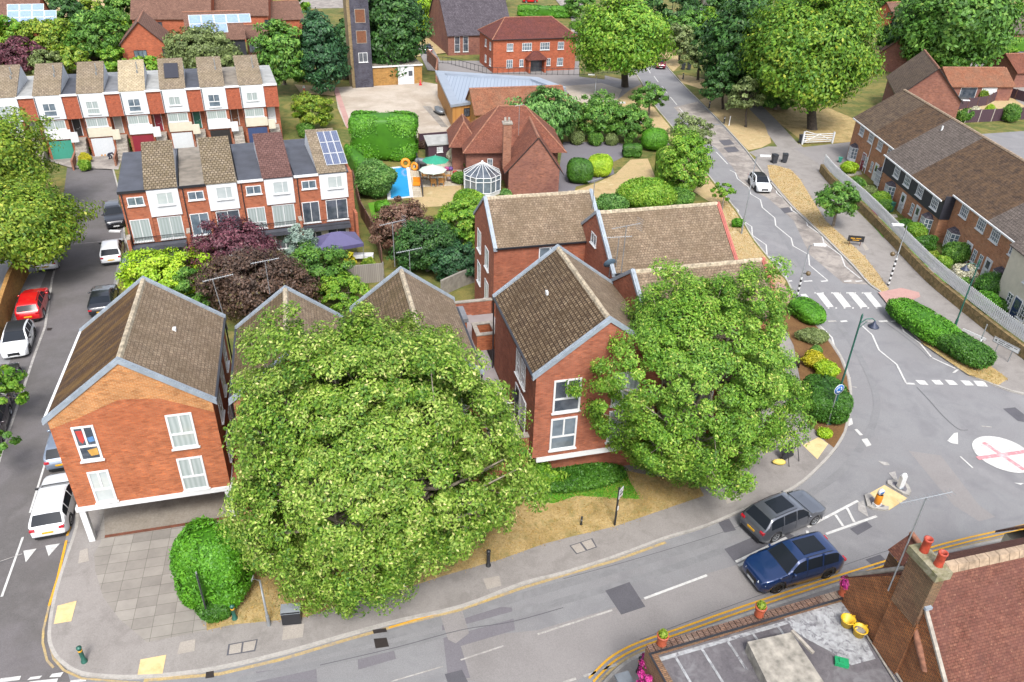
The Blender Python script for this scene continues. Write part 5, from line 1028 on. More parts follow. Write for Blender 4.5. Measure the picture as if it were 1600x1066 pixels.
MB().sheet(onroof([(1215, 955), (1250, 945), (1318, 935), (1352, 1000), (1368, 1030), (1330, 1040), (1300, 1020), (1262, 1000), (1240, 985)], Z2), Z2 + .018).make('white_coating_patch', MT['white_coating'], FB)
hx = onroof([(1168, 1003), (1236, 988), (1300, 1085), (1208, 1085)], Z2 + .55)
q = MB().prism(hx, Z2, Z2 + .55).make('roof_hatch', MT['weathered_concrete'], FB)
for pr_ in ([(1170, 1022), (1186, 1062)],): pass
MB().box(0, 1.1, -.06, .06, 0, .1).make('roof_batten', MT['stone_coping'], FB).matrix_basis = FBm.inverted() @ Matrix.Translation(G(1237, 987, Z2 + .56)) @ Matrix.Rotation(R(-62), 4, 'Z')
MB().box(-.25, .25, -.17, .17, 0, .16).box(-.1, .1, -.08, .08, .16, .2).make('green_roof_box', plain('green_plastic', '#1f9a62', .4)).matrix_basis = Matrix.Translation(G(1314, 1037, Z2 + .01)) @ Matrix.Rotation(R(-15), 4, 'Z')
tag(bpy.data.objects['green_roof_box'], 'small green plastic box on the patched flat roof', 'box')
# valley strip and tile-hung gable
zv = Z1 + .2
# gabled building with chimney
rL = G(1488, 882, 9.0); rR = G(1640, 849, 9.0); ra = math.atan2((rR - rL).y, (rR - rL).x)
GB = thing('gabled_shop', Vector((rL.x, rL.y, 0)), ra, 'gabled building with old clay roofs and a mossy chimney at the bottom right', 'building')
GBm = Matrix.Translation((rL.x, rL.y, 0)) @ Matrix.Rotation(ra, 4, 'Z'); GB.matrix_basis = GBm; GBi = GBm.inverted()
lp = lambda x, y, z: tuple(GBi @ G(x, y, z))
MB().xprism([(-5.0, 0), (-5.0, 3.85), (0, 8.85), (2.7, 5.7), (2.7, 0)], -1.5, 14).make('wall', MT['brick_weathered'], GB)
MB().xprism([(-5.0, 3.4), (-5.0, 3.88), (0, 8.88), (2.7, 5.73), (2.7, 3.4)], -1.56, -1.503).make('tile_hanging', MT['tile_hung_old'], GB)
MB().xprism([(-5.4, 3.6), (0, 9), (3.0, 5.5), (3.0, 5.38), (0, 8.88), (-5.4, 3.48)], -1.52, 14).make('roof', MT['roof_plain_old'], GB)
c = MB()
for i in range(33): c.xprism([(-.22, 8.82), (-.12, 9.1), (.12, 9.1), (.22, 8.82)], -1.2 + i * .45, -1.2 + i * .45 + .43)
c.make('ridge_tiles', MT['ridge_brown'], GB)
hp = [lp(1460, 905, 8.4), lp(1446, 940, 7.8), lp(1431, 975, 7.1), lp(1437, 1010, 6.55), lp(1447, 1048, 5.9)]
MB().tube(hp, [.09, .11, .15, .16, .16], 8).make('hip_tiles', MT['ridge_clay'], GB)
MB().add([(-1.6, -.9, 8.12), (-1.6, -5.4, 3.62), (-1.6, -5.4, 3.5), (-1.6, -.9, 8.0), (-1.48, -.9, 8.16), (-1.48, -5.4, 3.66)], [(0, 1, 2, 3), (0, 4, 5, 1)]).make('verge_board', MT['stone_coping'], GB)
MB().box(-.16, .12, -.14, .14, -.02, .1, Matrix.Translation((-1.5, -.85, 8.15))).make('lead_flashing', MT['lead_cap'], GB)
CC = GBi @ G(1454, 873, 9.95); cw, cd_ = .22, .62
Cm = Matrix.Translation((CC.x, CC.y, 0))
MB().box(-1.68, -1.502, CC.y - cd_ - .05, CC.y + cd_ + .05, 3.5, 7.3).add([(-1.68, CC.y - cd_ - .05, 7.3), (-1.68, CC.y + cd_ + .05, 7.3), (CC.x - cw, CC.y + cd_, 7.6), (CC.x - cw, CC.y - cd_, 7.6)], [(0, 1, 2, 3)]).make('chimney_breast', MT['tile_hung_old'], GB)
cs = MB().box(-cw, cw, -cd_, cd_, 7.2, 9.62, Cm).make('chimney', MT['brick_weathered'], GB)
MB().box(-cw - .1, cw + .1, -cd_ - .1, cd_ + .1, 9.623, 9.95, Cm).make('chimney_cap', MT['mossy_cement'], cs)
for x, y in ((.02, .36), (.06, -.3)):
    MB().lathe([(.16, -.05), (.145, .15), (.14, .5), (.16, .53), (.16, .6), (.12, .6), (.115, .2)], 18, Matrix.Translation((CC.x + x, CC.y + y, 9.95))).make('chimney_pot', plain('pot_clay', '#b8452c', .6, var=.25, scale=6), cs)
SG = thing('street_gable', GB.location.copy(), ra, 'small clay-tiled street gable left of the mossy chimney', 'gable wing'); SG.matrix_basis = GBm
g1, g2, g3, g4 = lp(1424, 833, 7.6), lp(1437, 850, 7.6), lp(1410, 886, 6.5), lp(1387, 859, 6.5)
far = [tuple(Vector(p) + Vector((1.0, .2, -1.5))) for p in (g1, g2)]
MB().add([g1, g2, g3, g4, far[0], far[1]], [(0, 3, 2, 1), (0, 1, 5, 4)]).make('roof', MT['roof_plain_old'], SG)
MB().tube([g1, g2], .11, 8).make('ridge_tiles', MT['ridge_clay'], SG)
dn = lambda p, z: (p[0], p[1], z)
u1, u2 = Vector(g4) * .86 + Vector(g1) * .14, Vector(g3) * .86 + Vector(g2) * .14
MB().add([u1 - Vector((0, 0, .25)), u2 - Vector((0, 0, .25)), dn(u2, 2), dn(u1, 2)], [(0, 1, 2, 3)]).add([u2 - Vector((0, 0, .25)), Vector(g2) - Vector((0, 0, .15)), dn(g2, 2), dn(u2, 2)], [(0, 1, 2, 3)]).make('wall', MT['brick_weathered'], SG)
MB().tube([lp(1327, 899, 5.93), lp(1412, 888, 8.6)], .09, 4).make('verge_board', MT['stone_coping'], SG)
RG = thing('street_gable', G(1602, 838, 5.0), ra, 'dark-tiled gable corner cut by the right edge above the clay roof', 'gable wing')
MB().box(-.1, 2.5, -.8, .8, -5, -.6).make('wall', MT['cream_panel'], RG); MB().xprism([(-1.1, -.65), (0, .7), (1.1, -.65), (1.1, -.8), (0, .55), (-1.1, -.8)], -.3, 2.5).make('roof', MT['roof_brown'], RG)
# valley boards and the two buckets
vb_ = MB(); va, vc = G(1320, 938, Z2 + .06), G(1415, 1090, Z2 + .06); dv = (vc - va).normalized(); nv_ = Vector((-dv.y, dv.x, 0))
for k_, w_ in ((0, .05), (.22, .06), (.75, .05)):
    a = va + nv_ * k_; b_ = vc + nv_ * k_; vb_.tube([a, b_], w_, 4)
tag(vb_.make('roof_valley_boards', MT['stone_coping']), 'weathered boards running along the valley beside the flat roof', 'boards')
for (x, y), lab in (((1322, 977), 'empty yellow bucket on the flat roof, the left one of two'), ((1341, 992), 'yellow bucket holding rubble on the flat roof, right of the empty one')):
    P = thing('bucket', G(x, y, Z2 + .02), R(20), lab, 'bucket', 'yellow buckets on the roof')
    MB().lathe([(0, .02), (.2, .02), (.27, .36), (.29, .37), (.29, .39), (.25, .39), (.18, .05), (0, .05)], 20).make('body', MT['yellow_plastic'], P)
    MB().tube([(-.28, 0, .38), (-.3, 0, .46), (-.2, 0, .5)], .02, 5).tube([(.28, 0, .38), (.3, 0, .46), (.2, 0, .5)], .02, 5).make('handle', MT['yellow_plastic'], P)
    if 'rubble' in lab: MB().ball((0, 0, .22), (.2, .2, .09), lump=.3).make('rubble', MT['concrete_plain'], P)
# rubble and pots on the parapet
def flowerpot(label, p, flower=None, h=.55):
    P = thing('flower_pot', p, 0, label, 'flower pot', 'terracotta pots on the parapet')
    MB().lathe([(.12, 0), (.2, .12), (.14, .24), (.2, .36), (.15, h - .08), (.24, h), (.24, h + .04), (.18, h + .04), (.17, h - .05), (0, h - .05)], 16).make('pot', MT['terracotta'], P)
    return P
POTS = [flowerpot('terracotta pot with small green plant at the left parapet corner', G(1033, 1008, Z1 + .55)), flowerpot('terracotta pot with a green tuft halfway along the parapet', G(1185, 963, Z1 + .55)), flowerpot('terracotta pot with a bright purple flower at the right parapet end', G(1316, 930, Z1 + .55))]
q = aerial('long rake aerial on a tall leaning mast beside the mossy chimney', 1447, 855, 7.0, 4.6, ang=14, L=2.0); q.location = GBm @ Vector((CC.x - .3, CC.y + .8, 7.5))
# ---------------------------------------------------------------- cars
PROF = {
 'suv': dict(top=[(0, .36), (.012, .50), (.05, .565), (.12, .60), (.25, .635), (.285, .65), (.41, .945), (.47, .99), (.6, 1), (.80, .985), (.87, .955), (.955, .66), (.985, .58), (1, .40)], ws=(.285, .41), rw=(.875, .955), side=(.335, .885), pil=(.50, .515, .69, .705)),
 'hatch': dict(top=[(0, .32), (.012, .46), (.05, .53), (.12, .58), (.23, .63), (.265, .65), (.42, .955), (.49, 1), (.62, 1), (.78, .97), (.85, .93), (.955, .64), (.985, .57), (1, .38)], ws=(.265, .42), rw=(.86, .955), side=(.32, .865), pil=(.52, .535, .73, .745)),
 'wagon': dict(top=[(0, .33), (.012, .48), (.05, .55), (.12, .60), (.27, .66), (.30, .68), (.44, .96), (.5, 1), (.62, 1), (.80, .965), (.89, .91), (.965, .66), (.985, .58), (1, .40)], ws=(.30, .44), rw=(.895, .965), side=(.35, .90), pil=(.53, .545, .72, .735)),
 'sport': dict(top=[(0, .32), (.012, .48), (.05, .57), (.12, .64), (.29, .71), (.33, .73), (.45, .97), (.52, 1), (.62, .99), (.74, .93), (.88, .78), (.95, .72), (.985, .66), (1, .42)], ws=(.33, .45), rw=(.72, .88), side=(.38, .72), pil=(.56, .575, .66, .668)),
}
def carpaint(name, col, metal=.3):
    if name in MT: return MT[name]
    m, t, b = newmat(name); b.inputs['Base Color'].default_value = hexc(col); b.inputs['Metallic'].default_value = metal; b.inputs['Roughness'].default_value = .32
    b.inputs['Coat Weight'].default_value = 1; b.inputs['Coat Roughness'].default_value = .04; return m
for n_, c_, mt_ in (('paint_blue', '#1a3a70', .35), ('paint_grey', '#757982', .6), ('paint_white', '#eceff2', .0), ('paint_red', '#d8141f', .1), ('paint_black', '#24262e', .35), ('paint_maroon', '#8a1f3c', .3), ('paint_navy', '#28324a', .4), ('paint_brown', '#4a4046', .4), ('paint_silverblue', '#8f9db0', .5)): carpaint(n_, c_, mt_)
m, t, b = newmat('car_glass'); b.inputs['Base Color'].default_value = (.012, .015, .02, 1); b.inputs['Roughness'].default_value = .08; b.inputs['Specular IOR Level'].default_value = .14
plain('tyre', '#26262a', .85, var=.1); plain('alloy', '#c3c6ca', .3, .6, var=.05); plain('alloy_dark', '#4a4b50', .35, .6, var=.05); plain('trim_black', '#1f2024', .5, var=.05)
plain('lamp_clear', '#dfe6ee', .1, .2, var=0, coat=1); plain('lamp_red', '#c01828', .15, var=0, coat=1); plain('plate_yellow', '#e8b020', .4, var=0); plain('plate_white', '#dcdedf', .4, var=0)
def lerp(pts, t):
    for (a, va), (b_, vb) in zip(pts, pts[1:]):
        if t <= b_: return va + (vb - va) * (t - a) / (b_ - a)
    return pts[-1][1]
def car(label, L, Wd, H, typ, paint, pos=None, head=None, wheels=None, side=1, roofm=None, rim='alloy', group='cars parked along the side street', name='parked_car', wb=.60, pano=False, zoff=0.0):
    pf = PROF[typ]; hw = Wd / 2 * .97; wr = H * .215 if typ == 'suv' else H * .225
    xf, xr = L * .195, L * .195 + L * wb
    if wheels:
        a, b_ = G(*wheels[0]), G(*wheels[1]); d = (a - b_).normalized(); nn = Vector((-d.y, d.x, 0)) * side
        mid = (a + b_) / 2 - nn * (hw - .1); c = mid + d * (L / 2 - (xf + xr) / 2) * -1 * -1
    else: c = G(*pos); d = (G(*head) - c).normalized()
    ang = math.atan2(d.y, d.x)
    P = thing(name, Vector((c.x, c.y, zoff)), ang, label, 'car', group)
    # local: x forward, front bumper at +L/2
    ts = sorted(set([0, .004, .012, .03, .05, .08, .12] + [i / 36 for i in range(1, 36)] + [.25, .97, .985, .996, 1] + list(pf['ws']) + list(pf['rw']) + list(pf['side']) + list(pf['pil'])))
    ts = [t_ for i, t_ in enumerate(ts) if i == 0 or t_ - ts[i - 1] > .0035]
    belt = .615 if typ in ('suv',) else .63
    if typ == 'sport': belt = .68
    rows = []
    for t_ in ts:
        zt = lerp(pf['top'], t_) * H; x = L / 2 - t_ * L
        e = 1 - max(0, (.13 - t_) / .13) ** 2.2 * .22 - max(0, (t_ - .88) / .12) ** 2.4 * .16; w_ = hw * e
        zb = .2 + max(0, (.06 - t_)) * 1.6 + max(0, t_ - .94) * 2.4; za = zb
        for wx_ in (xf, xr):
            q = (t_ * L - wx_) / (wr + .07)
            if abs(q) < 1: za = max(za, wr + math.sqrt(1 - q * q) * (wr + .07) * .96 - .0)
        zbel = min(belt * H, zt - .035); cab = max(0, zt - belt * H) / (H * (1 - belt)); wt = w_ * (1 - .23 * cab) if cab > 0 else w_ * .93
        zsh = min(zbel - .06, .5 * H); za = min(za, zsh - .02)
        zwt = zbel + (zt - zbel) * (.86 if cab > .05 else .5)
        wb_ = w_ * (.955 if cab > 0 else .96)
        half = [(w_ * .6, zb), (w_ * .93, max(zb, za * .999)), (w_, za + .03), (w_ * 1.0, (za + zsh) / 2), (w_ * .992, zsh), (wb_, zbel), (wt if cab > 0 else w_ * .86, zwt), (wt * .86 if cab > 0 else w_ * .66, zt - .012), (wt * .45, zt), (0, zt + .006)]
        rows.append((t_, x, half))
    n = 10; V = []
    for t_, x, half in rows:
        V += [(x, y, z) for y, z in half] + [(x, -y, z) for y, z in half[-2::-1]]
    K = 2 * n - 1; glass = {'windscreen': [], 'rear_window': [], 'left': [], 'right': []}; body = []; roof = []; nr = len(rows)
    for i in range(nr - 1):
        ta, tb_ = rows[i][0], rows[i + 1][0]; tm = (ta + tb_) / 2
        for j in range(K - 1):
            f = (i * K + j, (i + 1) * K + j, (i + 1) * K + j + 1, i * K + j + 1); jj = min(j, K - 2 - j)
            if pf['ws'][0] < tm < pf['ws'][1] and jj >= 7: glass['windscreen'].append(f)
            elif pf['rw'][0] < tm < pf['rw'][1] and jj >= 7: glass['rear_window'].append(f)
            elif jj == 5 and pf['side'][0] < tm < pf['side'][1] and not (pf['pil'][0] < tm < pf['pil'][1] or pf['pil'][2] < tm < pf['pil'][3]): glass['left' if j < n else 'right'].append(f)
            elif pf['ws'][1] < tm < pf['rw'][0] and jj >= 7: roof.append(f)
            elif jj == 1: body.append((f, 1))
            else: body.append((f, 0))
    def sub(fs, mats, nm, par, ids=None):
        used = sorted(set(k for f in fs for k in f)); mp = {k: i for i, k in enumerate(used)}
        mb = MB(); mb.v = [V[k] for k in used]; mb.f = [[mp[k] for k in f] for f in fs]; mb.m = ids or [0] * len(fs); mb.sm = [True] * len(fs)
        return mb.make(nm, mats, par)
    end = [(tuple(range(K)), 0), (tuple(range((nr - 1) * K, nr * K))[::-1], 0)]
    fs = body + end
    o = sub([f for f, _ in fs], [MT[paint], MT['trim_black']], 'body', P, [k for _, k in fs])
    sub(roof, [MT[roofm or paint]], 'roof', P)
    for k, nm in (('windscreen', 'windscreen'), ('rear_window', 'rear_window'), ('left', 'side_window'), ('right', 'side_window')): sub(glass[k], [MT['car_glass']], nm, P)
    if pano:
        z = H + .012; MB().box(L * (.5 - .76), L * (.5 - .5), -hw * .5, hw * .5, z - .03, z).make('glass_roof', MT['car_glass'], P)
    for s in (1, -1): MB().tube([(L * (.5 - .82), s * hw * .7, H * .985), (L * (.5 - .65), s * hw * .71, H + .025), (L * (.5 - .5), s * hw * .7, H)], .018, 5).make('roof_rail', MT['trim_black'], P) if typ in ('suv', 'wagon') else None
    for tt_ in (pf['ws'][0] + .035, (pf['pil'][0] + pf['pil'][1]) / 2, (pf['pil'][2] + pf['pil'][3]) / 2 + .03):
        i_ = min(range(nr), key=lambda q: abs(rows[q][0] - tt_)); hf = rows[i_][2]
        for s in (1, -1): MB().tube([(rows[i_][1], s * (hf[j][0] + .001), hf[j][1]) for j in (3, 4, 5)], .009, 4).make('door_gap', MT['trim_black'], P)
    i_ = min(range(nr), key=lambda q: abs(rows[q][0] - pf['ws'][0])); hf = rows[i_][2]
    MB().tube([(rows[i_][1], s_ * hf[j][0], hf[j][1] + .004) for s_, j in ((1, 6), (1, 7), (1, 8), (1, 9), (-1, 8), (-1, 7), (-1, 6))], .02, 4).make('wiper_cowl', MT['trim_black'], P)
    for xx in (xf, xr):
        for s in (1, -1):
            Mw = Matrix.Translation((L / 2 - xx, s * (hw - .12), wr)) @ Matrix.Rotation(R(90) * -s, 4, 'X')
            wl_ = MB().lathe([(wr * .62, -.1), (wr * .93, -.1), (wr, -.06), (wr, .07), (wr * .93, .105), (wr * .66, .11)], 24, Mw).make('wheel', MT['tyre'], P)
            r = MB().lathe([(0, .075), (wr * .14, .09), (wr * .16, .075)], 12, Mw)
            for k in range(5):
                a = R(72 * k + 10); c_, s_ = math.cos(a), math.sin(a); ww_ = wr * .1
                r.add([(c_ * wr * .1 - s_ * ww_, s_ * wr * .1 + c_ * ww_, .08), (c_ * wr * .1 + s_ * ww_, s_ * wr * .1 - c_ * ww_, .08), (c_ * wr * .64 + s_ * ww_ * 1.2, s_ * wr * .64 - c_ * ww_ * 1.2, .1), (c_ * wr * .64 - s_ * ww_ * 1.2, s_ * wr * .64 + c_ * ww_ * 1.2, .1)], [(0, 1, 2, 3)], Mw)
            r.lathe([(wr * .6, .08), (wr * .62, .112), (wr * .7, .112)], 24, Mw)
            r.make('rim', MT[rim], wl_); MB().lathe([(0, .03), (wr * .62, .03)], 20, Mw).make('brake_disc', MT['trim_black'], wl_)
    for s in (1, -1):
        hl = MB().add([(L / 2 - L * .012, s * hw * .5, H * .455), (L / 2 - L * .05, s * hw * .86, H * .47), (L / 2 - L * .1, s * hw * .93, H * .535), (L / 2 - L * .045, s * hw * .62, H * .535), (L / 2 + .0, s * hw * .5, H * .39), (L / 2 - L * .045, s * hw * .9, H * .4)], [(0, 1, 2, 3), (4, 5, 1, 0)]).make('headlight', MT['lamp_clear'], P)
        for v_ in hl.data.vertices: v_.co.x += .02; v_.co.y *= 1.02; v_.co.z += .012
        tl = MB().box(-L / 2 + .0, -L / 2 + L * .06, s * hw * .62, s * hw * .9, H * .50, H * .58).make('tail_light', MT['lamp_red'], P)
        mi = MB().ball((L * (.5 - (pf['ws'][0] + .055)), s * (hw + .07), H * (belt + .04)), (.06, .11, .07), .7, 10, 6).make('mirror', MT[paint if paint not in ('paint_white',) else 'trim_black'], P)
        MB().box(L * .02, L * .02 + .14, s * hw * 1.0, s * (hw + .012), belt * H - .1, belt * H - .07).make('door_handle', MT[paint], P)
    MB().box(L / 2 - L * .012, L / 2 + .01, -hw * .42, hw * .42, H * .25, H * .40).make('grille', MT['trim_black'], P)
    MB().box(L / 2 + .0, L / 2 + .02, -.26, .26, H * .21, H * .275).make('number_plate', MT['plate_white'], P)
    MB().box(-L / 2 - .02, -L / 2 + .02, -.26, .26, H * .36, H * .43).make('number_plate', MT['plate_yellow'], P)
    MB().box(-L / 2 - .005, -L / 2 + .05, -hw * .75, hw * .75, .2, H * .25).make('rear_bumper', MT['trim_black'], P)
    return P
car('dark blue estate-style SUV driving left along the bottom road', 4.95, 1.96, 1.72, 'suv', 'paint_blue', wheels=((1213.5, 925.3), (1291, 902.3)), side=1, rim='alloy_dark', group=None, name='suv_car', pano=True)
car('dark grey SUV with silver wheels driving right beside the blue SUV', 4.7, 1.93, 1.62, 'suv', 'paint_grey', wheels=((1268, 820.4), (1207.8, 846.3)), side=-1, group=None, name='suv_car', pano=True)
car('white hatchback with a black roof coming down the main road past the zigzag lines', 4.0, 1.75, 1.5, 'hatch', 'paint_white', wheels=((1181.4, 301), (1169, 286)), side=-1, roofm='trim_black', group=None, name='hatchback_car', rim='alloy_dark')
car('dark red car coming down the far end of the main road under the trees', 4.3, 1.85, 1.6, 'suv', 'paint_maroon', pos=(1030, 105), head=(1037, 117), group=None, name='hatchback_car')
car('white estate car parked beside the forecourt corner, nearest the give-way triangles', 4.65, 1.82, 1.4, 'hatch', 'paint_white', pos=(92, 796), head=(108, 735))
car('white hatchback parked behind the black SUV beside the garden-side town houses', 4.25, 1.8, 1.46, 'hatch', 'paint_white', pos=(178, 400), head=(181, 375))
car('black SUV with silver roof rails parked against the garden-side town house end wall', 4.5, 1.85, 1.65, 'suv', 'paint_black', pos=(181, 346), head=(184, 362))
car('white car half under the left trees on the far left bay', 4.4, 1.8, 1.45, 'hatch', 'paint_white', pos=(78, 410), head=(84, 385))
car('black sports car parked behind the forecourt block roof', 4.4, 1.85, 1.3, 'sport', 'paint_black', pos=(164, 476), head=(170, 448))
car('bright red estate car in the left parking bay', 4.5, 1.8, 1.48, 'wagon', 'paint_red', pos=(55, 484), head=(66, 452), rim='alloy')
car('white electric hatchback with a black roof below the red car', 3.95, 1.77, 1.5, 'hatch', 'paint_white', pos=(32, 541), head=(22, 572), roofm='trim_black', rim='alloy_dark')
car('black car under the low branches below the white electric hatchback', 4.5, 1.82, 1.45, 'wagon', 'paint_black', pos=(6, 610), head=(18, 570))
car('dark brown car cut by the left edge below the black one', 4.5, 1.82, 1.45, 'hatch', 'paint_brown', pos=(-12, 672), head=(-24, 712))
car('silver-blue car mostly behind the corner of the forecourt block', 4.3, 1.8, 1.45, 'hatch', 'paint_silverblue', pos=(108, 702), head=(122, 645))
car('dark estate car parked on the drive beside the church hall', 4.4, 1.8, 1.45, 'wagon', 'paint_navy', pos=(668, 82), head=(667, 74), group='cars far off')
car('small red car at the very top of the picture behind the clipped hedge', 4.0, 1.7, 1.45, 'hatch', 'paint_red', pos=(828, 4), head=(838, 4), group='cars far off')
car('dark blue SUV parked in the close at the right edge', 4.7, 1.9, 1.7, 'suv', 'paint_navy', pos=(1592, 97), head=(1575, 98), group='cars far off', zoff=.14)
V_ = thing('motorhome', G(1088, 33), R(-55), 'white motorhome parked among the trees at the top', 'motorhome')
MB().yprism([(-3, .5), (-3, 2.9), (1.6, 3.0), (2.2, 2.3), (3.0, 1.5), (3.1, .5)], -1.1, 1.1).make('body', MT['paint_white'], V_); MB().box(-2.6, -1.6, -.4, .4, 3.0, 3.05).box(.2, 1.0, -.4, .4, 3.0, 3.05).make('roof_hatch', MT['car_glass'], V_)
for x in (-1.9, 1.9):
    for y in (-1.0, 1.0): MB().lathe([(0, -.1), (.35, -.1), (.35, .1), (0, .1)], 14, Matrix.Translation((x, y, .35)) @ Matrix.Rotation(R(90), 4, 'X')).make('wheel', MT['tyre'], V_)
# ---------------------------------------------------------------- street furniture
plain('pole_green', '#2f6a5c', .45, .2, var=.1); plain('pole_grey', '#a9adb0', .45, .4, var=.1); plain('pole_black', '#2a2b2e', .5, var=.1); plain('sign_blue', '#1f6fc0', .4, var=0); plain('belisha', '#6d5a3a', .4, var=.1); plain('bin_black', '#3a3d44', .5, var=.1)
def post_to(px_b, px_t):
    """height of an upright whose foot and head are measured"""
    b0 = G(*px_b); d = RX * ((px_t[0] - 800) / FPX) - UY * ((px_t[1] - 533) / FPX) + _f
    k = math.hypot(b0.x, b0.y) / math.hypot(d.x, d.y); return CAMH + d.z * k
def lantern(px_b, px_t, ang, label):
    h = post_to(px_b, px_t); P = thing('street_lamp', G(*px_b), R(ang), label, 'street lamp', 'green heritage street lamps')
    MB().tube([(0, 0, 0), (0, 0, .9)], .1, 10).tube([(0, 0, .9), (0, 0, h)], [.065, .05], 10).lathe([(.13, 0), (.12, .25), (.1, .3)], 10).lathe([(.0, h + .15), (.06, h), (.07, h - .2)], 8).make('post', MT['pole_green'], P)
    MB().tube([(0, 0, h - .55), (.3, 0, h - .25), (.65, 0, h - .2), (.85, 0, h - .35)], .03, 6).tube([(0, 0, h - .9), (.4, 0, h - .4)], .02, 5).make('arm', MT['pole_green'], P)
    q = MB().lathe([(.0, h - .32), (.07, h - .4), (.1, h - .52), (.32, h - .72), (.33, h - .76), (.0, h - .74)], 16, Matrix.Translation((.85, 0, 0))).make('lamp_shade', plain('lamp_dark', '#3a4258', .4, .3), P)
    MB().ball((.85, 0, h - .78), (.17, .17, .09)).make('lamp_glass', MT['lamp_clear'], q)
lantern((1295, 665), (1328, 488), 0, 'green lamp post on the planted corner, standing by the blue roundabout sign'); lantern((1490, 515), (1532, 408), 180, 'green lamp post by the right-hand hedge bank and picket fence')
def street_lamp(px_b, px_t, ang, label, beacon=None, L=1.6, mat='pole_grey'):
    h = post_to(px_b, px_t); P = thing('street_lamp', G(*px_b), R(ang), label, 'street lamp', 'grey street lamps with flat heads')
    MB().tube([(0, 0, 0), (0, 0, h * .25)], .085, 8).tube([(0, 0, h * .25), (0, 0, h - .1), (.35, 0, h)], [.06, .045, .035], 8).make('post', MT[mat], P)
    MB().box(.3, .3 + L * .6, -.14, .14, h - .05, h + .06).make('lamp_head', MT['white_paint'], P)
    if beacon:
        hb = post_to(px_b, beacon)
        for k in range(int(hb / .45)): MB().tube([(0, 0, .3 + k * .45), (0, 0, .3 + k * .45 + .22)], .095, 8).make('white_band', MT['white_paint'], P)
        MB().tube([(0, 0, .1), (0, 0, hb - .3)], .088, 8).make('black_sleeve', MT['pole_black'], P)
        q = MB().tube([(0, 0, hb), (.45, 0, hb)], .04, 6).make('beacon_arm', MT['pole_black'], P); MB().ball((.45, 0, hb), (.2, .2, .2)).make('beacon_globe', MT['belisha'], q)
street_lamp((1243, 472), (1269, 383), 0, 'lamp column with striped sleeve and beacon at the left end of the zebra crossing', (1258, 428)); street_lamp((1387, 448), (1418, 352), 180, 'lamp column with striped sleeve and beacon at the right end of the zebra crossing', (1402, 397))
street_lamp((1158, 367), (1180, 243), 0, 'lamp column on the dry verge left of the zigzag lines'); street_lamp((929, 155), (931, 117), 180, 'lamp column beside the drill-yard car park under the big tree'); 
street_lamp((1485, 205), (1503, 157), 0, 'leaning lamp column behind the terrace, beyond the brown fence'); street_lamp((205, 405), (193, 362), 180, 'short lamp column at the end wall of the garden-side town houses')
street_lamp((455, 105), (452, 70), 0, 'thin lamp column at the right end of the road-side row'); street_lamp((421, 980), (404, 905), 180, 'plain grey column on the dry verge right of the conifer hedge', L=.01)
def signpost(px_b, h, label, build, name='road_sign', cat='sign', mat='pole_black', ang=0, group=None, r=.04):
    P = thing(name, G(*px_b), R(ang), label, cat, group); MB().tube([(0, 0, 0), (0, 0, h)], r, 8).make('post', MT[mat], P); build(P, h); return P
def blue_disc(P, h):
    Mx = Matrix.Translation((0, -.06, h - .32)) @ Matrix.Rotation(R(90), 4, 'X')
    q = MB().lathe([(0, 0), (.34, 0), (.34, .02), (0, .02)], 28, Mx).make('sign_face', MT['sign_blue'], P); a = MB(); MB().lathe([(.34, -.003), (.37, -.003), (.37, .024), (.34, .024)], 28, Mx).make('rim', MT['white_paint'], q)
    for k in range(3):
        for j in range(5):
            a0, a1 = R(120 * k + 14 * j), R(120 * k + 14 * (j + 1)); a.add([(.15 * math.cos(a0), .15 * math.sin(a0), .024), (.22 * math.cos(a0), .22 * math.sin(a0), .024), (.22 * math.cos(a1), .22 * math.sin(a1), .024), (.15 * math.cos(a1), .15 * math.sin(a1), .024)], [(0, 1, 2, 3)], Mx)
        a0 = R(120 * k - 4); a1 = R(120 * k - 26); a.add([(.1 * math.cos(a0), .1 * math.sin(a0), .024), (.27 * math.cos(a0), .27 * math.sin(a0), .024), (.185 * math.cos(a1), .185 * math.sin(a1), .024)], [(0, 1, 2)], Mx)
    a.make('arrows', MT['white_paint'], q)
sg = signpost((1292, 667), post_to((1292, 667), (1308, 600)), 'round blue roundabout sign with white arrows on the planted corner', blue_disc, mat='pole_grey', ang=22)
def striped(P, h):
    MB().box(-.04, .04, -.08, -.045, h * .45, h * .55).make('white_band', MT['white_paint'], P)
    q = MB().box(-.05, .35, -.07, -.04, h - .75, h - .1).make('sign_plate', MT['plate_white'], P); MB().box(-.03, .33, -.076, -.072, h - .5, h - .4).box(.02, .12, -.076, -.072, h - .3, h - .2).make('black_mark', MT['pole_black'], q); MB().box(.0, .3, -.076, -.072, h - .72, h - .66).make('red_mark', MT['lamp_red'], q)
signpost((960, 823), post_to((960, 823), (966, 762)), 'black post with a white plate on the verge between the two large maples', striped, ang=55, r=.06)
def villsign(P, h):
    MB().box(-.09, .09, -.09, .09, 0, .4).make('white_foot', MT['white_paint'], P); q = MB().box(-.5, .5, -.06, .06, h, h + .5).make('picture_panel', plain('panel_sky', '#7fc4e0', .4, var=.1), P)
    MB().box(-.45, .45, -.07, -.062, h + .28, h + .48).make('painted_orange', MT['orange_plastic'], q); MB().add([(-.5, 0, h + .5), (.5, 0, h + .5), (.2, 0, h + .72), (-.3, 0, h + .66)], [(0, 1, 2, 3)]).make('pink_top', plain('panel_pink', '#d76a8c', .4), P)
signpost((632, 918), 1.3, 'painted village sign on a short post under the large left maple', villsign, ang=12, r=.08)
def tallblack(P, h): MB().box(-.05, .4, -.03, .03, h - 2.0, h - .1).make('black_panel', MT['pole_black'], P)
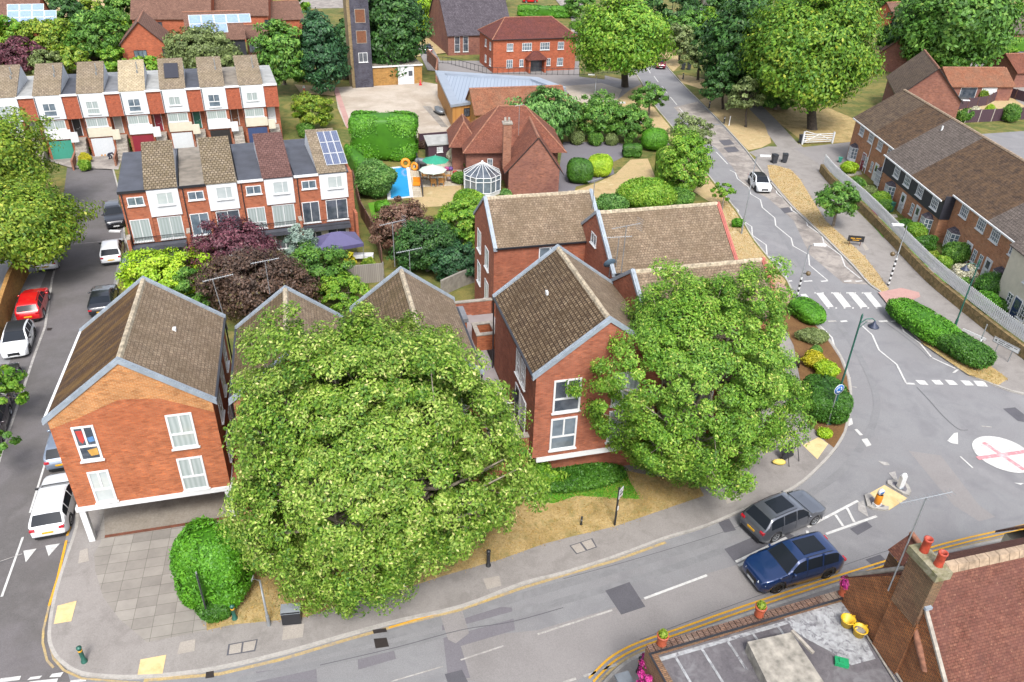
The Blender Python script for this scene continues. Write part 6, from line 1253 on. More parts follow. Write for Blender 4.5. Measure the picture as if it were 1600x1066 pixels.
signpost((327, 972), post_to((327, 972), (309, 893)), 'tall thin black sign board standing beside the conifer hedge', tallblack, ang=-60, mat='pole_grey')
def plate(P, h): MB().box(-.5, .5, -.05, -.03, h - .25, h).make('sign_plate', MT['white_paint'], P)
q = signpost((970, 178), post_to((970, 178), (971, 159)), 'small white name board on a post left of the main road', plate, r=.06, mat='timber_brown')
# directional sign by the wall
P = thing('direction_sign', G(1563, 562), R(-62), 'white direction sign on two grey posts in front of the stone wall', 'sign')
for x in (-.55, .55): MB().tube([(x, 0, 0), (x, 0, 1.45)], .04, 6).make('post', MT['pole_grey'], P)
q = MB().box(-1.0, 1.0, -.05, -.03, 1.05, 1.5).make('sign_plate', MT['white_paint'], P)
b_ = MB().box(-1.0, 1.0, -.056, -.052, 1.46, 1.49).box(-1.0, 1.0, -.056, -.052, 1.06, 1.09).box(-1.0, -.97, -.056, -.052, 1.09, 1.46).box(.97, 1.0, -.056, -.052, 1.09, 1.46)
for z, xs in ((1.32, ((-.6, -.1), (0, .5), (.6, .85))), (1.18, ((-.6, -.2), (-.1, .3)))):
    for a, c_ in xs: b_.box(a, c_, -.056, -.052, z, z + .05)
b_.add([(-.9, -.056, 1.27), (-.72, -.056, 1.38), (-.72, -.056, 1.16)], [(0, 1, 2)]); b_.make('lettering', MT['pole_black'], q)
signpost((1522, 558), post_to((1522, 558), (1540, 506)), 'thin grey post with a white band in the hedge end by the direction sign', lambda P, h: MB().box(-.06, .06, -.06, .06, h * .45, h * .55).make('white_band', MT['white_paint'], P), mat='pole_grey')
P = thing('name_board', G(1517, 535), R(-55), 'long low white street name board on the right-hand hedge bank', 'sign'); MB().box(-.9, .9, -.02, .02, .6, .8).make('sign_plate', MT['white_paint'], P)
for x in (-.7, .7): MB().box(x - .03, x + .03, .02, .06, 0, .75).make('post', MT['pole_grey'], P)
P = thing('a_board', G(1334, 386), R(-8), 'black board with gold lettering on the dry verge right of the main road', 'sign')
q = MB().box(-.75, .75, -.03, .0, .55, 1.15).make('board', MT['pole_black'], P); MB().box(-.5, -.1, -.036, -.032, .85, .93).box(0, .45, -.036, -.032, .85, .93).box(-.3, .3, -.036, -.032, .68, .75).make('lettering', MT['marking_yellow'], q)
for x in (-.5, .5): MB().tube([(x, -.01, 0), (x, -.01, .6)], .03, 6).make('leg', MT['timber_brown'], P)
P = thing('a_frame_sign', G(1232, 722), R(35), 'black folding frame sign seen edge-on on the right-hand pavement', 'sign')
MB().box(-.5, .5, -.0, .05, .25, 1.2, Matrix.Rotation(R(-18), 4, 'X')).make('board', MT['pole_black'], P)
for s in (-.45, .45): MB().tube([(s, .38, 0), (s, .0, 1.15)], .025, 5).make('leg', MT['pole_black'], P); MB().tube([(s, -.42, 0), (s, -.0, 1.15)], .025, 5).make('leg', MT['pole_black'], P)
tag(MB().ball((0, 0, .12), (.32, .2, .14), 1, 14, 8, lump=.35, seed=4).make('sand_bag', plain('bag_yellow', '#e8d06a', .7), loc=G(1217, 725, .12)), 'pale yellow weight bag lying beside the folding frame sign', 'bag')
P = thing('a_board', G(1249, 575), R(70), 'small dark folding board beside the yellow shrubs on the corner bed', 'sign')
MB().box(-.3, .3, -.02, .02, 0, .9, Matrix.Rotation(R(-12), 4, 'X')).make('board', MT['pole_black'], P); MB().box(-.3, .3, .3, .33, 0, .85).make('back_board', MT['pole_black'], P)
# bollards
def bollard(px, h, label, mat='pole_green', cap='marking_yellow', r=.09):
    P = thing('bollard', G(px[0], px[1], .12), 0, label, 'bollard', 'bollards')
    MB().lathe([(r * 1.5, 0), (r * 1.4, .1), (r, .14), (r, h - .12), (r * 1.25, h - .1), (r * 1.2, h - .04), (0, h)], 12).make('shaft', MT[mat], P)
    MB().lathe([(r * 1.02, h - .3), (r * 1.06, h - .3), (r * 1.06, h - .2), (r * 1.02, h - .2)], 12).make('band', MT[cap], P)
bollard((132, 1034), 1.0, 'green bollard with a gold top at the bottom left street corner'); bollard((367, 967), .95, 'green bollard between the conifer hedge and the dry verge'); bollard((763, 884), 1.1, 'dark post at the pavement edge below the large left maple', 'pole_black', 'pole_black')
bollard((1165, 765), 1.1, 'dark post at the pavement edge below the right maple', 'pole_black', 'pole_black'); bollard((998, 1050), 1.0, 'black bollard with a gold top on the bottom right pavement corner', 'pole_black'); bollard((908, 820), .6, 'short dark stump marker on the dry verge', 'pole_black', 'grey_metal', .05)
for p_, l_ in (((1067, 124), 'black bollard on the round grass island by the far drive'), ((1108, 169), 'black bollard at the start of the far right verge'), ((1131, 193), 'black bollard on the far right verge beside a white marker')): bollard(p_, 1.0, l_, 'pole_black', 'white_paint', .1)
bollard((1139, 196), 1.3, 'white marker post on the far right verge', 'white_paint', 'white_paint', .06); bollard((1010, 1024), .3, 'low stub beside the parapet corner', 'pole_black', 'pole_black', .05)
# wheelie bins, green cabinet
def bin_(px, ang, label, mat='bin_black', z=.12, s=1.0):
    P = thing('wheelie_bin', G(px[0], px[1], z), R(ang), label, 'bin', 'wheelie bins')
    MB().add([(-.24 * s, -.27 * s, .06), (.24 * s, -.27 * s, .06), (.24 * s, .25 * s, .06), (-.24 * s, .25 * s, .06), (-.3 * s, -.35 * s, 1.0 * s), (.3 * s, -.35 * s, 1.0 * s), (.3 * s, .35 * s, 1.05 * s), (-.3 * s, .35 * s, 1.05 * s)], [(3, 2, 1, 0), (0, 1, 5, 4), (1, 2, 6, 5), (2, 3, 7, 6), (3, 0, 4, 7), (4, 5, 6, 7)]).make('body', MT[mat], P)
    MB().box(-.32 * s, .32 * s, -.38 * s, .38 * s, 1.055 * s, 1.1 * s).box(-.3 * s, .3 * s, .38 * s, .44 * s, 1.0 * s, 1.05 * s).make('lid', MT[mat], P)
    for x in (-.28, .28): MB().lathe([(0, -.03), (.11, -.03), (.11, .03), (0, .03)], 12, Matrix.Translation((x * s, .3 * s, .11)) @ Matrix.Rotation(R(90), 4, 'Y')).make('wheel', MT['tyre'], P)
bin_((1209, 255), 10, 'black wheelie bin at the top of the dry verge, the left of the pair'); bin_((1225, 254), -8, 'black wheelie bin at the top of the dry verge, the right of the pair'); bin_((1067, 109), 0, 'dark bin left of its pair by the far drive'); bin_((1076, 109), 0, 'dark bin right of its pair by the far drive')
bin_((1389, 331), 30, 'green bin in the front garden of the black-boarded houses', 'pole_green'); bin_((1312, 254), 60, 'small teal recycling box by the end terraced house', 'door_teal', s=.6); bin_((1252, 224), 20, 'dark bin against the hinge end of the white field gate')
P = thing('utility_cabinet', G(457, 970, .13), R(9), 'black utility cabinet with a grey sloping lid on the dry verge', 'cabinet'); MB().box(-.42, .42, -.22, .22, 0, .75).make('body', MT['black_plastic'], P)
MB().add([(-.44, -.24, .72), (.44, -.24, .72), (.44, .24, .9), (-.44, .24, .9), (-.44, .24, .74), (.44, .24, .74)], [(0, 1, 2, 3), (3, 2, 5, 4)]).make('lid', MT['grey_metal'], P)
P = thing('fallen_sign', G(517, 918, .3), R(20), 'bright orange-yellow broken sign pieces showing under the left maple', 'sign')
MB().box(-.4, 0, -.05, .0, .5, .9).make('panel', MT['orange_plastic'], P); MB().add([(.25, 0, .5), (.65, 0, .55), (.65, 0, 1.3), (.5, 0, 1.1)], [(0, 1, 2, 3)]).make('arrow_panel', MT['orange_plastic'], P); MB().tube([(.1, .03, -.2), (.1, .03, .9)], .03, 6).make('post', MT['pole_grey'], P)
# traffic island
IZ = [(1351, 785), (1362, 773), (1420, 752), (1418, 768), (1388, 798), (1364, 797)]
oi = lambda x, y: (1280 + x / 7.273, 740 + y / 7.273)
P = thing('traffic_island', G(1385, 772), 0, 'small kerbed traffic island with a buff centre at the roundabout', 'traffic island'); Pi = Matrix.Translation(G(1385, 772)).inverted()
isl = lambda pts, z=0: [tuple((Pi @ G(*oi(x, y)))[:2]) for x, y in pts]
MB().prism(isl([(560, 235), (740, 135), (1000, 285), (790, 420)]), 0, .035).make('buff_surface', MT['tactile'], P)
for pts in ([(510, 260), (560, 235), (620, 290), (720, 380), (785, 390), (785, 420), (740, 430), (600, 410), (540, 380)], [(770, 95), (840, 85), (960, 100), (1010, 150), (1040, 220), (1015, 265), (950, 245), (850, 185), (770, 130)]):
    q = MB().prism(isl(pts), 0, .13).make('kerbed_end', MT['kerb_stone'], P); cx = sum(a for a, _ in pts) / len(pts); cy = sum(b for _, b in pts) / len(pts)
    MB().sheet(isl([(cx + (a - cx) * .62, cy + (b - cy) * .62) for a, b in pts]), .134).make('infill', MT['asphalt_dark'], q)
P = thing('keep_left_bollard', G(*oi(650, 360), .13), R(25), 'yellow keep-left bollard with a blue and white disc on the traffic island', 'bollard'); MB().box(-.2, .2, -.15, .15, 0, .16).make('base', MT['white_paint'], P)
MB().lathe([(.17, .16), (.19, .3), (.19, .75), (.16, .8)], 16).make('body', MT['orange_plastic'], P); q = MB().lathe([(.0, -.08), (.2, -.08), (.2, .08), (0, .08)], 20, Matrix.Translation((0, 0, .98)) @ Matrix.Rotation(R(90), 4, 'X')).make('disc', MT['white_paint'], P)
MB().box(-.13, .12, -.1, -.084, .93, 1.03).make('blue_arrow', MT['sign_blue'], q)
P = thing('white_bollard', G(*oi(915, 155), .13), R(20), 'plain white internally lit bollard on the far end of the traffic island', 'bollard')
MB().box(-.17, .17, -.12, .12, .0, .85).ball((0, 0, .85), (.2, .13, .2)).make('body', MT['white_paint'], P); MB().lathe([(.1, 0), (.22, 0), (.22, .05), (.1, .05)], 14).make('base', MT['grey_metal'], P)
# white field gate
ga_, gb_ = G(1253, 226, .12), G(1300, 224, .12); P = thing('field_gate', ga_, math.atan2((gb_ - ga_).y, (gb_ - ga_).x), 'white five-barred field gate with a raised diagonal at its left', 'gate'); gl2 = (gb_ - ga_).length
for x in (0, gl2): MB().box(x - .09, x + .09, -.09, .09, 0, 1.5 if x else 1.7).make('post', MT['white_paint'], P)
for z in (.25, .5, .75, 1.0, 1.25): MB().box(.1, gl2 - .1, -.03, .03, z, z + .09).make('bar', MT['white_paint'], P)
MB().tube([(.1, -.04, 1.75), (gl2 * .4, -.04, 1.3)], .05, 4).tube([(.1, -.05, .3), (gl2 * .5, -.05, 1.3), (gl2 - .1, -.05, .3)], .04, 4).make('brace', MT['white_paint'], P)
# ---------------------------------------------------------------- walls and fences
def run(pts, z=0.12): return [Vector((p.x, p.y, z)) for p in Gs(pts, z)]
groundmat('rubble_stone', ['#8f7a55', '#a98f66', '#7a6a4a', '#b5a07c'], 2.2, 7, fineamt=.35, blotch='#6b6a3a', blotch_amt=.6)
wpx = [(1282, 268), (1300, 290), (1345, 330), (1400, 388), (1450, 440), (1500, 482), (1560, 530), (1640, 590)]
wl3 = smooth_line(run(wpx), 3); m_ = MB(); wallstrip(m_, wl3, .35, .0, 1.0); tag(m_.make('garden_wall', MT['rubble_stone']), 'long mossy stone garden wall below the white picket fence', 'wall')
P = thing('picket_fence', wl3[0], 0, 'long white picket fence on top of the stone wall by the terrace', 'fence'); fp = [p - wl3[0] for p in offset_line(wl3, .08)]
m_ = MB(); rl = MB(); acc = 0
for a, b_ in zip(fp, fp[1:]):
    d = b_ - a; L_ = d.length; d = d / L_; Mf = Matrix.Translation((a.x, a.y, 0)) @ Matrix.Rotation(math.atan2(d.y, d.x), 4, 'Z'); k = int(L_ / .19)
    rl.box(0, L_, .02, .06, 1.2, 1.28, Mf).box(0, L_, .02, .06, 1.85, 1.93, Mf)
    for i in range(k): x = L_ * (i + .5) / k; m_.add([(x - .075, 0, 1.02), (x + .075, 0, 1.02), (x + .075, 0, 2.1), (x, 0, 2.18), (x - .075, 0, 2.1), (x - .075, .02, 1.02), (x + .075, .02, 1.02), (x + .075, .02, 2.1), (x, .02, 2.18), (x - .075, .02, 2.1)], [(0, 1, 2, 3, 4), (9, 8, 7, 6, 5), (1, 6, 7, 2), (0, 4, 9, 5), (2, 7, 8, 3), (3, 8, 9, 4)], Mf)
m_.make('pickets', MT['white_paint'], P); rl.make('rails', MT['white_paint'], P)
def fence(pts, h, mat, label, name='wooden_fence', cat='fence', th=.08, post='fence_brown', z0=.12, group='timber garden fences'):
    pl = run(pts); P = thing(name, pl[0], 0, label, cat, group); q = [p - pl[0] for p in pl]
    m_ = MB(); wallstrip(m_, q, th, -z0, h); m_.make('panels', MT[mat], P)
    n = 0
    for a, b_ in zip(q, q[1:]):
        L_ = (b_ - a).length; k = max(1, int(L_ / 1.9))
        for i in range(k): p = a.lerp(b_, i / k); MB().box(p.x - .06, p.x + .06, p.y - .06, p.y + .06, -z0, h + .1).make('post', MT[post], P)
    return P
boardmat('close_boards', '#6d4c3f', '#7d594a', '#3f2b25', 40, .15); boardmat('close_boards_dark', '#4b3440', '#553c48', '#2b1d26', 40, .15); boardmat('grey_boards', '#96908a', '#a39d96', '#6b655f', 40, .15)
fence([(1507, 192), (1548, 190), (1640, 184)], 1.8, 'close_boards_dark', 'long dark brown fence behind the mossy-roofed terrace', post='stone_coping')
fence([(1495, 172), (1540, 165), (1568, 150), (1620, 165)], 1.5, 'close_boards_dark', 'dark fence bending round the dry garden beside the double garage')
fence([(1483, 152), (1530, 148)], 1.6, 'grey_boards', 'weathered grey fence between the brick gable house and the garage', post='fence_grey')
fence([(553, 290), (565, 340), (590, 385), (598, 420)], 1.7, 'close_boards', 'reddish fence stepping down right of the garden-side town houses')
fence([(600, 440), (545, 445), (505, 452)], 1.7, 'grey_boards', 'weathered fence panels just behind the gables left of the access deck', post='fence_grey')
fence([(655, 232), (700, 228), (732, 235)], 1.8, 'close_boards_dark', 'dark fence behind the shed and green parasol')
fence([(465, 128), (520, 124), (556, 123)], 1.8, 'close_boards', 'brown fence in front of the conifers left of the drill tower')
fence([(648, 240), (655, 270), (661, 308)], 1.1, 'black_board', 'low dark fence between the pool and the patio', post='black_board')
fence([(676, 42), (678, 40), (704, 44)], 1.6, 'grey_boards', 'grey panel fence beside the church hall lawn', post='fence_grey')
tag((lambda m_: (wallstrip(m_, run([(668, 95), (684, 112), (682, 128)]), .25, 0, 2.2), m_.make('yard_wall', MT['brick_brown']))[1])(MB()), 'brown brick wall between the drill yard and the car park', 'wall')
tag((lambda m_: (wallstrip(m_, run([(0, 545), (12, 500), (24, 462), (42, 425)]), .3, 0, 2.0), m_.make('bay_wall', MT['brick_yellow']))[1])(MB()), 'yellowish brick wall behind the left parking bays', 'wall')
tag((lambda m_: (wallstrip(m_, run([(690, 462), (720, 448), (748, 438)]), .2, 0, 1.5), m_.make('concrete_wall', MT['concrete_plain']))[1])(MB()), 'pale concrete retaining wall left of the rear brick block', 'wall')
P = thing('metal_railing', G(668, 112, .12), 0, 'thin dark metal railing round the office car park', 'railing'); rr2 = [p - G(668, 112, .12) for p in run([(668, 98), (700, 100), (760, 116), (905, 118), (985, 112)])]
m_ = MB()
for a, b_ in zip(rr2, rr2[1:]):
    m_.tube([a + Vector((0, 0, 1.1)), b_ + Vector((0, 0, 1.1))], .04, 4); m_.tube([a + Vector((0, 0, .15)), b_ + Vector((0, 0, .15))], .03, 4); k = int((b_ - a).length / .9)
    for i in range(k): p = a.lerp(b_, i / k); m_.tube([p, p + Vector((0, 0, 1.15))], .03, 4)
m_.make('bars', MT['pole_black'], P)
# ---------------------------------------------------------------- garden with the pool
P = thing('swimming_pool', G(622, 285, .15), 0, 'blue rectangular swimming pool with a white edge', 'pool'); Pm = G(622, 285, .15)
pl4 = [G(*p, .15) - Pm for p in ((606, 264), (637, 261), (643, 308), (608, 312))]
MB().sheet([(p.x, p.y) for p in pl4], .03).make('water', (lambda m, t, b: (b.inputs['Base Color'].__setattr__('default_value', hexc('#2f9fe0')), b.inputs['Roughness'].__setattr__('default_value', .06), m)[2])(*newmat('pool_water')), P)
m_ = MB(); wallstrip(m_, pl4 + [pl4[0]], .35, 0, .1); m_.make('edge', MT['white_paint'], P)
def parasol(px, r, h, mat, label):
    b0 = G(*px, .15); P = thing('parasol', b0, R(10), label, 'parasol', 'garden parasols'); MB().tube([(0, 0, 0), (0, 0, h + .1)], .03, 8).make('pole', MT['white_paint'], P)
    n = 8; MB().add([(0, 0, h)] + [(r * math.cos(R(45 * i)), r * math.sin(R(45 * i)), h - r * .38) for i in range(n)], [(0, 1 + i, 1 + (i + 1) % n) for i in range(n)]).make('canopy', MT[mat], P)
    for i in range(n): MB().tube([(0, 0, h - .03), (r * math.cos(R(45 * i)), r * math.sin(R(45 * i)), h - r * .38 - .02)], .015, 4).make('rib', MT['white_paint'], P)
parasol((681, 277), 1.5, 2.5, 'green_cloth', 'green parasol, the rear one of the two on the patio'); parasol((677, 291), 1.5, 2.4, 'pale_cloth', 'pale green-white parasol, the front one of the two on the patio')
P = thing('closed_parasol', G(708, 258, .15), 0, 'closed cream parasol standing against the dark shed', 'parasol'); MB().tube([(0, 0, 0), (0, 0, .5)], .03, 6).make('pole', MT['white_paint'], P); MB().lathe([(.05, .5), (.16, .7), (.18, 1.1), (.05, 2.0), (0, 2.1)], 10).make('canopy', MT['cream_panel'], P)
P = thing('garden_table', G(683, 283, .15), R(15), 'wooden garden table under the two parasols', 'table'); MB().box(-.9, .9, -.45, .45, .7, .75).make('table_top', MT['timber_clad'], P)
for x in (-.8, .8):
    for y in (-.38, .38): MB().box(x - .04, x + .04, y - .04, y + .04, 0, .698).make('leg', MT['timber_clad'], P)
def chair(px, ang, label):
    P = thing('garden_chair', G(*px, .15), R(ang), label, 'chair', 'wooden garden chairs'); MB().box(-.28, .28, -.28, .28, .4, .45).make('seat', MT['timber_clad'], P); MB().box(-.28, .28, .24, .29, .45, .95).make('backrest', MT['timber_clad'], P)
    for x in (-.24, .24):
        for y in (-.24, .24): MB().box(x - .03, x + .03, y - .03, y + .03, 0, .398).make('leg', MT['timber_clad'], P)
chair((664, 280), 80, 'wooden chair at the left end of the garden table'); chair((701, 280), -80, 'wooden chair at the right end of the garden table'); chair((678, 291), 180, 'wooden chair in front of the garden table, left'); chair((690, 290), 175, 'wooden chair in front of the garden table, right')
P = thing('garden_shed', G(670, 252, .12), math.atan2((G(710, 249) - G(670, 252)).y, (G(710, 249) - G(670, 252)).x), 'dark garden shed with a pale felt roof behind the parasols', 'shed')
MB().box(0, 4.2, 0, 1.8, 0, 2.0).make('wall', MT['close_boards_dark'], P); MB().add([(-.15, -.15, 1.98), (4.35, -.15, 1.98), (4.35, 2, 2.5), (-.15, 2, 2.5)], [(0, 1, 2, 3)]).box(-.15, 4.35, -.17, -.152, 1.85, 2.0).make('roof', MT['felt_pale'], P)
window(P, F0, 1.0, 1.7, 1.0, 1.6, 'g23', 'glass_blind', t=.05); MB().box(2.5, 3.5, -.03, -.003, 1.4, 1.5).make('name_plate', MT['cream_panel'], P)
for px, ang, lab in (((634, 262), 70, 'large round orange pool ring leaning on the clipped hedge'), ((648, 266), 40, 'smaller orange pool float tilted beside the round ring')):
    s = .55 if 'large' in lab else .45; m_ = MB(); n = 20
    Mr = Matrix.Translation((0, 0, s * .95)) @ Matrix.Rotation(R(75), 4, 'X')
    m_.tube([(s * .75 * math.cos(2 * math.pi * i / n), s * .75 * math.sin(2 * math.pi * i / n), 0) for i in range(n + 1)], s * .33, 8, Mr, cap=False)
    tag(m_.make('pool_ring', MT['orange_plastic'], loc=G(*px, .15), rot=R(ang - 55)), lab, 'pool float', 'orange pool floats')
P = thing('pool_lounger', G(651, 289, .15), R(5), 'orange lounger cushion beside the pool', 'lounger'); MB().box(-.4, .4, -.55, .35, .1, .22).make('seat', MT['orange_plastic'], P); MB().box(-.4, .4, .3, .4, .2, .75).make('backrest', MT['orange_plastic'], P)
for px, c_, lab in (((698, 267), '#c8508c', 'pink toy ball by the shed'), ((704, 267), '#6a4a9a', 'purple toy bag right of the pink ball'), ((711, 273), '#b8323c', 'red flower tub at the patio edge'), ((702, 283), '#7a6a64', 'round stone urn at the patio corner')):
    tag(MB().ball((0, 0, .25), (.3, .25, .25)).lathe([(.12, 0), (.15, .05), (.1, .1)], 10).make('patio_ornament', plain('orn_' + c_[1:], c_, .5), loc=G(*px, .15)), lab, 'patio item', 'small things on the patio')
P = thing('covered_barbecue', G(658, 262, .15), R(-10), 'dark covered barbecue between the hedge and the green parasol', 'barbecue'); MB().ball((0, 0, .75), (.7, .35, .35), .6).make('lid', MT['grey_metal'], P); MB().box(-.6, .6, -.3, .3, 0, .55).make('cart', MT['pole_black'], P)
# gazebo canopy behind the row
gz = [G(495, 392, 2.3), G(568, 380, 2.3)]; gv = (gz[1] - gz[0]); P = thing('gazebo', Vector((gz[0].x, gz[0].y, 0)), math.atan2(gv.y, gv.x), 'purple-grey gazebo canopy in the garden behind the town houses', 'gazebo'); gw_ = gv.length; gd_ = 2.6
q = MB().add([(0, 0, 2.3), (gw_, 0, 2.3), (gw_, gd_, 2.3), (0, gd_, 2.3), (gw_ * .42, gd_ * .55, 3.1), (gw_ * .6, gd_ * .55, 3.08)], [(0, 1, 5, 4), (1, 2, 5), (2, 3, 4, 5), (3, 0, 4)]).box(0, gw_, -.01, .0, 2.0, 2.3).box(gw_, gw_ + .01, 0, gd_, 2.0, 2.3).box(-.01, 0, 0, gd_, 2.0, 2.3).make('canopy', MT['purple_cloth'], P)
for x in (.05, gw_ - .05):
    for y in (.05, gd_ - .05): MB().tube([(x, y, 0), (x, y, 2.3)], .03, 6).make('leg', MT['pole_grey'], P)
P = thing('raised_planter', G(568, 410, .12), R(5), 'white raised garden planter right of the gazebo', 'planter'); MB().box(-.9, .9, -.3, .3, .5, .8).make('trough', MT['white_paint'], P)
for x in (-.8, .8):
    for y in (-.25, .25): MB().box(x - .05, x + .05, y - .05, y + .05, 0, .5).make('leg', MT['white_paint'], P)
# planks and red figure
pk = G(150, 238); m_ = MB()
P = thing('timber_planks', G(158, 246), R(20), 'bare timber planks leaning beside the open white garage', 'planks')
for i, x in enumerate((0, .3)): MB().box(x, x + .18, -.02, .02, 0, 3.2, Matrix.Rotation(R(-28), 4, 'X') @ Matrix.Rotation(R(8 + 6 * i), 4, 'Y')).make('plank', MT['timber_clad'], P)
P = thing('hydrant', G(476, 147), 0, 'small red and white water post on the grass left of the drill yard', 'hydrant'); MB().lathe([(.2, 0), (.2, .5), (.12, .6), (.12, .9)], 12).make('body', plain('red_paint', '#d02020', .4), P); MB().lathe([(.22, .9), (.24, 1.1), (.05, 1.25), (0, 1.26)], 12).make('cap', MT['white_paint'], P)
P = thing('traffic_cone', G(657, 133, .14), 0, 'red cone-shaped marker by the brigade annex door', 'cone'); MB().lathe([(.2, .04), (.05, .8), (0, .82)], 12).make('cone', MT['red_paint'], P); MB().box(-.25, .25, -.25, .25, 0, .04).make('base', MT['red_paint'], P)
P = thing('wrapped_boat', G(686, 178, .14), R(-60), 'grey wrapped load on a low trolley beside the timber building', 'trolley load'); MB().ball((0, 0, .5), (1.3, .5, .4), .8, lump=.2).make('wrapped_load', MT['grey_metal'], P); MB().box(-1.1, 1.1, -.4, .4, .1, .2).make('trolley', MT['pole_black'], P)
# person bent over by the open garage
def skinfig(label, pos, ang, joints, edges, mat_, name='person'):
    me = bpy.data.meshes.new('body'); names = list(joints); me.from_pydata([joints[k][:3] for k in names], [(names.index(a), names.index(b)) for a, b in edges], []); o = bpy.data.objects.new('body', me); COL.objects.link(o)
    P = thing(name, pos, ang, label, 'person'); o.parent = P; md = o.modifiers.new('skin', 'SKIN'); me.materials.append(MT[mat_])
    for i, k in enumerate(names): me.skin_vertices[0].data[i].radius = (joints[k][3],) * 2
    me.skin_vertices[0].data[0].use_root = True; o.modifiers.new('sub', 'SUBSURF').levels = 1; o.modifiers['sub'].render_levels = 1; return P
plain('navy_cloth', '#2f3448', .85); plain('skin', '#c98f70', .6); plain('hair', '#3a2a22', .8)
J = dict(pelvis=(0, 0, .62, .15), waist=(.12, 0, .78, .14), chest=(.35, 0, .88, .16), neck=(.52, 0, .84, .06), head=(.64, 0, .76, .1), shl=(.38, .19, .86, .07), ell=(.5, .24, .6, .05), hal=(.62, .2, .36, .04), shr=(.38, -.19, .86, .07), elr=(.5, -.24, .6, .05), har=(.62, -.2, .36, .04), hil=(-.02, .12, .56, .11), knl=(.22, .16, .36, .075), anl=(-.02, .16, .1, .05), tol=(.16, .17, .04, .04), hir=(-.02, -.12, .56, .11), knr=(.22, -.16, .36, .075), anr=(-.02, -.16, .1, .05), tor=(.16, -.17, .04, .04))
ED = [('pelvis', 'waist'), ('waist', 'chest'), ('chest', 'neck'), ('neck', 'head'), ('chest', 'shl'), ('shl', 'ell'), ('ell', 'hal'), ('chest', 'shr'), ('shr', 'elr'), ('elr', 'har'), ('pelvis', 'hil'), ('hil', 'knl'), ('knl', 'anl'), ('anl', 'tol'), ('pelvis', 'hir'), ('hir', 'knr'), ('knr', 'anr'), ('anr', 'tor')]
pp_ = skinfig('person in dark navy clothes crouching forward by the open white garage', G(172, 250), R(-20), J, ED, 'navy_cloth'); MB().ball((.65, 0, .8), (.11, .1, .1)).make('hair', MT['hair'], pp_)
# ---------------------------------------------------------------- vegetation
folmat('leaf_maple', '#46781c', '#86ae36', '#c0d66a', '#f0eea0', .33)
folmat('leaf_maple3', '#467a1c', '#6f9e2a', '#9cba38', '#c4cc4c', .3)
folmat('leaf_maple2', '#4c8020', '#7cae34', '#a8cc50', '#d6dc74', .3)
folmat('leaf_yellowgreen', '#50801c', '#84a42a', '#aec042', '#ccd056', .3)
folmat('leaf_bright', '#4f8c20', '#7db030', '#a8cc48', '#c8dc60', .3)
folmat('leaf_mid', '#3d6b24', '#5f9434', '#85b44a', '#a4c45c', .28)
folmat('leaf_dark', '#26481f', '#3b6a2e', '#57863c', '#6f9a48', .22)
folmat('leaf_conifer', '#1f4028', '#2f5c38', '#477a48', '#5a8c50', .15)
folmat('leaf_olive', '#5c6c3c', '#7c9052', '#9cae6e', '#b6c286', .25)
folmat('leaf_purple', '#4a2a34', '#6b3a48', '#8a5060', '#a06a70', .2)
folmat('leaf_brown', '#43352c', '#604a3e', '#7a5f50', '#80784c', .2)
folmat('leaf_hedge', '#3f7a10', '#56981c', '#72b42c', '#86c03c', .15)
folmat('leaf_hedge_dark', '#2c5a14', '#40741c', '#588c28', '#6c9c34', .15)
folmat('leaf_lime', '#86b81c', '#a8d028', '#c4e040', '#d4e85c', .2)
folmat('leaf_yellow', '#a8a818', '#c8c020', '#dcd23c', '#e8e060', .2)
folmat('leaf_heather', '#5c3c2c', '#7a5848', '#8f7464', '#a08a70', .15)
folmat('leaf_pine', '#3f6a2c', '#5c9040', '#86b45c', '#a8c878', .2)
folmat('flower_white', '#c8c4a0', '#e4e0c4', '#f0ecd8', '#f4f2e4', .1); folmat('flower_magenta', '#8c1464', '#b81c80', '#d43c98', '#e060ac', .1); folmat('leaf_grey', '#6f8a80', '#8fa89c', '#a8bcb0', '#bccac0', .2)
folmat('straw_tuft', '#9c7c3c', '#b8944c', '#ccaa60', '#d8bc78', .1)
plain('bark', '#8a7f70', .9, var=.3, scale=4); plain('bark_dark', '#4c4238', .9, var=.3, scale=4); plain('bark_pale', '#b3a894', .9, var=.25, scale=4)
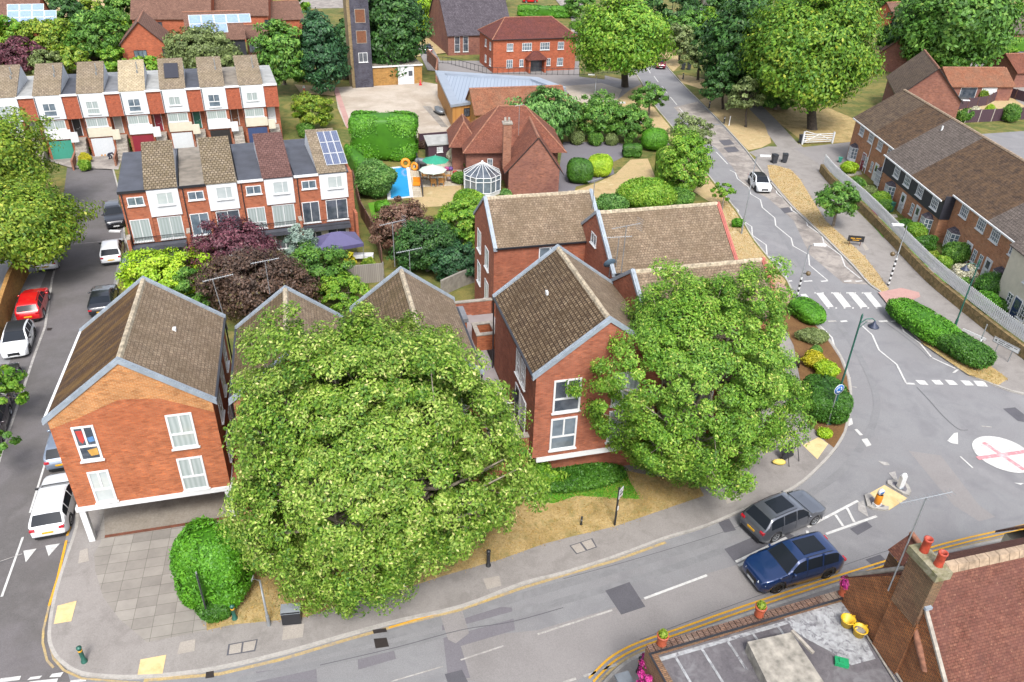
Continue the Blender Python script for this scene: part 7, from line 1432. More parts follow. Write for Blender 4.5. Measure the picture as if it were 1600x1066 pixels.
def leafmesh(name, mat, C, Nn, size, rng, tint, aspect=.62, parent=None, core=None, loc=None, droop=None):
    n = len(C); Nn = Nn / np.maximum(1e-6, np.linalg.norm(Nn, axis=1))[:, None]
    t = rng.normal(size=(n, 3));
    if droop is not None: t = t * .35 + droop
    t -= (t * Nn).sum(1)[:, None] * Nn; t /= np.maximum(1e-6, np.linalg.norm(t, axis=1))[:, None]; b = np.cross(Nn, t)
    s = (size * rng.uniform(.6, 1.25, n))[:, None]
    V = np.stack([C - t * s, C + b * s * aspect * .8 - t * s * .1, C + t * s, C - b * s * aspect * .8 - t * s * .1], 1).reshape(-1, 3)
    cf = 0
    if core is not None:
        cv = np.array(core.v); V = np.vstack([V, cv]); cfs = core.f; cf = len(cfs)
    nl = n * 4 + (sum(len(f) for f in cfs) if cf else 0)
    me = bpy.data.meshes.new(name); me.vertices.add(len(V)); me.vertices.foreach_set('co', V.astype(np.float32).ravel())
    me.loops.add(nl); li = np.arange(n * 4); st = np.arange(n) * 4; tt = np.full(n, 4)
    if cf:
        ex = np.array([k + n * 4 for f in cfs for k in f]); li = np.r_[li, ex]; L_ = np.array([len(f) for f in cfs]); st = np.r_[st, n * 4 + np.r_[0, np.cumsum(L_)[:-1]]]; tt = np.r_[tt, L_]
    me.loops.foreach_set('vertex_index', li.astype(np.int32)); me.polygons.add(n + cf); me.polygons.foreach_set('loop_start', st.astype(np.int32)); me.polygons.foreach_set('loop_total', tt.astype(np.int32))
    at = me.attributes.new('tint', 'FLOAT', 'FACE'); tv = np.r_[np.clip(tint, 0, 1), np.full(cf, .12)].astype(np.float32); at.data.foreach_set('value', tv)
    me.materials.append(MT[mat]); me.update(calc_edges=True)
    if cf: me.polygons.foreach_set('use_smooth', np.r_[np.zeros(n, bool), np.ones(cf, bool)])
    o = bpy.data.objects.new(name, me); COL.objects.link(o)
    if parent is not None: o.parent = parent
    if loc is not None: o.location = loc
    return o
def sphere_dirs(rng, n):
    d = rng.normal(size=(n, 3)); return d / np.linalg.norm(d, axis=1)[:, None]
def lumpf(rng, d, k=6, f=2.6):
    K = rng.normal(size=(k, 3)) * f; p = rng.uniform(0, 6.28, k); return np.cos(d @ K.T + p).sum(1) / k
def tree(label, c, r, mat, n=9000, leaf=.3, clumps=110, trunk=None, tr=.25, seed=0, lump=.22, shell=.55, name='broadleaf_tree', group=None, zmin=-.75, bark='bark', flat=.6, cr_=None, cone=0, droop=None, cat='tree', up=.45, limbs=9, tvar=.5, boughs=0):
    """c: crown centre (x,y,z); r: (rx,ry,rz)"""
    rng = np.random.default_rng(seed + 11); r = np.array(r, float); base = Vector((c[0] if trunk is None else trunk[0], c[1] if trunk is None else trunk[1], 0.1))
    P = thing(name, base, 0, label, cat, group); off = np.array([c[0] - base.x, c[1] - base.y, c[2] - base.z])
    kk = np.arange(clumps) + .5; ph_ = np.arccos(1 - 2 * kk / clumps); th_ = math.pi * (1 + 5 ** .5) * kk
    d = np.stack([np.cos(th_) * np.sin(ph_), np.sin(th_) * np.sin(ph_), np.cos(ph_)], 1) + rng.normal(0, .7 / math.sqrt(clumps), (clumps, 3)); d /= np.linalg.norm(d, axis=1)[:, None]; d = d[d[:, 2] > zmin]
    d2 = sphere_dirs(rng, max(4, int(clumps * .35))); d = np.vstack([d, d2]); m = len(d)
    rad = (1 + lump * lumpf(rng, d, 7) * 1.6) * (rng.uniform(0, 1, m) ** (1 / 3.) * (1 - shell) + shell); rad[-len(d2):] *= .72
    if boughs: bd = sphere_dirs(rng, boughs); bd[:, 2] = np.abs(bd[:, 2]) * .9 - .25; bd /= np.linalg.norm(bd, axis=1)[:, None]; ca = (d @ bd.T).max(1); rad *= .80 + .30 * np.exp(-((np.arccos(np.clip(ca, -1, 1)) / .26) ** 2))
    cc = d * rad[:, None] * r
    if cone: k = 1 - cone * (cc[:, 2] / r[2] + 1) / 2; cc[:, 0] *= k; cc[:, 1] *= k
    cr2 = (cr_ or (r.mean() * .26)); per = n // m
    sz = rng.uniform(.65, 1.3, m)
    idx = np.repeat(np.arange(m), per); g = rng.normal(size=(len(idx), 3)); g /= np.maximum(1e-6, np.linalg.norm(g, axis=1))[:, None]; g *= (rng.uniform(.25, 1, len(idx)) ** .6)[:, None]
    g[:, 2] *= flat; C = cc[idx] + g * (cr2 * sz[idx])[:, None]
    out = d[idx] + g * .8; N_ = out + np.array([0, 0, up]) + rng.normal(size=C.shape) * .55
    hi = g[:, 2] / flat
    tint = .38 + rng.normal(0, .12, m)[idx] * tvar * 1.6 + rng.normal(0, .2, len(idx)) + .12 * rng.uniform(-1, 1, len(idx)) + np.where(rng.uniform(0, 1, len(idx)) > .95, .4, 0)
    leafmesh('crown', mat, C + off, N_, leaf, rng, tint, parent=P, droop=droop)
    tb_ = MB(); top_ = off + np.array([0, 0, r[2] * .35]); hb = max(.6, off[2] - r[2] * .55)
    mid_ = np.array([off[0] * .3, off[1] * .3, hb]); pts = [(0, 0, -.1), (0, 0, .25), tuple(mid_ * [1, 1, .6]), tuple(mid_), tuple(off * [.8, .8, 1]), tuple(top_)]
    tb_.tube(pts, [tr * 1.5, tr * 1.1, tr, tr * .85, tr * .5, tr * .15], 9)
    order = np.argsort(-cc[:, 2] * 0 + rng.uniform(0, 1, m))[:limbs]
    for i in order:
        e = cc[i] + off; s_ = mid_ + (off - mid_) * rng.uniform(0, .6); k = (s_ + e) / 2 + np.array([0, 0, -.08 * r[2]]) + rng.normal(0, .04, 3) * r
        tb_.tube([tuple(s_), tuple(k), tuple(e)], [tr * .42, tr * .24, tr * .06], 5, cap=False)
        for j in range(2):
            q = cc[rng.integers(m)]; 
            if np.linalg.norm(q - cc[i]) < r.mean() * 1.0: tb_.tube([tuple(k), tuple((k + q + off) / 2 + rng.normal(0, .1, 3)), tuple(q + off)], [tr * .2, tr * .12, tr * .03], 4, cap=False)
    tb_.make('trunk', MT[bark], P)
    return P
def T(label, px, z, r, mat, base=None, **k):
    c = G(px[0], px[1], z); return tree(label, (c.x, c.y, c.z), (r, r, k.pop('rz', r)) if isinstance(r, (int, float)) else r, mat, trunk=None if base is None else G(*base), **k)
def shrub(label, px, r, mat, n=2500, leaf=.12, e=1.0, seed=0, z=None, name='shrub', cat='shrub', group='garden shrubs', lump=.1, rot=0, core=.9, zb=.12, rough=.5, world=None):
    """solid clipped or rounded bush: leafy skin over a leafy core"""
    rng = np.random.default_rng(seed + 77); r = np.array((r, r, r) if isinstance(r, (int, float)) else r, float); z = r[2] if z is None else z
    p = G(px[0], px[1], zb) if world is None else Vector(world)
    P_ = Vector((p.x, p.y, zb)); seed_l = rng.integers(1e6); d = sphere_dirs(rng, n); d = d[d[:, 2] > -.85]
    K = rng.normal(size=(6, 3)) * 2.4; ph = rng.uniform(0, 6.28, 6); lf = lambda D: 1 + lump * np.cos(D @ K.T + ph).sum(1) / 2.5
    sup = lambda D: np.sign(D) * np.abs(D) ** e
    C = sup(d) * lf(d)[:, None] * r * (1 + rng.normal(0, .025 * rough, len(d)))[:, None]; C[:, 2] += z
    # area-uniform-ish thinning is not needed; normals from the superellipsoid gradient
    N_ = np.sign(d) * np.abs(sup(d)) ** (2 / e - 1) / r; N_ /= np.linalg.norm(N_, axis=1)[:, None]; N_ += rng.normal(size=N_.shape) * .45 * rough + np.array([0, 0, .15])
    co = MB(); nu, nv = 28, 16; vs = []
    for i in range(nv + 1):
        th = math.pi * i / nv
        for j in range(nu): f = 2 * math.pi * j / nu; vs.append((math.sin(th) * math.cos(f), math.sin(th) * math.sin(f), math.cos(th)))
    D = np.array(vs); cv = sup(D) * lf(D)[:, None] * r * core; cv[:, 2] += z; cv[:, 2] = np.maximum(cv[:, 2], 0); co.v = [tuple(q) for q in cv]
    co.f = [(i * nu + j, (i + 1) * nu + j, (i + 1) * nu + (j + 1) % nu, i * nu + (j + 1) % nu) for i in range(nv) for j in range(nu)]
    C[:, 2] = np.maximum(C[:, 2], .03); tint = .45 + .2 * np.cos(d @ (K[:3].T * 1.6)).sum(1) / 3 + rng.normal(0, .2, len(d))
    o = leafmesh(name, mat, C, N_, leaf, rng, tint, core=co); o.location = P_; o.rotation_euler = (0, 0, rot)
    return tag(o, label, cat, group)
M7 = [
 # label, px centre, z, r, rz, mat, base px, n, leaf, extra
]
# the two great maples of the front verge
c1 = G(578, 714, 7.2)
tree('huge pale-green maple on the front verge hiding the second and third gabled blocks', (c1.x, c1.y, 7.2), (8.7, 7.2, 7.8), 'leaf_maple', n=300000, leaf=.085, clumps=800, cone=.42, boughs=34, trunk=(c1.x + .3, c1.y - .2), tr=.4, seed=3, lump=.15, shell=.72, cr_=.62, bark='bark_pale', tvar=.45, limbs=110, flat=.75, zmin=-.9)
c2 = G(1082, 600, 6.4)
tree('large round maple on the verge right of the tall gabled block, above the pavement bend', (c2.x, c2.y, 6.4), (6.7, 5.9, 7.2), 'leaf_maple2', n=210000, leaf=.082, clumps=560, boughs=30, flat=.8, trunk=(c2.x + .2, c2.y), tr=.33, seed=8, lump=.15, cone=.2, shell=.76, cr_=.58, tvar=.45, limbs=60, bark='bark_pale', zmin=-.9)
# left edge
T('yellow-green street tree at the upper left edge overhanging the side street', (-12, 255), 6, 4.8, 'leaf_yellowgreen', base=(10, 360), n=34000, leaf=.17, clumps=170, boughs=22, rz=5, seed=5, tr=.35)
T('lime-green street tree at the left edge above the far parked cars', (22, 352), 5.0, 4.9, 'leaf_yellowgreen', base=(-30, 500), n=34000, leaf=.16, clumps=170, boughs=20, rz=3.8, seed=6, tr=.3)
T('low leafy branch clump over the black car at the left edge', (5, 605), 3.0, 1.25, 'leaf_bright', base=(-60, 640), n=3500, leaf=.13, clumps=22, seed=7, tr=.12)
T('small leafy clump at the left edge over the brown car', (-6, 690), 3.0, .9, 'leaf_mid', base=(-70, 700), n=1500, leaf=.12, clumps=12, seed=9, tr=.1)
# behind and around the rows
FB_ = dict(leaf=.42, clumps=90)
T('broad bright green tree at the top centre beside the main road', (975, 62), 8.5, (7.2, 6.5, 6.8), 'leaf_bright', base=(976, 137), n=30000, leaf=.28, clumps=200, boughs=24, seed=12, tr=.55, bark='bark_dark')
T('huge yellow-green maple at the top right behind the white gate', (1266, 82), 10, (8.7, 8, 9.0), 'leaf_maple3', base=(1268, 203), n=60000, leaf=.27, clumps=340, boughs=34, seed=13, tr=.6, bark='bark_dark')
T('dark green tree squeezed between the top-centre road and the huge yellow-green maple', (1165, 75), 8.5, (5.2, 5, 8), 'leaf_dark', base=(1168, 165), n=16000, leaf=.34, clumps=110, seed=14, tr=.45, bark='bark_dark')
T('large grey-green tree at the top right above the double garage', (1490, 38), 9, (9, 8, 8), 'leaf_mid', base=(1490, 108), n=24000, leaf=.4, clumps=180, seed=15, tr=.6)
T('dark tree just left of the grey-green one at the top right', (1432, 45), 7, (4.5, 4.5, 6), 'leaf_dark', base=(1430, 98), n=9000, leaf=.4, clumps=70, seed=16, tr=.4)
T('tall mid-green tree left of the drill tower', (440, 88), 5.6, (3.6, 3.4, 5.2), 'leaf_mid', base=(445, 132), n=12000, leaf=.28, clumps=90, seed=17)
T('tall dark conifer immediately left of the drill tower', (500, 80), 6.2, (4.0, 3.8, 6.2), 'leaf_conifer', base=(502, 130), n=14000, leaf=.26, clumps=110, seed=18, cone=.45, name='conifer')
T('large dark tree immediately right of the drill tower', (608, 42), 8, (5.4, 5, 8), 'leaf_dark', base=(612, 100), n=18000, leaf=.32, clumps=130, seed=19, tr=.4)
T('pale weeping willow at the top right of the drill tower', (640, 8), 6, (4.5, 4.5, 6.5), 'leaf_lime', base=(645, 62), n=9000, leaf=.34, clumps=60, seed=20, droop=np.array([0, 0, -1.0]))
T('second dark tree right of the willow at the top edge', (676, 6), 5, (3.6, 3.6, 4), 'leaf_dark', base=(678, 36), n=5000, leaf=.36, clumps=50, seed=21)
T('small round tree at the right end of the road-side row beside the drill yard', (488, 174), 2.8, (2.6, 2.6, 2.3), 'leaf_yellowgreen', base=(490, 205), n=8000, leaf=.16, clumps=50, seed=22, tr=.14)
T('grey-green willow-leaved tree behind the road-side row', (312, 78), 3.6, (5.8, 4.2, 3.6), 'leaf_olive', base=(310, 105), n=14000, leaf=.24, clumps=90, seed=23)
T('yellow-green spreading tree behind the left end of the road-side row', (84, 62), 3.4, (7.0, 4, 3.2), 'leaf_yellowgreen', base=(85, 90), n=14000, leaf=.28, clumps=90, seed=24)
T('mid-green tree behind the road-side row, right of the yellow-green one', (152, 58), 4, (4.6, 4, 4), 'leaf_mid', base=(155, 92), n=11000, leaf=.28, clumps=80, seed=25)
T('bright lime conifer beside the orange gable house', (190, 62), 3, (1.9, 1.9, 3.6), 'leaf_lime', base=(190, 84), n=4000, leaf=.24, clumps=36, seed=26, cone=.3)
T('dark purple bush tree behind the left end of the road-side row', (32, 88), 2.4, (3.6, 3, 2.6), 'leaf_purple', base=(32, 105), n=6000, leaf=.26, clumps=50, seed=27)
T('dusky green bush between the purple one and the cream-roofed town house', (72, 98), 2, (2.6, 2.4, 2.0), 'leaf_olive', base=(72, 112), n=4000, leaf=.24, clumps=36, seed=28)
T('small green tree near the top left by the dry field', (100, 20), 3.4, (4, 3.5, 3.4), 'leaf_dark', base=(100, 36), n=6000, leaf=.36, clumps=50, seed=29)
T('second small green tree by the dry field, left of the long brown roof', (190, 18), 3.4, (3.6, 3.4, 3.6), 'leaf_mid', base=(190, 36), n=5500, leaf=.36, clumps=46, seed=30)
T('yellow-topped shrub tree between the two small trees by the dry field', (143, 22), 2.6, (3.6, 3.2, 2.6), 'leaf_yellowgreen', base=(143, 36), n=5000, leaf=.34, clumps=44, seed=31)
T('bright green bush behind the cream-roofed town house', (176, 97), 2.2, (2.0, 2, 2.4), 'leaf_bright', base=(176, 112), n=3500, leaf=.24, clumps=30, seed=32)
# central gardens
T('pale green drooping pine-like tree right of the clay-roofed house', (852, 182), 3.6, (4.2, 3.6, 3.4), 'leaf_pine', base=(866, 215), n=15000, leaf=.22, clumps=90, seed=33, droop=np.array([0, 0, -1.2]), tr=.2, name='weeping_tree')
T('rounded green tree left of the pair in front of the car park', (936, 182), 3.0, (3.1, 2.8, 2.8), 'leaf_mid', base=(936, 214), n=10000, leaf=.18, clumps=70, seed=34, group='pair of rounded garden trees')
T('rounded green tree right of the pair in front of the car park', (984, 192), 2.6, (2.6, 2.4, 2.2), 'leaf_mid', base=(984, 216), n=8000, leaf=.18, clumps=60, seed=35, group='pair of rounded garden trees')
T('small spindly tree on the dry verge below the top-centre tree', (1014, 152), 3, (2.5, 2.3, 1.9), 'leaf_mid', base=(1014, 182), n=4000, leaf=.18, clumps=40, seed=36, tr=.14, shell=.4)
T('loose feathery tree overhanging the road edge by the clipped round bush', (1078, 208), 4.2, (2.7, 2.4, 2.0), 'leaf_olive', base=(1068, 255), n=5000, leaf=.16, clumps=46, seed=37, shell=.35, tr=.13)
T('tall yellowish-green bushy tree behind the tall clipped hedge panel', (1070, 258), 3.4, (2.7, 2.5, 3.6), 'leaf_bright', base=(1068, 318), n=15000, leaf=.15, clumps=90, seed=38, tr=.2)
T('thin-leaved sapling on the verge by the widest tiled roof', (1131, 298), 1.9, (1.3, 1.2, 1.1), 'leaf_bright', base=(1128, 330), n=1500, leaf=.13, clumps=16, seed=39, tr=.07, shell=.3)
T('small street tree on the dry verge between the black board and the bins', (1310, 312), 3.1, (2.0, 1.8, 1.7), 'leaf_mid', base=(1301, 356), n=6000, leaf=.15, clumps=46, seed=40, tr=.13)
for (px, z, r, rz, bs, lab, sd) in (((1100, 128), 3.6, 2.6, 2.0, (1090, 125 + 45), '', 41),): pass
T('dark slim tree on the round grass island by the far drive', (1092, 88), 4.4, (3.0, 2.6, 2.6), 'leaf_olive', base=(1090, 126), n=3500, leaf=.24, clumps=36, seed=41, tr=.2, shell=.3, bark='bark_dark', group='slim trees along the far right verge')
T('slim tree nearest the main road at the far right verge, furthest away', (1062, 62), 4.6, (2.8, 2.6, 3), 'leaf_olive', base=(1061, 96), n=3000, leaf=.26, clumps=34, seed=42, tr=.2, shell=.3, bark='bark_dark', group='slim trees along the far right verge')
T('slim dark green tree between the two footpath verges', (1125, 132), 4.2, (2.6, 2.4, 2.4), 'leaf_dark', base=(1129, 172), n=4000, leaf=.22, clumps=38, seed=43, tr=.17, shell=.35, bark='bark_dark', group='slim trees along the far right verge')
T('bare-topped slim tree nearest the camera on the far right verge', (1163, 150), 4.2, (2.6, 2.4, 2.5), 'leaf_olive', base=(1165, 200), n=2600, leaf=.2, clumps=40, seed=44, tr=.15, shell=.3, bark='bark_dark', group='slim trees along the far right verge', limbs=20)
# dark thicket behind the front blocks
T('purple-leaved tree behind the town houses, left of centre', (372, 392), 3.3, (3.4, 2.8, 2.5), 'leaf_purple', base=(375, 440), n=17000, leaf=.13, clumps=90, seed=45, tr=.18)
T('brown-green copper tree below the purple one, behind the second gable', (400, 445), 2.9, (4.2, 2.6, 2.6), 'leaf_brown', base=(402, 490), n=22000, leaf=.13, clumps=110, seed=46, tr=.2)
T('bright yellow-green conifer clump behind the forecourt block', (262, 432), 2.0, (3.9, 1.8, 2.0), 'leaf_lime', base=(262, 470), n=17000, leaf=.13, clumps=90, seed=47, tr=.12, name='conifer')
T('mid-green shrub clump right of the yellow-green conifers', (308, 452), 1.8, (1.7, 1.5, 1.7), 'leaf_mid', base=(308, 480), n=7000, leaf=.12, clumps=40, seed=48, tr=.1)
T('fresh green small tree right of the copper tree', (500, 425), 2.5, (2.3, 1.9, 2.3), 'leaf_mid', base=(500, 465), n=11000, leaf=.12, clumps=60, seed=49, tr=.12)
T('pale variegated small tree with cream flowers left of the gazebo', (470, 385), 2.4, (1.5, 1.4, 1.9), 'leaf_grey', base=(470, 418), n=5000, leaf=.11, clumps=36, seed=50, tr=.09)
T('green climber bush in front of the fence, left of the grey panels', (535, 455), 1.7, (2.2, 1.4, 1.3), 'leaf_bright', base=(535, 478), n=7000, leaf=.11, clumps=44, seed=51, tr=.08)
T('golden-green young conifer in the gazebo garden', (548, 415), 1.0, (.8, .7, 1.3), 'leaf_yellow', base=(548, 426), n=1800, leaf=.1, clumps=18, seed=52, tr=.06, cone=.6, name='conifer')
T('brown-topped dense bush behind the third gable aerials', (632, 356), 2.4, (2.9, 2.5, 2.3), 'leaf_heather', base=(632, 405), n=17000, leaf=.13, clumps=80, seed=53, tr=.15)
T('dark green dense bush right of the brown-topped one', (668, 385), 2.3, (3.0, 2.3, 2.4), 'leaf_dark', base=(668, 425), n=16000, leaf=.13, clumps=80, seed=54, tr=.15)
T('bright fresh-green bush beside the rear brick block', (722, 352), 2.6, (2.6, 2.2, 2.4), 'leaf_bright', base=(722, 400), n=14000, leaf=.14, clumps=74, seed=55, tr=.15)
T('deep green bush in the corner beside the rear brick block wall', (712, 405), 1.7, (2.4, 1.8, 1.6), 'leaf_conifer', base=(712, 432), n=9000, leaf=.13, clumps=50, seed=56, tr=.1)
# clipped hedges and topiary
shrub('conifer hedge clump beside the forecourt, bright green and rounded', (346, 935), (1.5, 1.2, 2.05), 'leaf_hedge', n=20000, leaf=.085, e=.62, rot=R(-8), seed=60, lump=.07, name='conifer_hedge', cat='hedge', group=None, rough=1.0)
shrub('lower trailing front of the conifer hedge by the black sign board', (340, 965), (.75, .6, .6), 'leaf_hedge_dark', n=4000, leaf=.08, seed=61, lump=.2, cat='shrub', group=None, rough=1.2)
ha, hb_ = G(545, 256), G(650, 256); hv = hb_ - ha
shrub('very large clipped box-shaped hedge by the swimming pool', (598, 255), (hv.length / 2, 1.9, 2.6), 'leaf_hedge', n=26000, leaf=.14, e=.32, seed=62, lump=.03, name='clipped_hedge', cat='hedge', group=None, rot=math.atan2(hv.y, hv.x), world=((ha + hb_) / 2 + Vector((0, 1.9, 0))), core=.95, rough=.6)
shrub('light green clipped hedge running toward the camera left of the large box hedge', (563, 282), (.8, 5.2, 1.4), 'leaf_hedge', n=9000, leaf=.13, e=.35, seed=63, lump=.03, name='clipped_hedge', cat='hedge', group=None, rot=R(22), rough=.6)
shrub('feathery round shrub between the town house end and the pool', (588, 308), (1.9, 1.8, 1.9), 'leaf_pine', n=12000, leaf=.13, seed=64, lump=.12, rough=1.6)
shrub('dark half-clipped round bush right of the clay-roofed house', (905, 285), (1.45, 1.3, 1.35), 'leaf_hedge_dark', n=8000, leaf=.1, e=.8, seed=65, group='topiary bushes')
shrub('lime-green clipped bush joined to the dark round one', (936, 275), (1.5, 1.2, 1.2), 'leaf_lime', n=8000, leaf=.1, e=.8, seed=66, group='topiary bushes')
shrub('neat round ball bush at the end of the drive', (1021, 234), (1.65, 1.5, 1.35), 'leaf_hedge', n=8000, leaf=.1, e=.85, seed=67, lump=.03, group='topiary bushes')
shrub('low clipped hedge left of the neat ball bush', (987, 245), (1.2, .7, .8), 'leaf_hedge_dark', n=4000, leaf=.1, e=.5, seed=68, lump=.03, group='topiary bushes')
shrub('tall bright clipped hedge panel by the road', (1034, 282), (.9, 1.6, 1.7), 'leaf_bright', n=7000, leaf=.1, e=.5, seed=69, lump=.04, group='topiary bushes')
shrub('wide bright rounded shrub behind the widest tiled roof', (1008, 325), (2.9, 2.0, 1.5), 'leaf_bright', n=12000, leaf=.13, seed=70, lump=.08, rough=1.4)
shrub('lower green shrub right of the wide bright one', (1058, 322), (1.6, 1.2, .9), 'leaf_mid', n=4500, leaf=.12, seed=71, lump=.12, rough=1.4)
shrub('loose pale green shrub left of the wide bright one', (955, 330), (1.5, 1.1, .9), 'leaf_pine', n=4500, leaf=.12, seed=72, lump=.15, rough=1.8)
shrub('lower grassy bush on the lawn edge beside the pool hedge', (600, 332), (.9, .7, .6), 'leaf_hedge', n=2000, leaf=.1, seed=73)
shrub('clipped hedge at the top beside the small red car', (850, 26), (6.2, 1.2, 1.2), 'leaf_hedge', n=7000, leaf=.26, e=.35, seed=74, lump=.02, name='clipped_hedge', cat='hedge', group=None)
shrub('rounded bush by the rear brick block and conservatory', (735, 322), (1.6, 1.2, .8), 'leaf_bright', n=4500, leaf=.12, seed=75, lump=.12, rough=1.5)
shrub('bright round-topped hedge at the left end of the planted corner', (1258, 497), (1.0, 1.6, .7), 'leaf_hedge', n=5000, leaf=.09, e=.7, seed=76, lump=.05, group='corner bed shrubs', rot=R(20))
shrub('large dark-green low hedge mass beneath the green lamp post', (1284, 640), (1.35, 1.9, .95), 'leaf_hedge_dark', n=12000, leaf=.09, e=.6, seed=77, lump=.06, group='corner bed shrubs', rot=R(-6), rough=1.0)
shrub('vivid yellow shrub in the corner bed', (1270, 572), (.75, .6, .5), 'leaf_yellow', n=2500, leaf=.08, seed=78, lump=.2, group='corner bed shrubs', rough=1.8)
shrub('yellow-green shrub right of the vivid yellow one', (1291, 586), (.8, .7, .5), 'leaf_lime', n=2500, leaf=.08, seed=79, lump=.2, group='corner bed shrubs', rough=1.8)
shrub('brownish low plant at the top of the corner bed', (1268, 530), (1.1, .9, .45), 'leaf_olive', n=2500, leaf=.08, seed=80, lump=.2, group='corner bed shrubs', rough=1.8)
shrub('small green plant above the yellow shrub', (1274, 556), (.45, .4, .4), 'leaf_mid', n=900, leaf=.08, seed=81, group='corner bed shrubs')
shrub('small leafy plant at the foot of the blue roundabout sign', (1288, 681), (.5, .35, .25), 'leaf_lime', n=700, leaf=.07, seed=82, lump=.3, group='corner bed shrubs', rough=2)
hb0, hb1, hb2 = G(1408, 498), G(1470, 540), G(1526, 574)
shrub('long clipped hedge bank nearer the zebra crossing', (0, 0), ((hb1 - hb0).length / 2 + 1.0, 1.35, .75), 'leaf_hedge', n=14000, leaf=.09, e=.6, seed=83, lump=.05, name='clipped_hedge', cat='hedge', group='hedge bank by the roundabout', rot=math.atan2((hb1 - hb0).y, (hb1 - hb0).x), world=(hb0 + hb1) / 2, rough=1)
shrub('rounded end of the hedge bank nearer the direction sign', (0, 0), ((hb2 - hb1).length / 2 + .7, 1.25, .7), 'leaf_hedge_dark', n=11000, leaf=.09, e=.65, seed=84, lump=.06, name='clipped_hedge', cat='hedge', group='hedge bank by the roundabout', rot=math.atan2((hb2 - hb1).y, (hb2 - hb1).x), world=(hb1 + hb2) / 2, rough=1)
shrub('lush green ground ivy bank below the tall gabled block', (885, 752), (3.1, 1.2, .35), 'leaf_hedge_dark', n=16000, leaf=.09, e=.8, seed=85, lump=.12, group=None, rot=R(12), rough=1.6)
shrub('leafy low sapling clump at the right foot of the huge maple', (838, 760), (1.2, .9, .7), 'leaf_bright', n=3500, leaf=.1, seed=86, lump=.3, group=None, rough=2.5)
# far hedges top right
shrub('long clipped hedge behind the dark blue SUV at the right edge', (1590, 82), (7, 1.5, 1.5), 'leaf_bright', n=8000, leaf=.24, e=.4, seed=87, lump=.03, name='clipped_hedge', cat='hedge', group='hedges at the top right')
shrub('rounded green hedge above the double garage', (1478, 112), (3.6, 1.6, 1.6), 'leaf_hedge', n=6000, leaf=.2, e=.7, seed=88, group='hedges at the top right')
shrub('darker hedge run below the large grey-green tree', (1530, 92), (5, 1.2, 1.1), 'leaf_hedge_dark', n=6000, leaf=.22, e=.6, seed=89, group='hedges at the top right')
shrub('dark conifer bush beside the small gabled house at the top right', (1452, 104), (2.4, 2.0, 2.2), 'leaf_conifer', n=5000, leaf=.2, seed=90, lump=.15, group='hedges at the top right', rough=1.5)
GS = [(1325, 262, .9, 'leaf_lime', 'lime shrub by the end house bay window'), (1337, 290, 1.0, 'leaf_mid', 'green shrub in the first terrace garden'), (1357, 300, .8, 'leaf_olive', 'grey-green shrub in the second terrace garden'), (1372, 312, 1.0, 'leaf_bright', 'bright shrub in front of the second terrace house'), (1345, 300, .6, 'leaf_yellowgreen', 'yellowish plant by the first garden path'),
      (1380, 322, .8, 'leaf_mid', 'green shrub left of the green bin'), (1412, 352, .7, 'leaf_hedge_dark', 'dark round shrub in the black-boarded house garden'), (1428, 362, .9, 'leaf_bright', 'bright shrub below the black-boarded bay window'), (1443, 382, 1.0, 'leaf_hedge_dark', 'dark clipped ball by the black corner'), (1412, 380, .6, 'leaf_olive', 'low grey plant beside the terrace path'),
      (1455, 405, .7, 'leaf_yellowgreen', 'low yellowish plant in the fifth garden'), (1490, 398, 1.2, 'leaf_mid', 'feathery shrub beside the fifth house bay'), (1472, 412, .7, 'leaf_bright', 'bright low shrub below the feathery one'), (1502, 432, 1.1, 'flower_white', 'white-flowering shrub by the garden steps'), (1500, 446, .7, 'leaf_mid', 'green shrub under the white-flowering one'),
      (1545, 455, 1.5, 'leaf_hedge_dark', 'large dark shrub in front of the sixth house'), (1535, 474, 1.1, 'leaf_hedge', 'bright clipped ball below the large dark shrub'), (1562, 482, .8, 'leaf_hedge_dark', 'dark clipped ball against the white cottage'), (1368, 333, .35, 'flower_magenta', 'small magenta flowering plant by the black-boarded bay')]
for i, (x, y, r, mt_, lab) in enumerate(GS): shrub(lab, (x, y + r * 9), (r, r * .9, r * .75), mt_, n=int(2600 * r + 500), leaf=.09, seed=100 + i, lump=.16, group='terrace garden shrubs', rough=1.6)
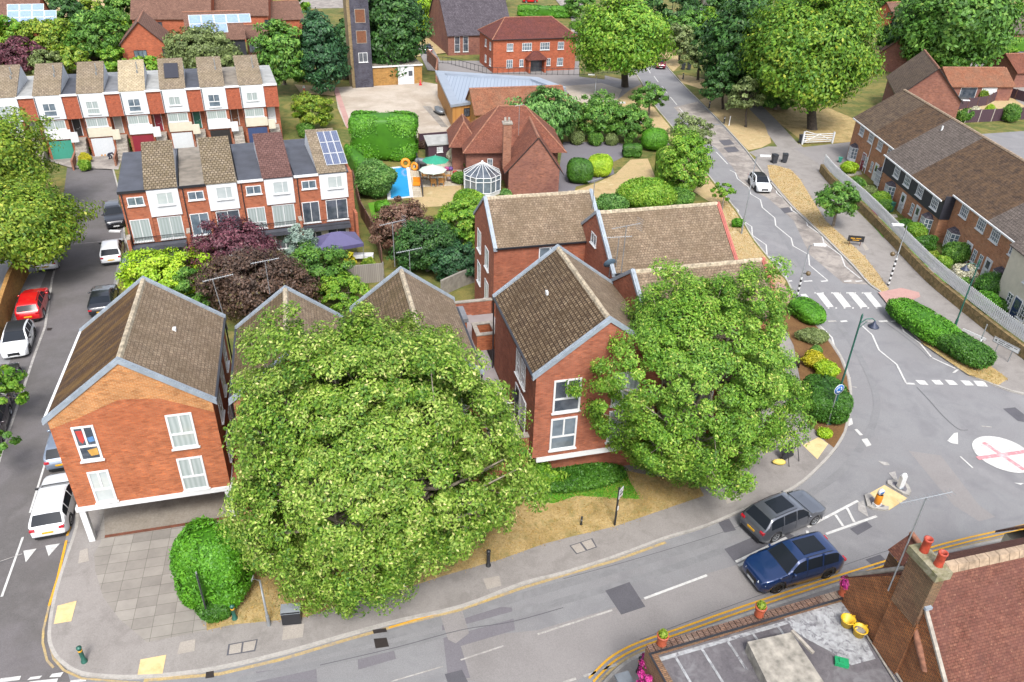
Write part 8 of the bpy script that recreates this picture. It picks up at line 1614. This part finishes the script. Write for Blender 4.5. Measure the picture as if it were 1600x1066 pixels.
BG = [(1505, 184, 1.0, 'leaf_mid', 'shrub at the left end of the dry garden behind the terrace'), (1520, 180, .9, 'flower_white', 'white-flowering shrub in the dry garden behind the terrace'), (1545, 178, .9, 'leaf_lime', 'lime columnar shrub in the dry garden behind the terrace'), (1575, 182, 1.3, 'leaf_mid', 'wide shrub right in the dry garden behind the terrace'), (1532, 152, .9, 'leaf_yellowgreen', 'small yellow-green shrub by the garage fence'),
      (716, 282, .8, 'leaf_mid', 'green shrub by the patio steps'), (712, 248, .9, 'flower_white', 'cream-flowering climber beside the shed'), (735, 262, .7, 'leaf_mid', 'leafy plant against the clay-roofed house wall'), (790, 308, .6, 'leaf_pine', 'feathery plant at the conservatory corner'), (900, 220, .9, 'leaf_olive', 'low shrub under the rounded trees, left'), (930, 222, .9, 'leaf_mid', 'low shrub under the rounded trees, middle'), (955, 222, .8, 'leaf_olive', 'low shrub under the rounded trees, right'),
      (133, 226, .55, 'leaf_olive', 'topmost of the potted shrubs beside the entrance steps'), (135, 238, .6, 'leaf_yellowgreen', 'second of the potted shrubs beside the entrance steps'), (135, 250, .6, 'leaf_yellow', 'yellow shrub among the pots beside the entrance steps'), (134, 262, .6, 'leaf_bright', 'lowest of the potted shrubs beside the entrance steps'), (203, 230, .8, 'leaf_mid', 'dark green shrub beside the fourth house steps'),
      (478, 208, 1.0, 'leaf_mid', 'shrub at the foot of the small round tree by the end house'), (1210, 500, .5, 'leaf_mid', 'small shrub by the red verge of the hidden block'), (1152, 352, .5, 'leaf_hedge', 'small rounded shrub beside the red roof verge'), (215, 418, .8, 'leaf_grey', 'pale grey spiky shrub beside the white parked hatchback'), (203, 412, .6, 'leaf_mid', 'small green shrub at the street end of the town houses'),
      (576, 418, .6, 'leaf_yellowgreen', 'yellowish plant beside the white planter'), (516, 412, .6, 'leaf_yellow', 'golden plant in front of the gazebo'), (320, 402, .9, 'leaf_bright', 'bright shrub in the town house garden left of the purple tree'), (432, 380, .8, 'flower_white', 'white-flowering bush below the third town house'), (340, 425, 1.0, 'leaf_purple', 'low purple shrub left of the copper tree')]
for i, (x, y, r, mt_, lab) in enumerate(BG): shrub(lab, (x, y + r * 6), (r, r * .9, r * .9), mt_, n=int(2200 * r + 400), leaf=.1, seed=140 + i, lump=.18, group='small garden shrubs', rough=1.6)
shrub('brown hedge clippings bank behind the dark shed', (690, 232), (4.2, .8, .5), 'leaf_brown', n=4000, leaf=.14, seed=180, lump=.2, group=None, rough=2)
# magenta flowers at the bottom right building
c = G(1012, 1055, 3.5); tree('bright magenta hanging flowers at the left end of the flat-roofed building', (c.x, c.y, 3.5), (.35, .9, .5), 'flower_magenta', n=2500, leaf=.06, clumps=26, seed=190, tr=.03, name='hanging_flowers', cat='flowers', limbs=3)
for P_, mt_, s in ((POTS[0], 'leaf_yellowgreen', .2), (POTS[1], 'leaf_yellowgreen', .2), (POTS[2], 'flower_magenta', .32)):
    rng = np.random.default_rng(5); d = sphere_dirs(rng, 500); leafmesh('plant', mt_, d * s * rng.uniform(.4, 1, 500)[:, None] + [0, 0, .55 + s * .6], d + [0, 0, .3], .05, rng, rng.uniform(.2, .9, 500), parent=P_)
# tree belt along the top of the picture
BELT = [(455, 8, 3.6, 'leaf_bright'), (402, 2, 4, 'leaf_mid'), (575, -12, 5, 'leaf_dark'), (720, -18, 5, 'leaf_mid'), (760, -22, 5, 'leaf_dark'), (905, 8, 3.0, 'leaf_mid'), (915, 40, 2.6, 'leaf_olive'), (1050, 18, 5, 'leaf_dark'), (1075, 50, 3.6, 'leaf_mid'), (1120, 50, 4.0, 'leaf_bright'), (1098, 0, 5, 'leaf_dark'), (1150, -12, 6, 'leaf_mid'), (1200, -20, 6, 'leaf_bright'), (1350, -5, 5.5, 'leaf_mid'), (1408, 2, 5.0, 'leaf_bright'), (1425, 30, 3.0, 'leaf_yellowgreen'), (1395, 60, 2.6, 'leaf_mid'), (1545, 12, 4, 'leaf_mid'), (1595, 22, 3, 'leaf_bright'), (230, -8, 4, 'leaf_mid'), (20, 12, 3, 'leaf_mid'), (8, 62, 3.4, 'leaf_bright'), (125, 60, 3, 'leaf_dark'), (118, 96, 2.0, 'leaf_yellowgreen'), (230, 108, 1.8, 'leaf_bright'), (350, 95, 2.4, 'leaf_olive'), (1108, 65, 3.2, 'leaf_dark'), (1138, 98, 3.2, 'leaf_dark'), (1180, 130, 2.8, 'leaf_dark'), (1215, 150, 2.2, 'leaf_mid'), (545, 60, 3.2, 'leaf_dark'), (560, 100, 2.6, 'leaf_dark'), (720, 30, 1.8, 'leaf_mid')]
WD = {'leaf_bright': 'bright green', 'leaf_mid': 'mid-green', 'leaf_dark': 'dark green', 'leaf_olive': 'greyish green', 'leaf_yellowgreen': 'yellow-green'}
PLACE = ['beside the low brown roof at the top', 'above the right end of the solar houses', 'behind the drill tower at the top edge', 'at the top edge behind the dark slate roof, left', 'at the top edge behind the dark slate roof, right', 'by the clipped hedge and the top street', 'between the red office and the top-centre tree', 'left of the white motorhome', 'just below the white motorhome', 'right of the white motorhome', 'above the white motorhome', 'at the top edge right of the pale building', 'at the top edge left of the huge maple', 'at the top edge right of the huge maple', 'beside the small white-eaved house', 'between the small white-eaved house and the grey-green tree', 'below the small white-eaved house', 'left of the top right solar roof house', 'at the right edge before the solar roof house', 'at the top edge left of the long brown roof', 'at the top left corner by the solar roofs', 'below the top left solar roofs', 'between the spreading tree and the lime conifer', 'right behind the second tiled roof of the road-side row', 'below the orange gable house', 'behind the right half of the road-side row', 'in the dark belt nearest the main road', 'in the dark belt beyond the far drive', 'in the dark belt left of the huge maple', 'under the left side of the huge maple', 'just left of the drill tower, behind the conifer', 'at the foot of the drill tower behind the conifer', 'on the lawn left of the church hall']
for i, ((x, y, r, mt_), pl) in enumerate(zip(BELT, PLACE)):
    k = 1 + max(0, (60 - y)) / 100; T(WD[mt_] + ' tree ' + pl, (x, y), r * .95, (r * 1.15, r, r), mt_, n=int(3000 + 500 * r), leaf=.3 + .02 * r, clumps=44, seed=200 + i, tr=.25, limbs=3, group='background trees')
# dry tufts on the verges: ground cover as one mesh
rng = np.random.default_rng(99); pts = []
from mathutils.geometry import intersect_point_tri_2d
def inpoly(x, y, poly):
    r_ = False; n = len(poly)
    for i in range(n):
        (x0, y0), (x1, y1) = poly[i], poly[(i + 1) % n]
        if (y0 > y) != (y1 > y) and x < (x1 - x0) * (y - y0) / (y1 - y0) + x0: r_ = not r_
    return r_
def tufts(polys, n, name, mat, label, size, z=.15, jit=.12):
    CC_ = []
    for px in polys:
        vp = [(p.x, p.y) for p in Gs(px, .12)]; xs = [p[0] for p in vp]; ys = [p[1] for p in vp]; m = 0
        A_ = abs(sum(a[0] * b[1] - b[0] * a[1] for a, b in zip(vp, vp[1:] + vp[:1]))) / 2; want = int(n * A_)
        while m < want:
            x, y = rng.uniform(min(xs), max(xs)), rng.uniform(min(ys), max(ys))
            if inpoly(x, y, vp): CC_.append((x, y, z)); m += 1
    C_ = np.array(CC_); C_[:, :2] += rng.normal(0, jit, (len(C_), 2)); k = len(C_)
    o = leafmesh(name, mat, C_, rng.normal(size=(k, 3)) * [1, 1, .6], size, rng, rng.uniform(0, .9, k), aspect=.3); tag(o, label, 'grass', kind='stuff')
tufts([verge], 130, 'dry_grass_tufts', 'straw_tuft', 'dry straw-coloured grass of the front verge', .06)
tufts([[(1199, 258), (1210, 258), (1235, 265), (1250, 280), (1262, 300), (1290, 345), (1320, 372), (1350, 400), (1370, 425), (1389, 452), (1380, 457), (1360, 443), (1335, 414), (1287, 366), (1242, 324), (1203, 279)], [(1395, 481), (1420, 512), (1443, 538), (1478, 562), (1512, 585), (1560, 602), (1575, 592), (1545, 570), (1500, 525), (1440, 480), (1410, 474)], [(1228, 440), (1178, 379), (1149, 331), (1110, 290), (1130, 330), (1140, 400), (1190, 470)]], 90, 'dry_grass_tufts', 'straw_tuft', 'dry straw-coloured grass of the verges along the main road', .07)
tufts([[(1250, 300), (1235, 285), (1262, 318), (1280, 345), (1290, 342)], [(440, 969), (480, 964), (560, 935), (620, 905), (500, 880), (420, 930)]], 30, 'green_grass_tufts', 'leaf_olive', 'greener weedy grass patches within the dry verges', .08)
tufts([[(1300, 275), (1332, 264), (1360, 300), (1420, 350), (1490, 400), (1550, 450), (1560, 505), (1500, 460), (1400, 380), (1335, 318)]], 40, 'garden_ground_cover', 'leaf_mid', 'low green planting covering the terrace front gardens', .1)
tufts([[(812, 745), (835, 722), (930, 700), (975, 735), (1000, 780), (955, 778), (900, 775), (865, 787), (830, 782)]], 260, 'green_grass_tufts', 'leaf_hedge', 'lush green grass below the tall gabled block', .07, .17)
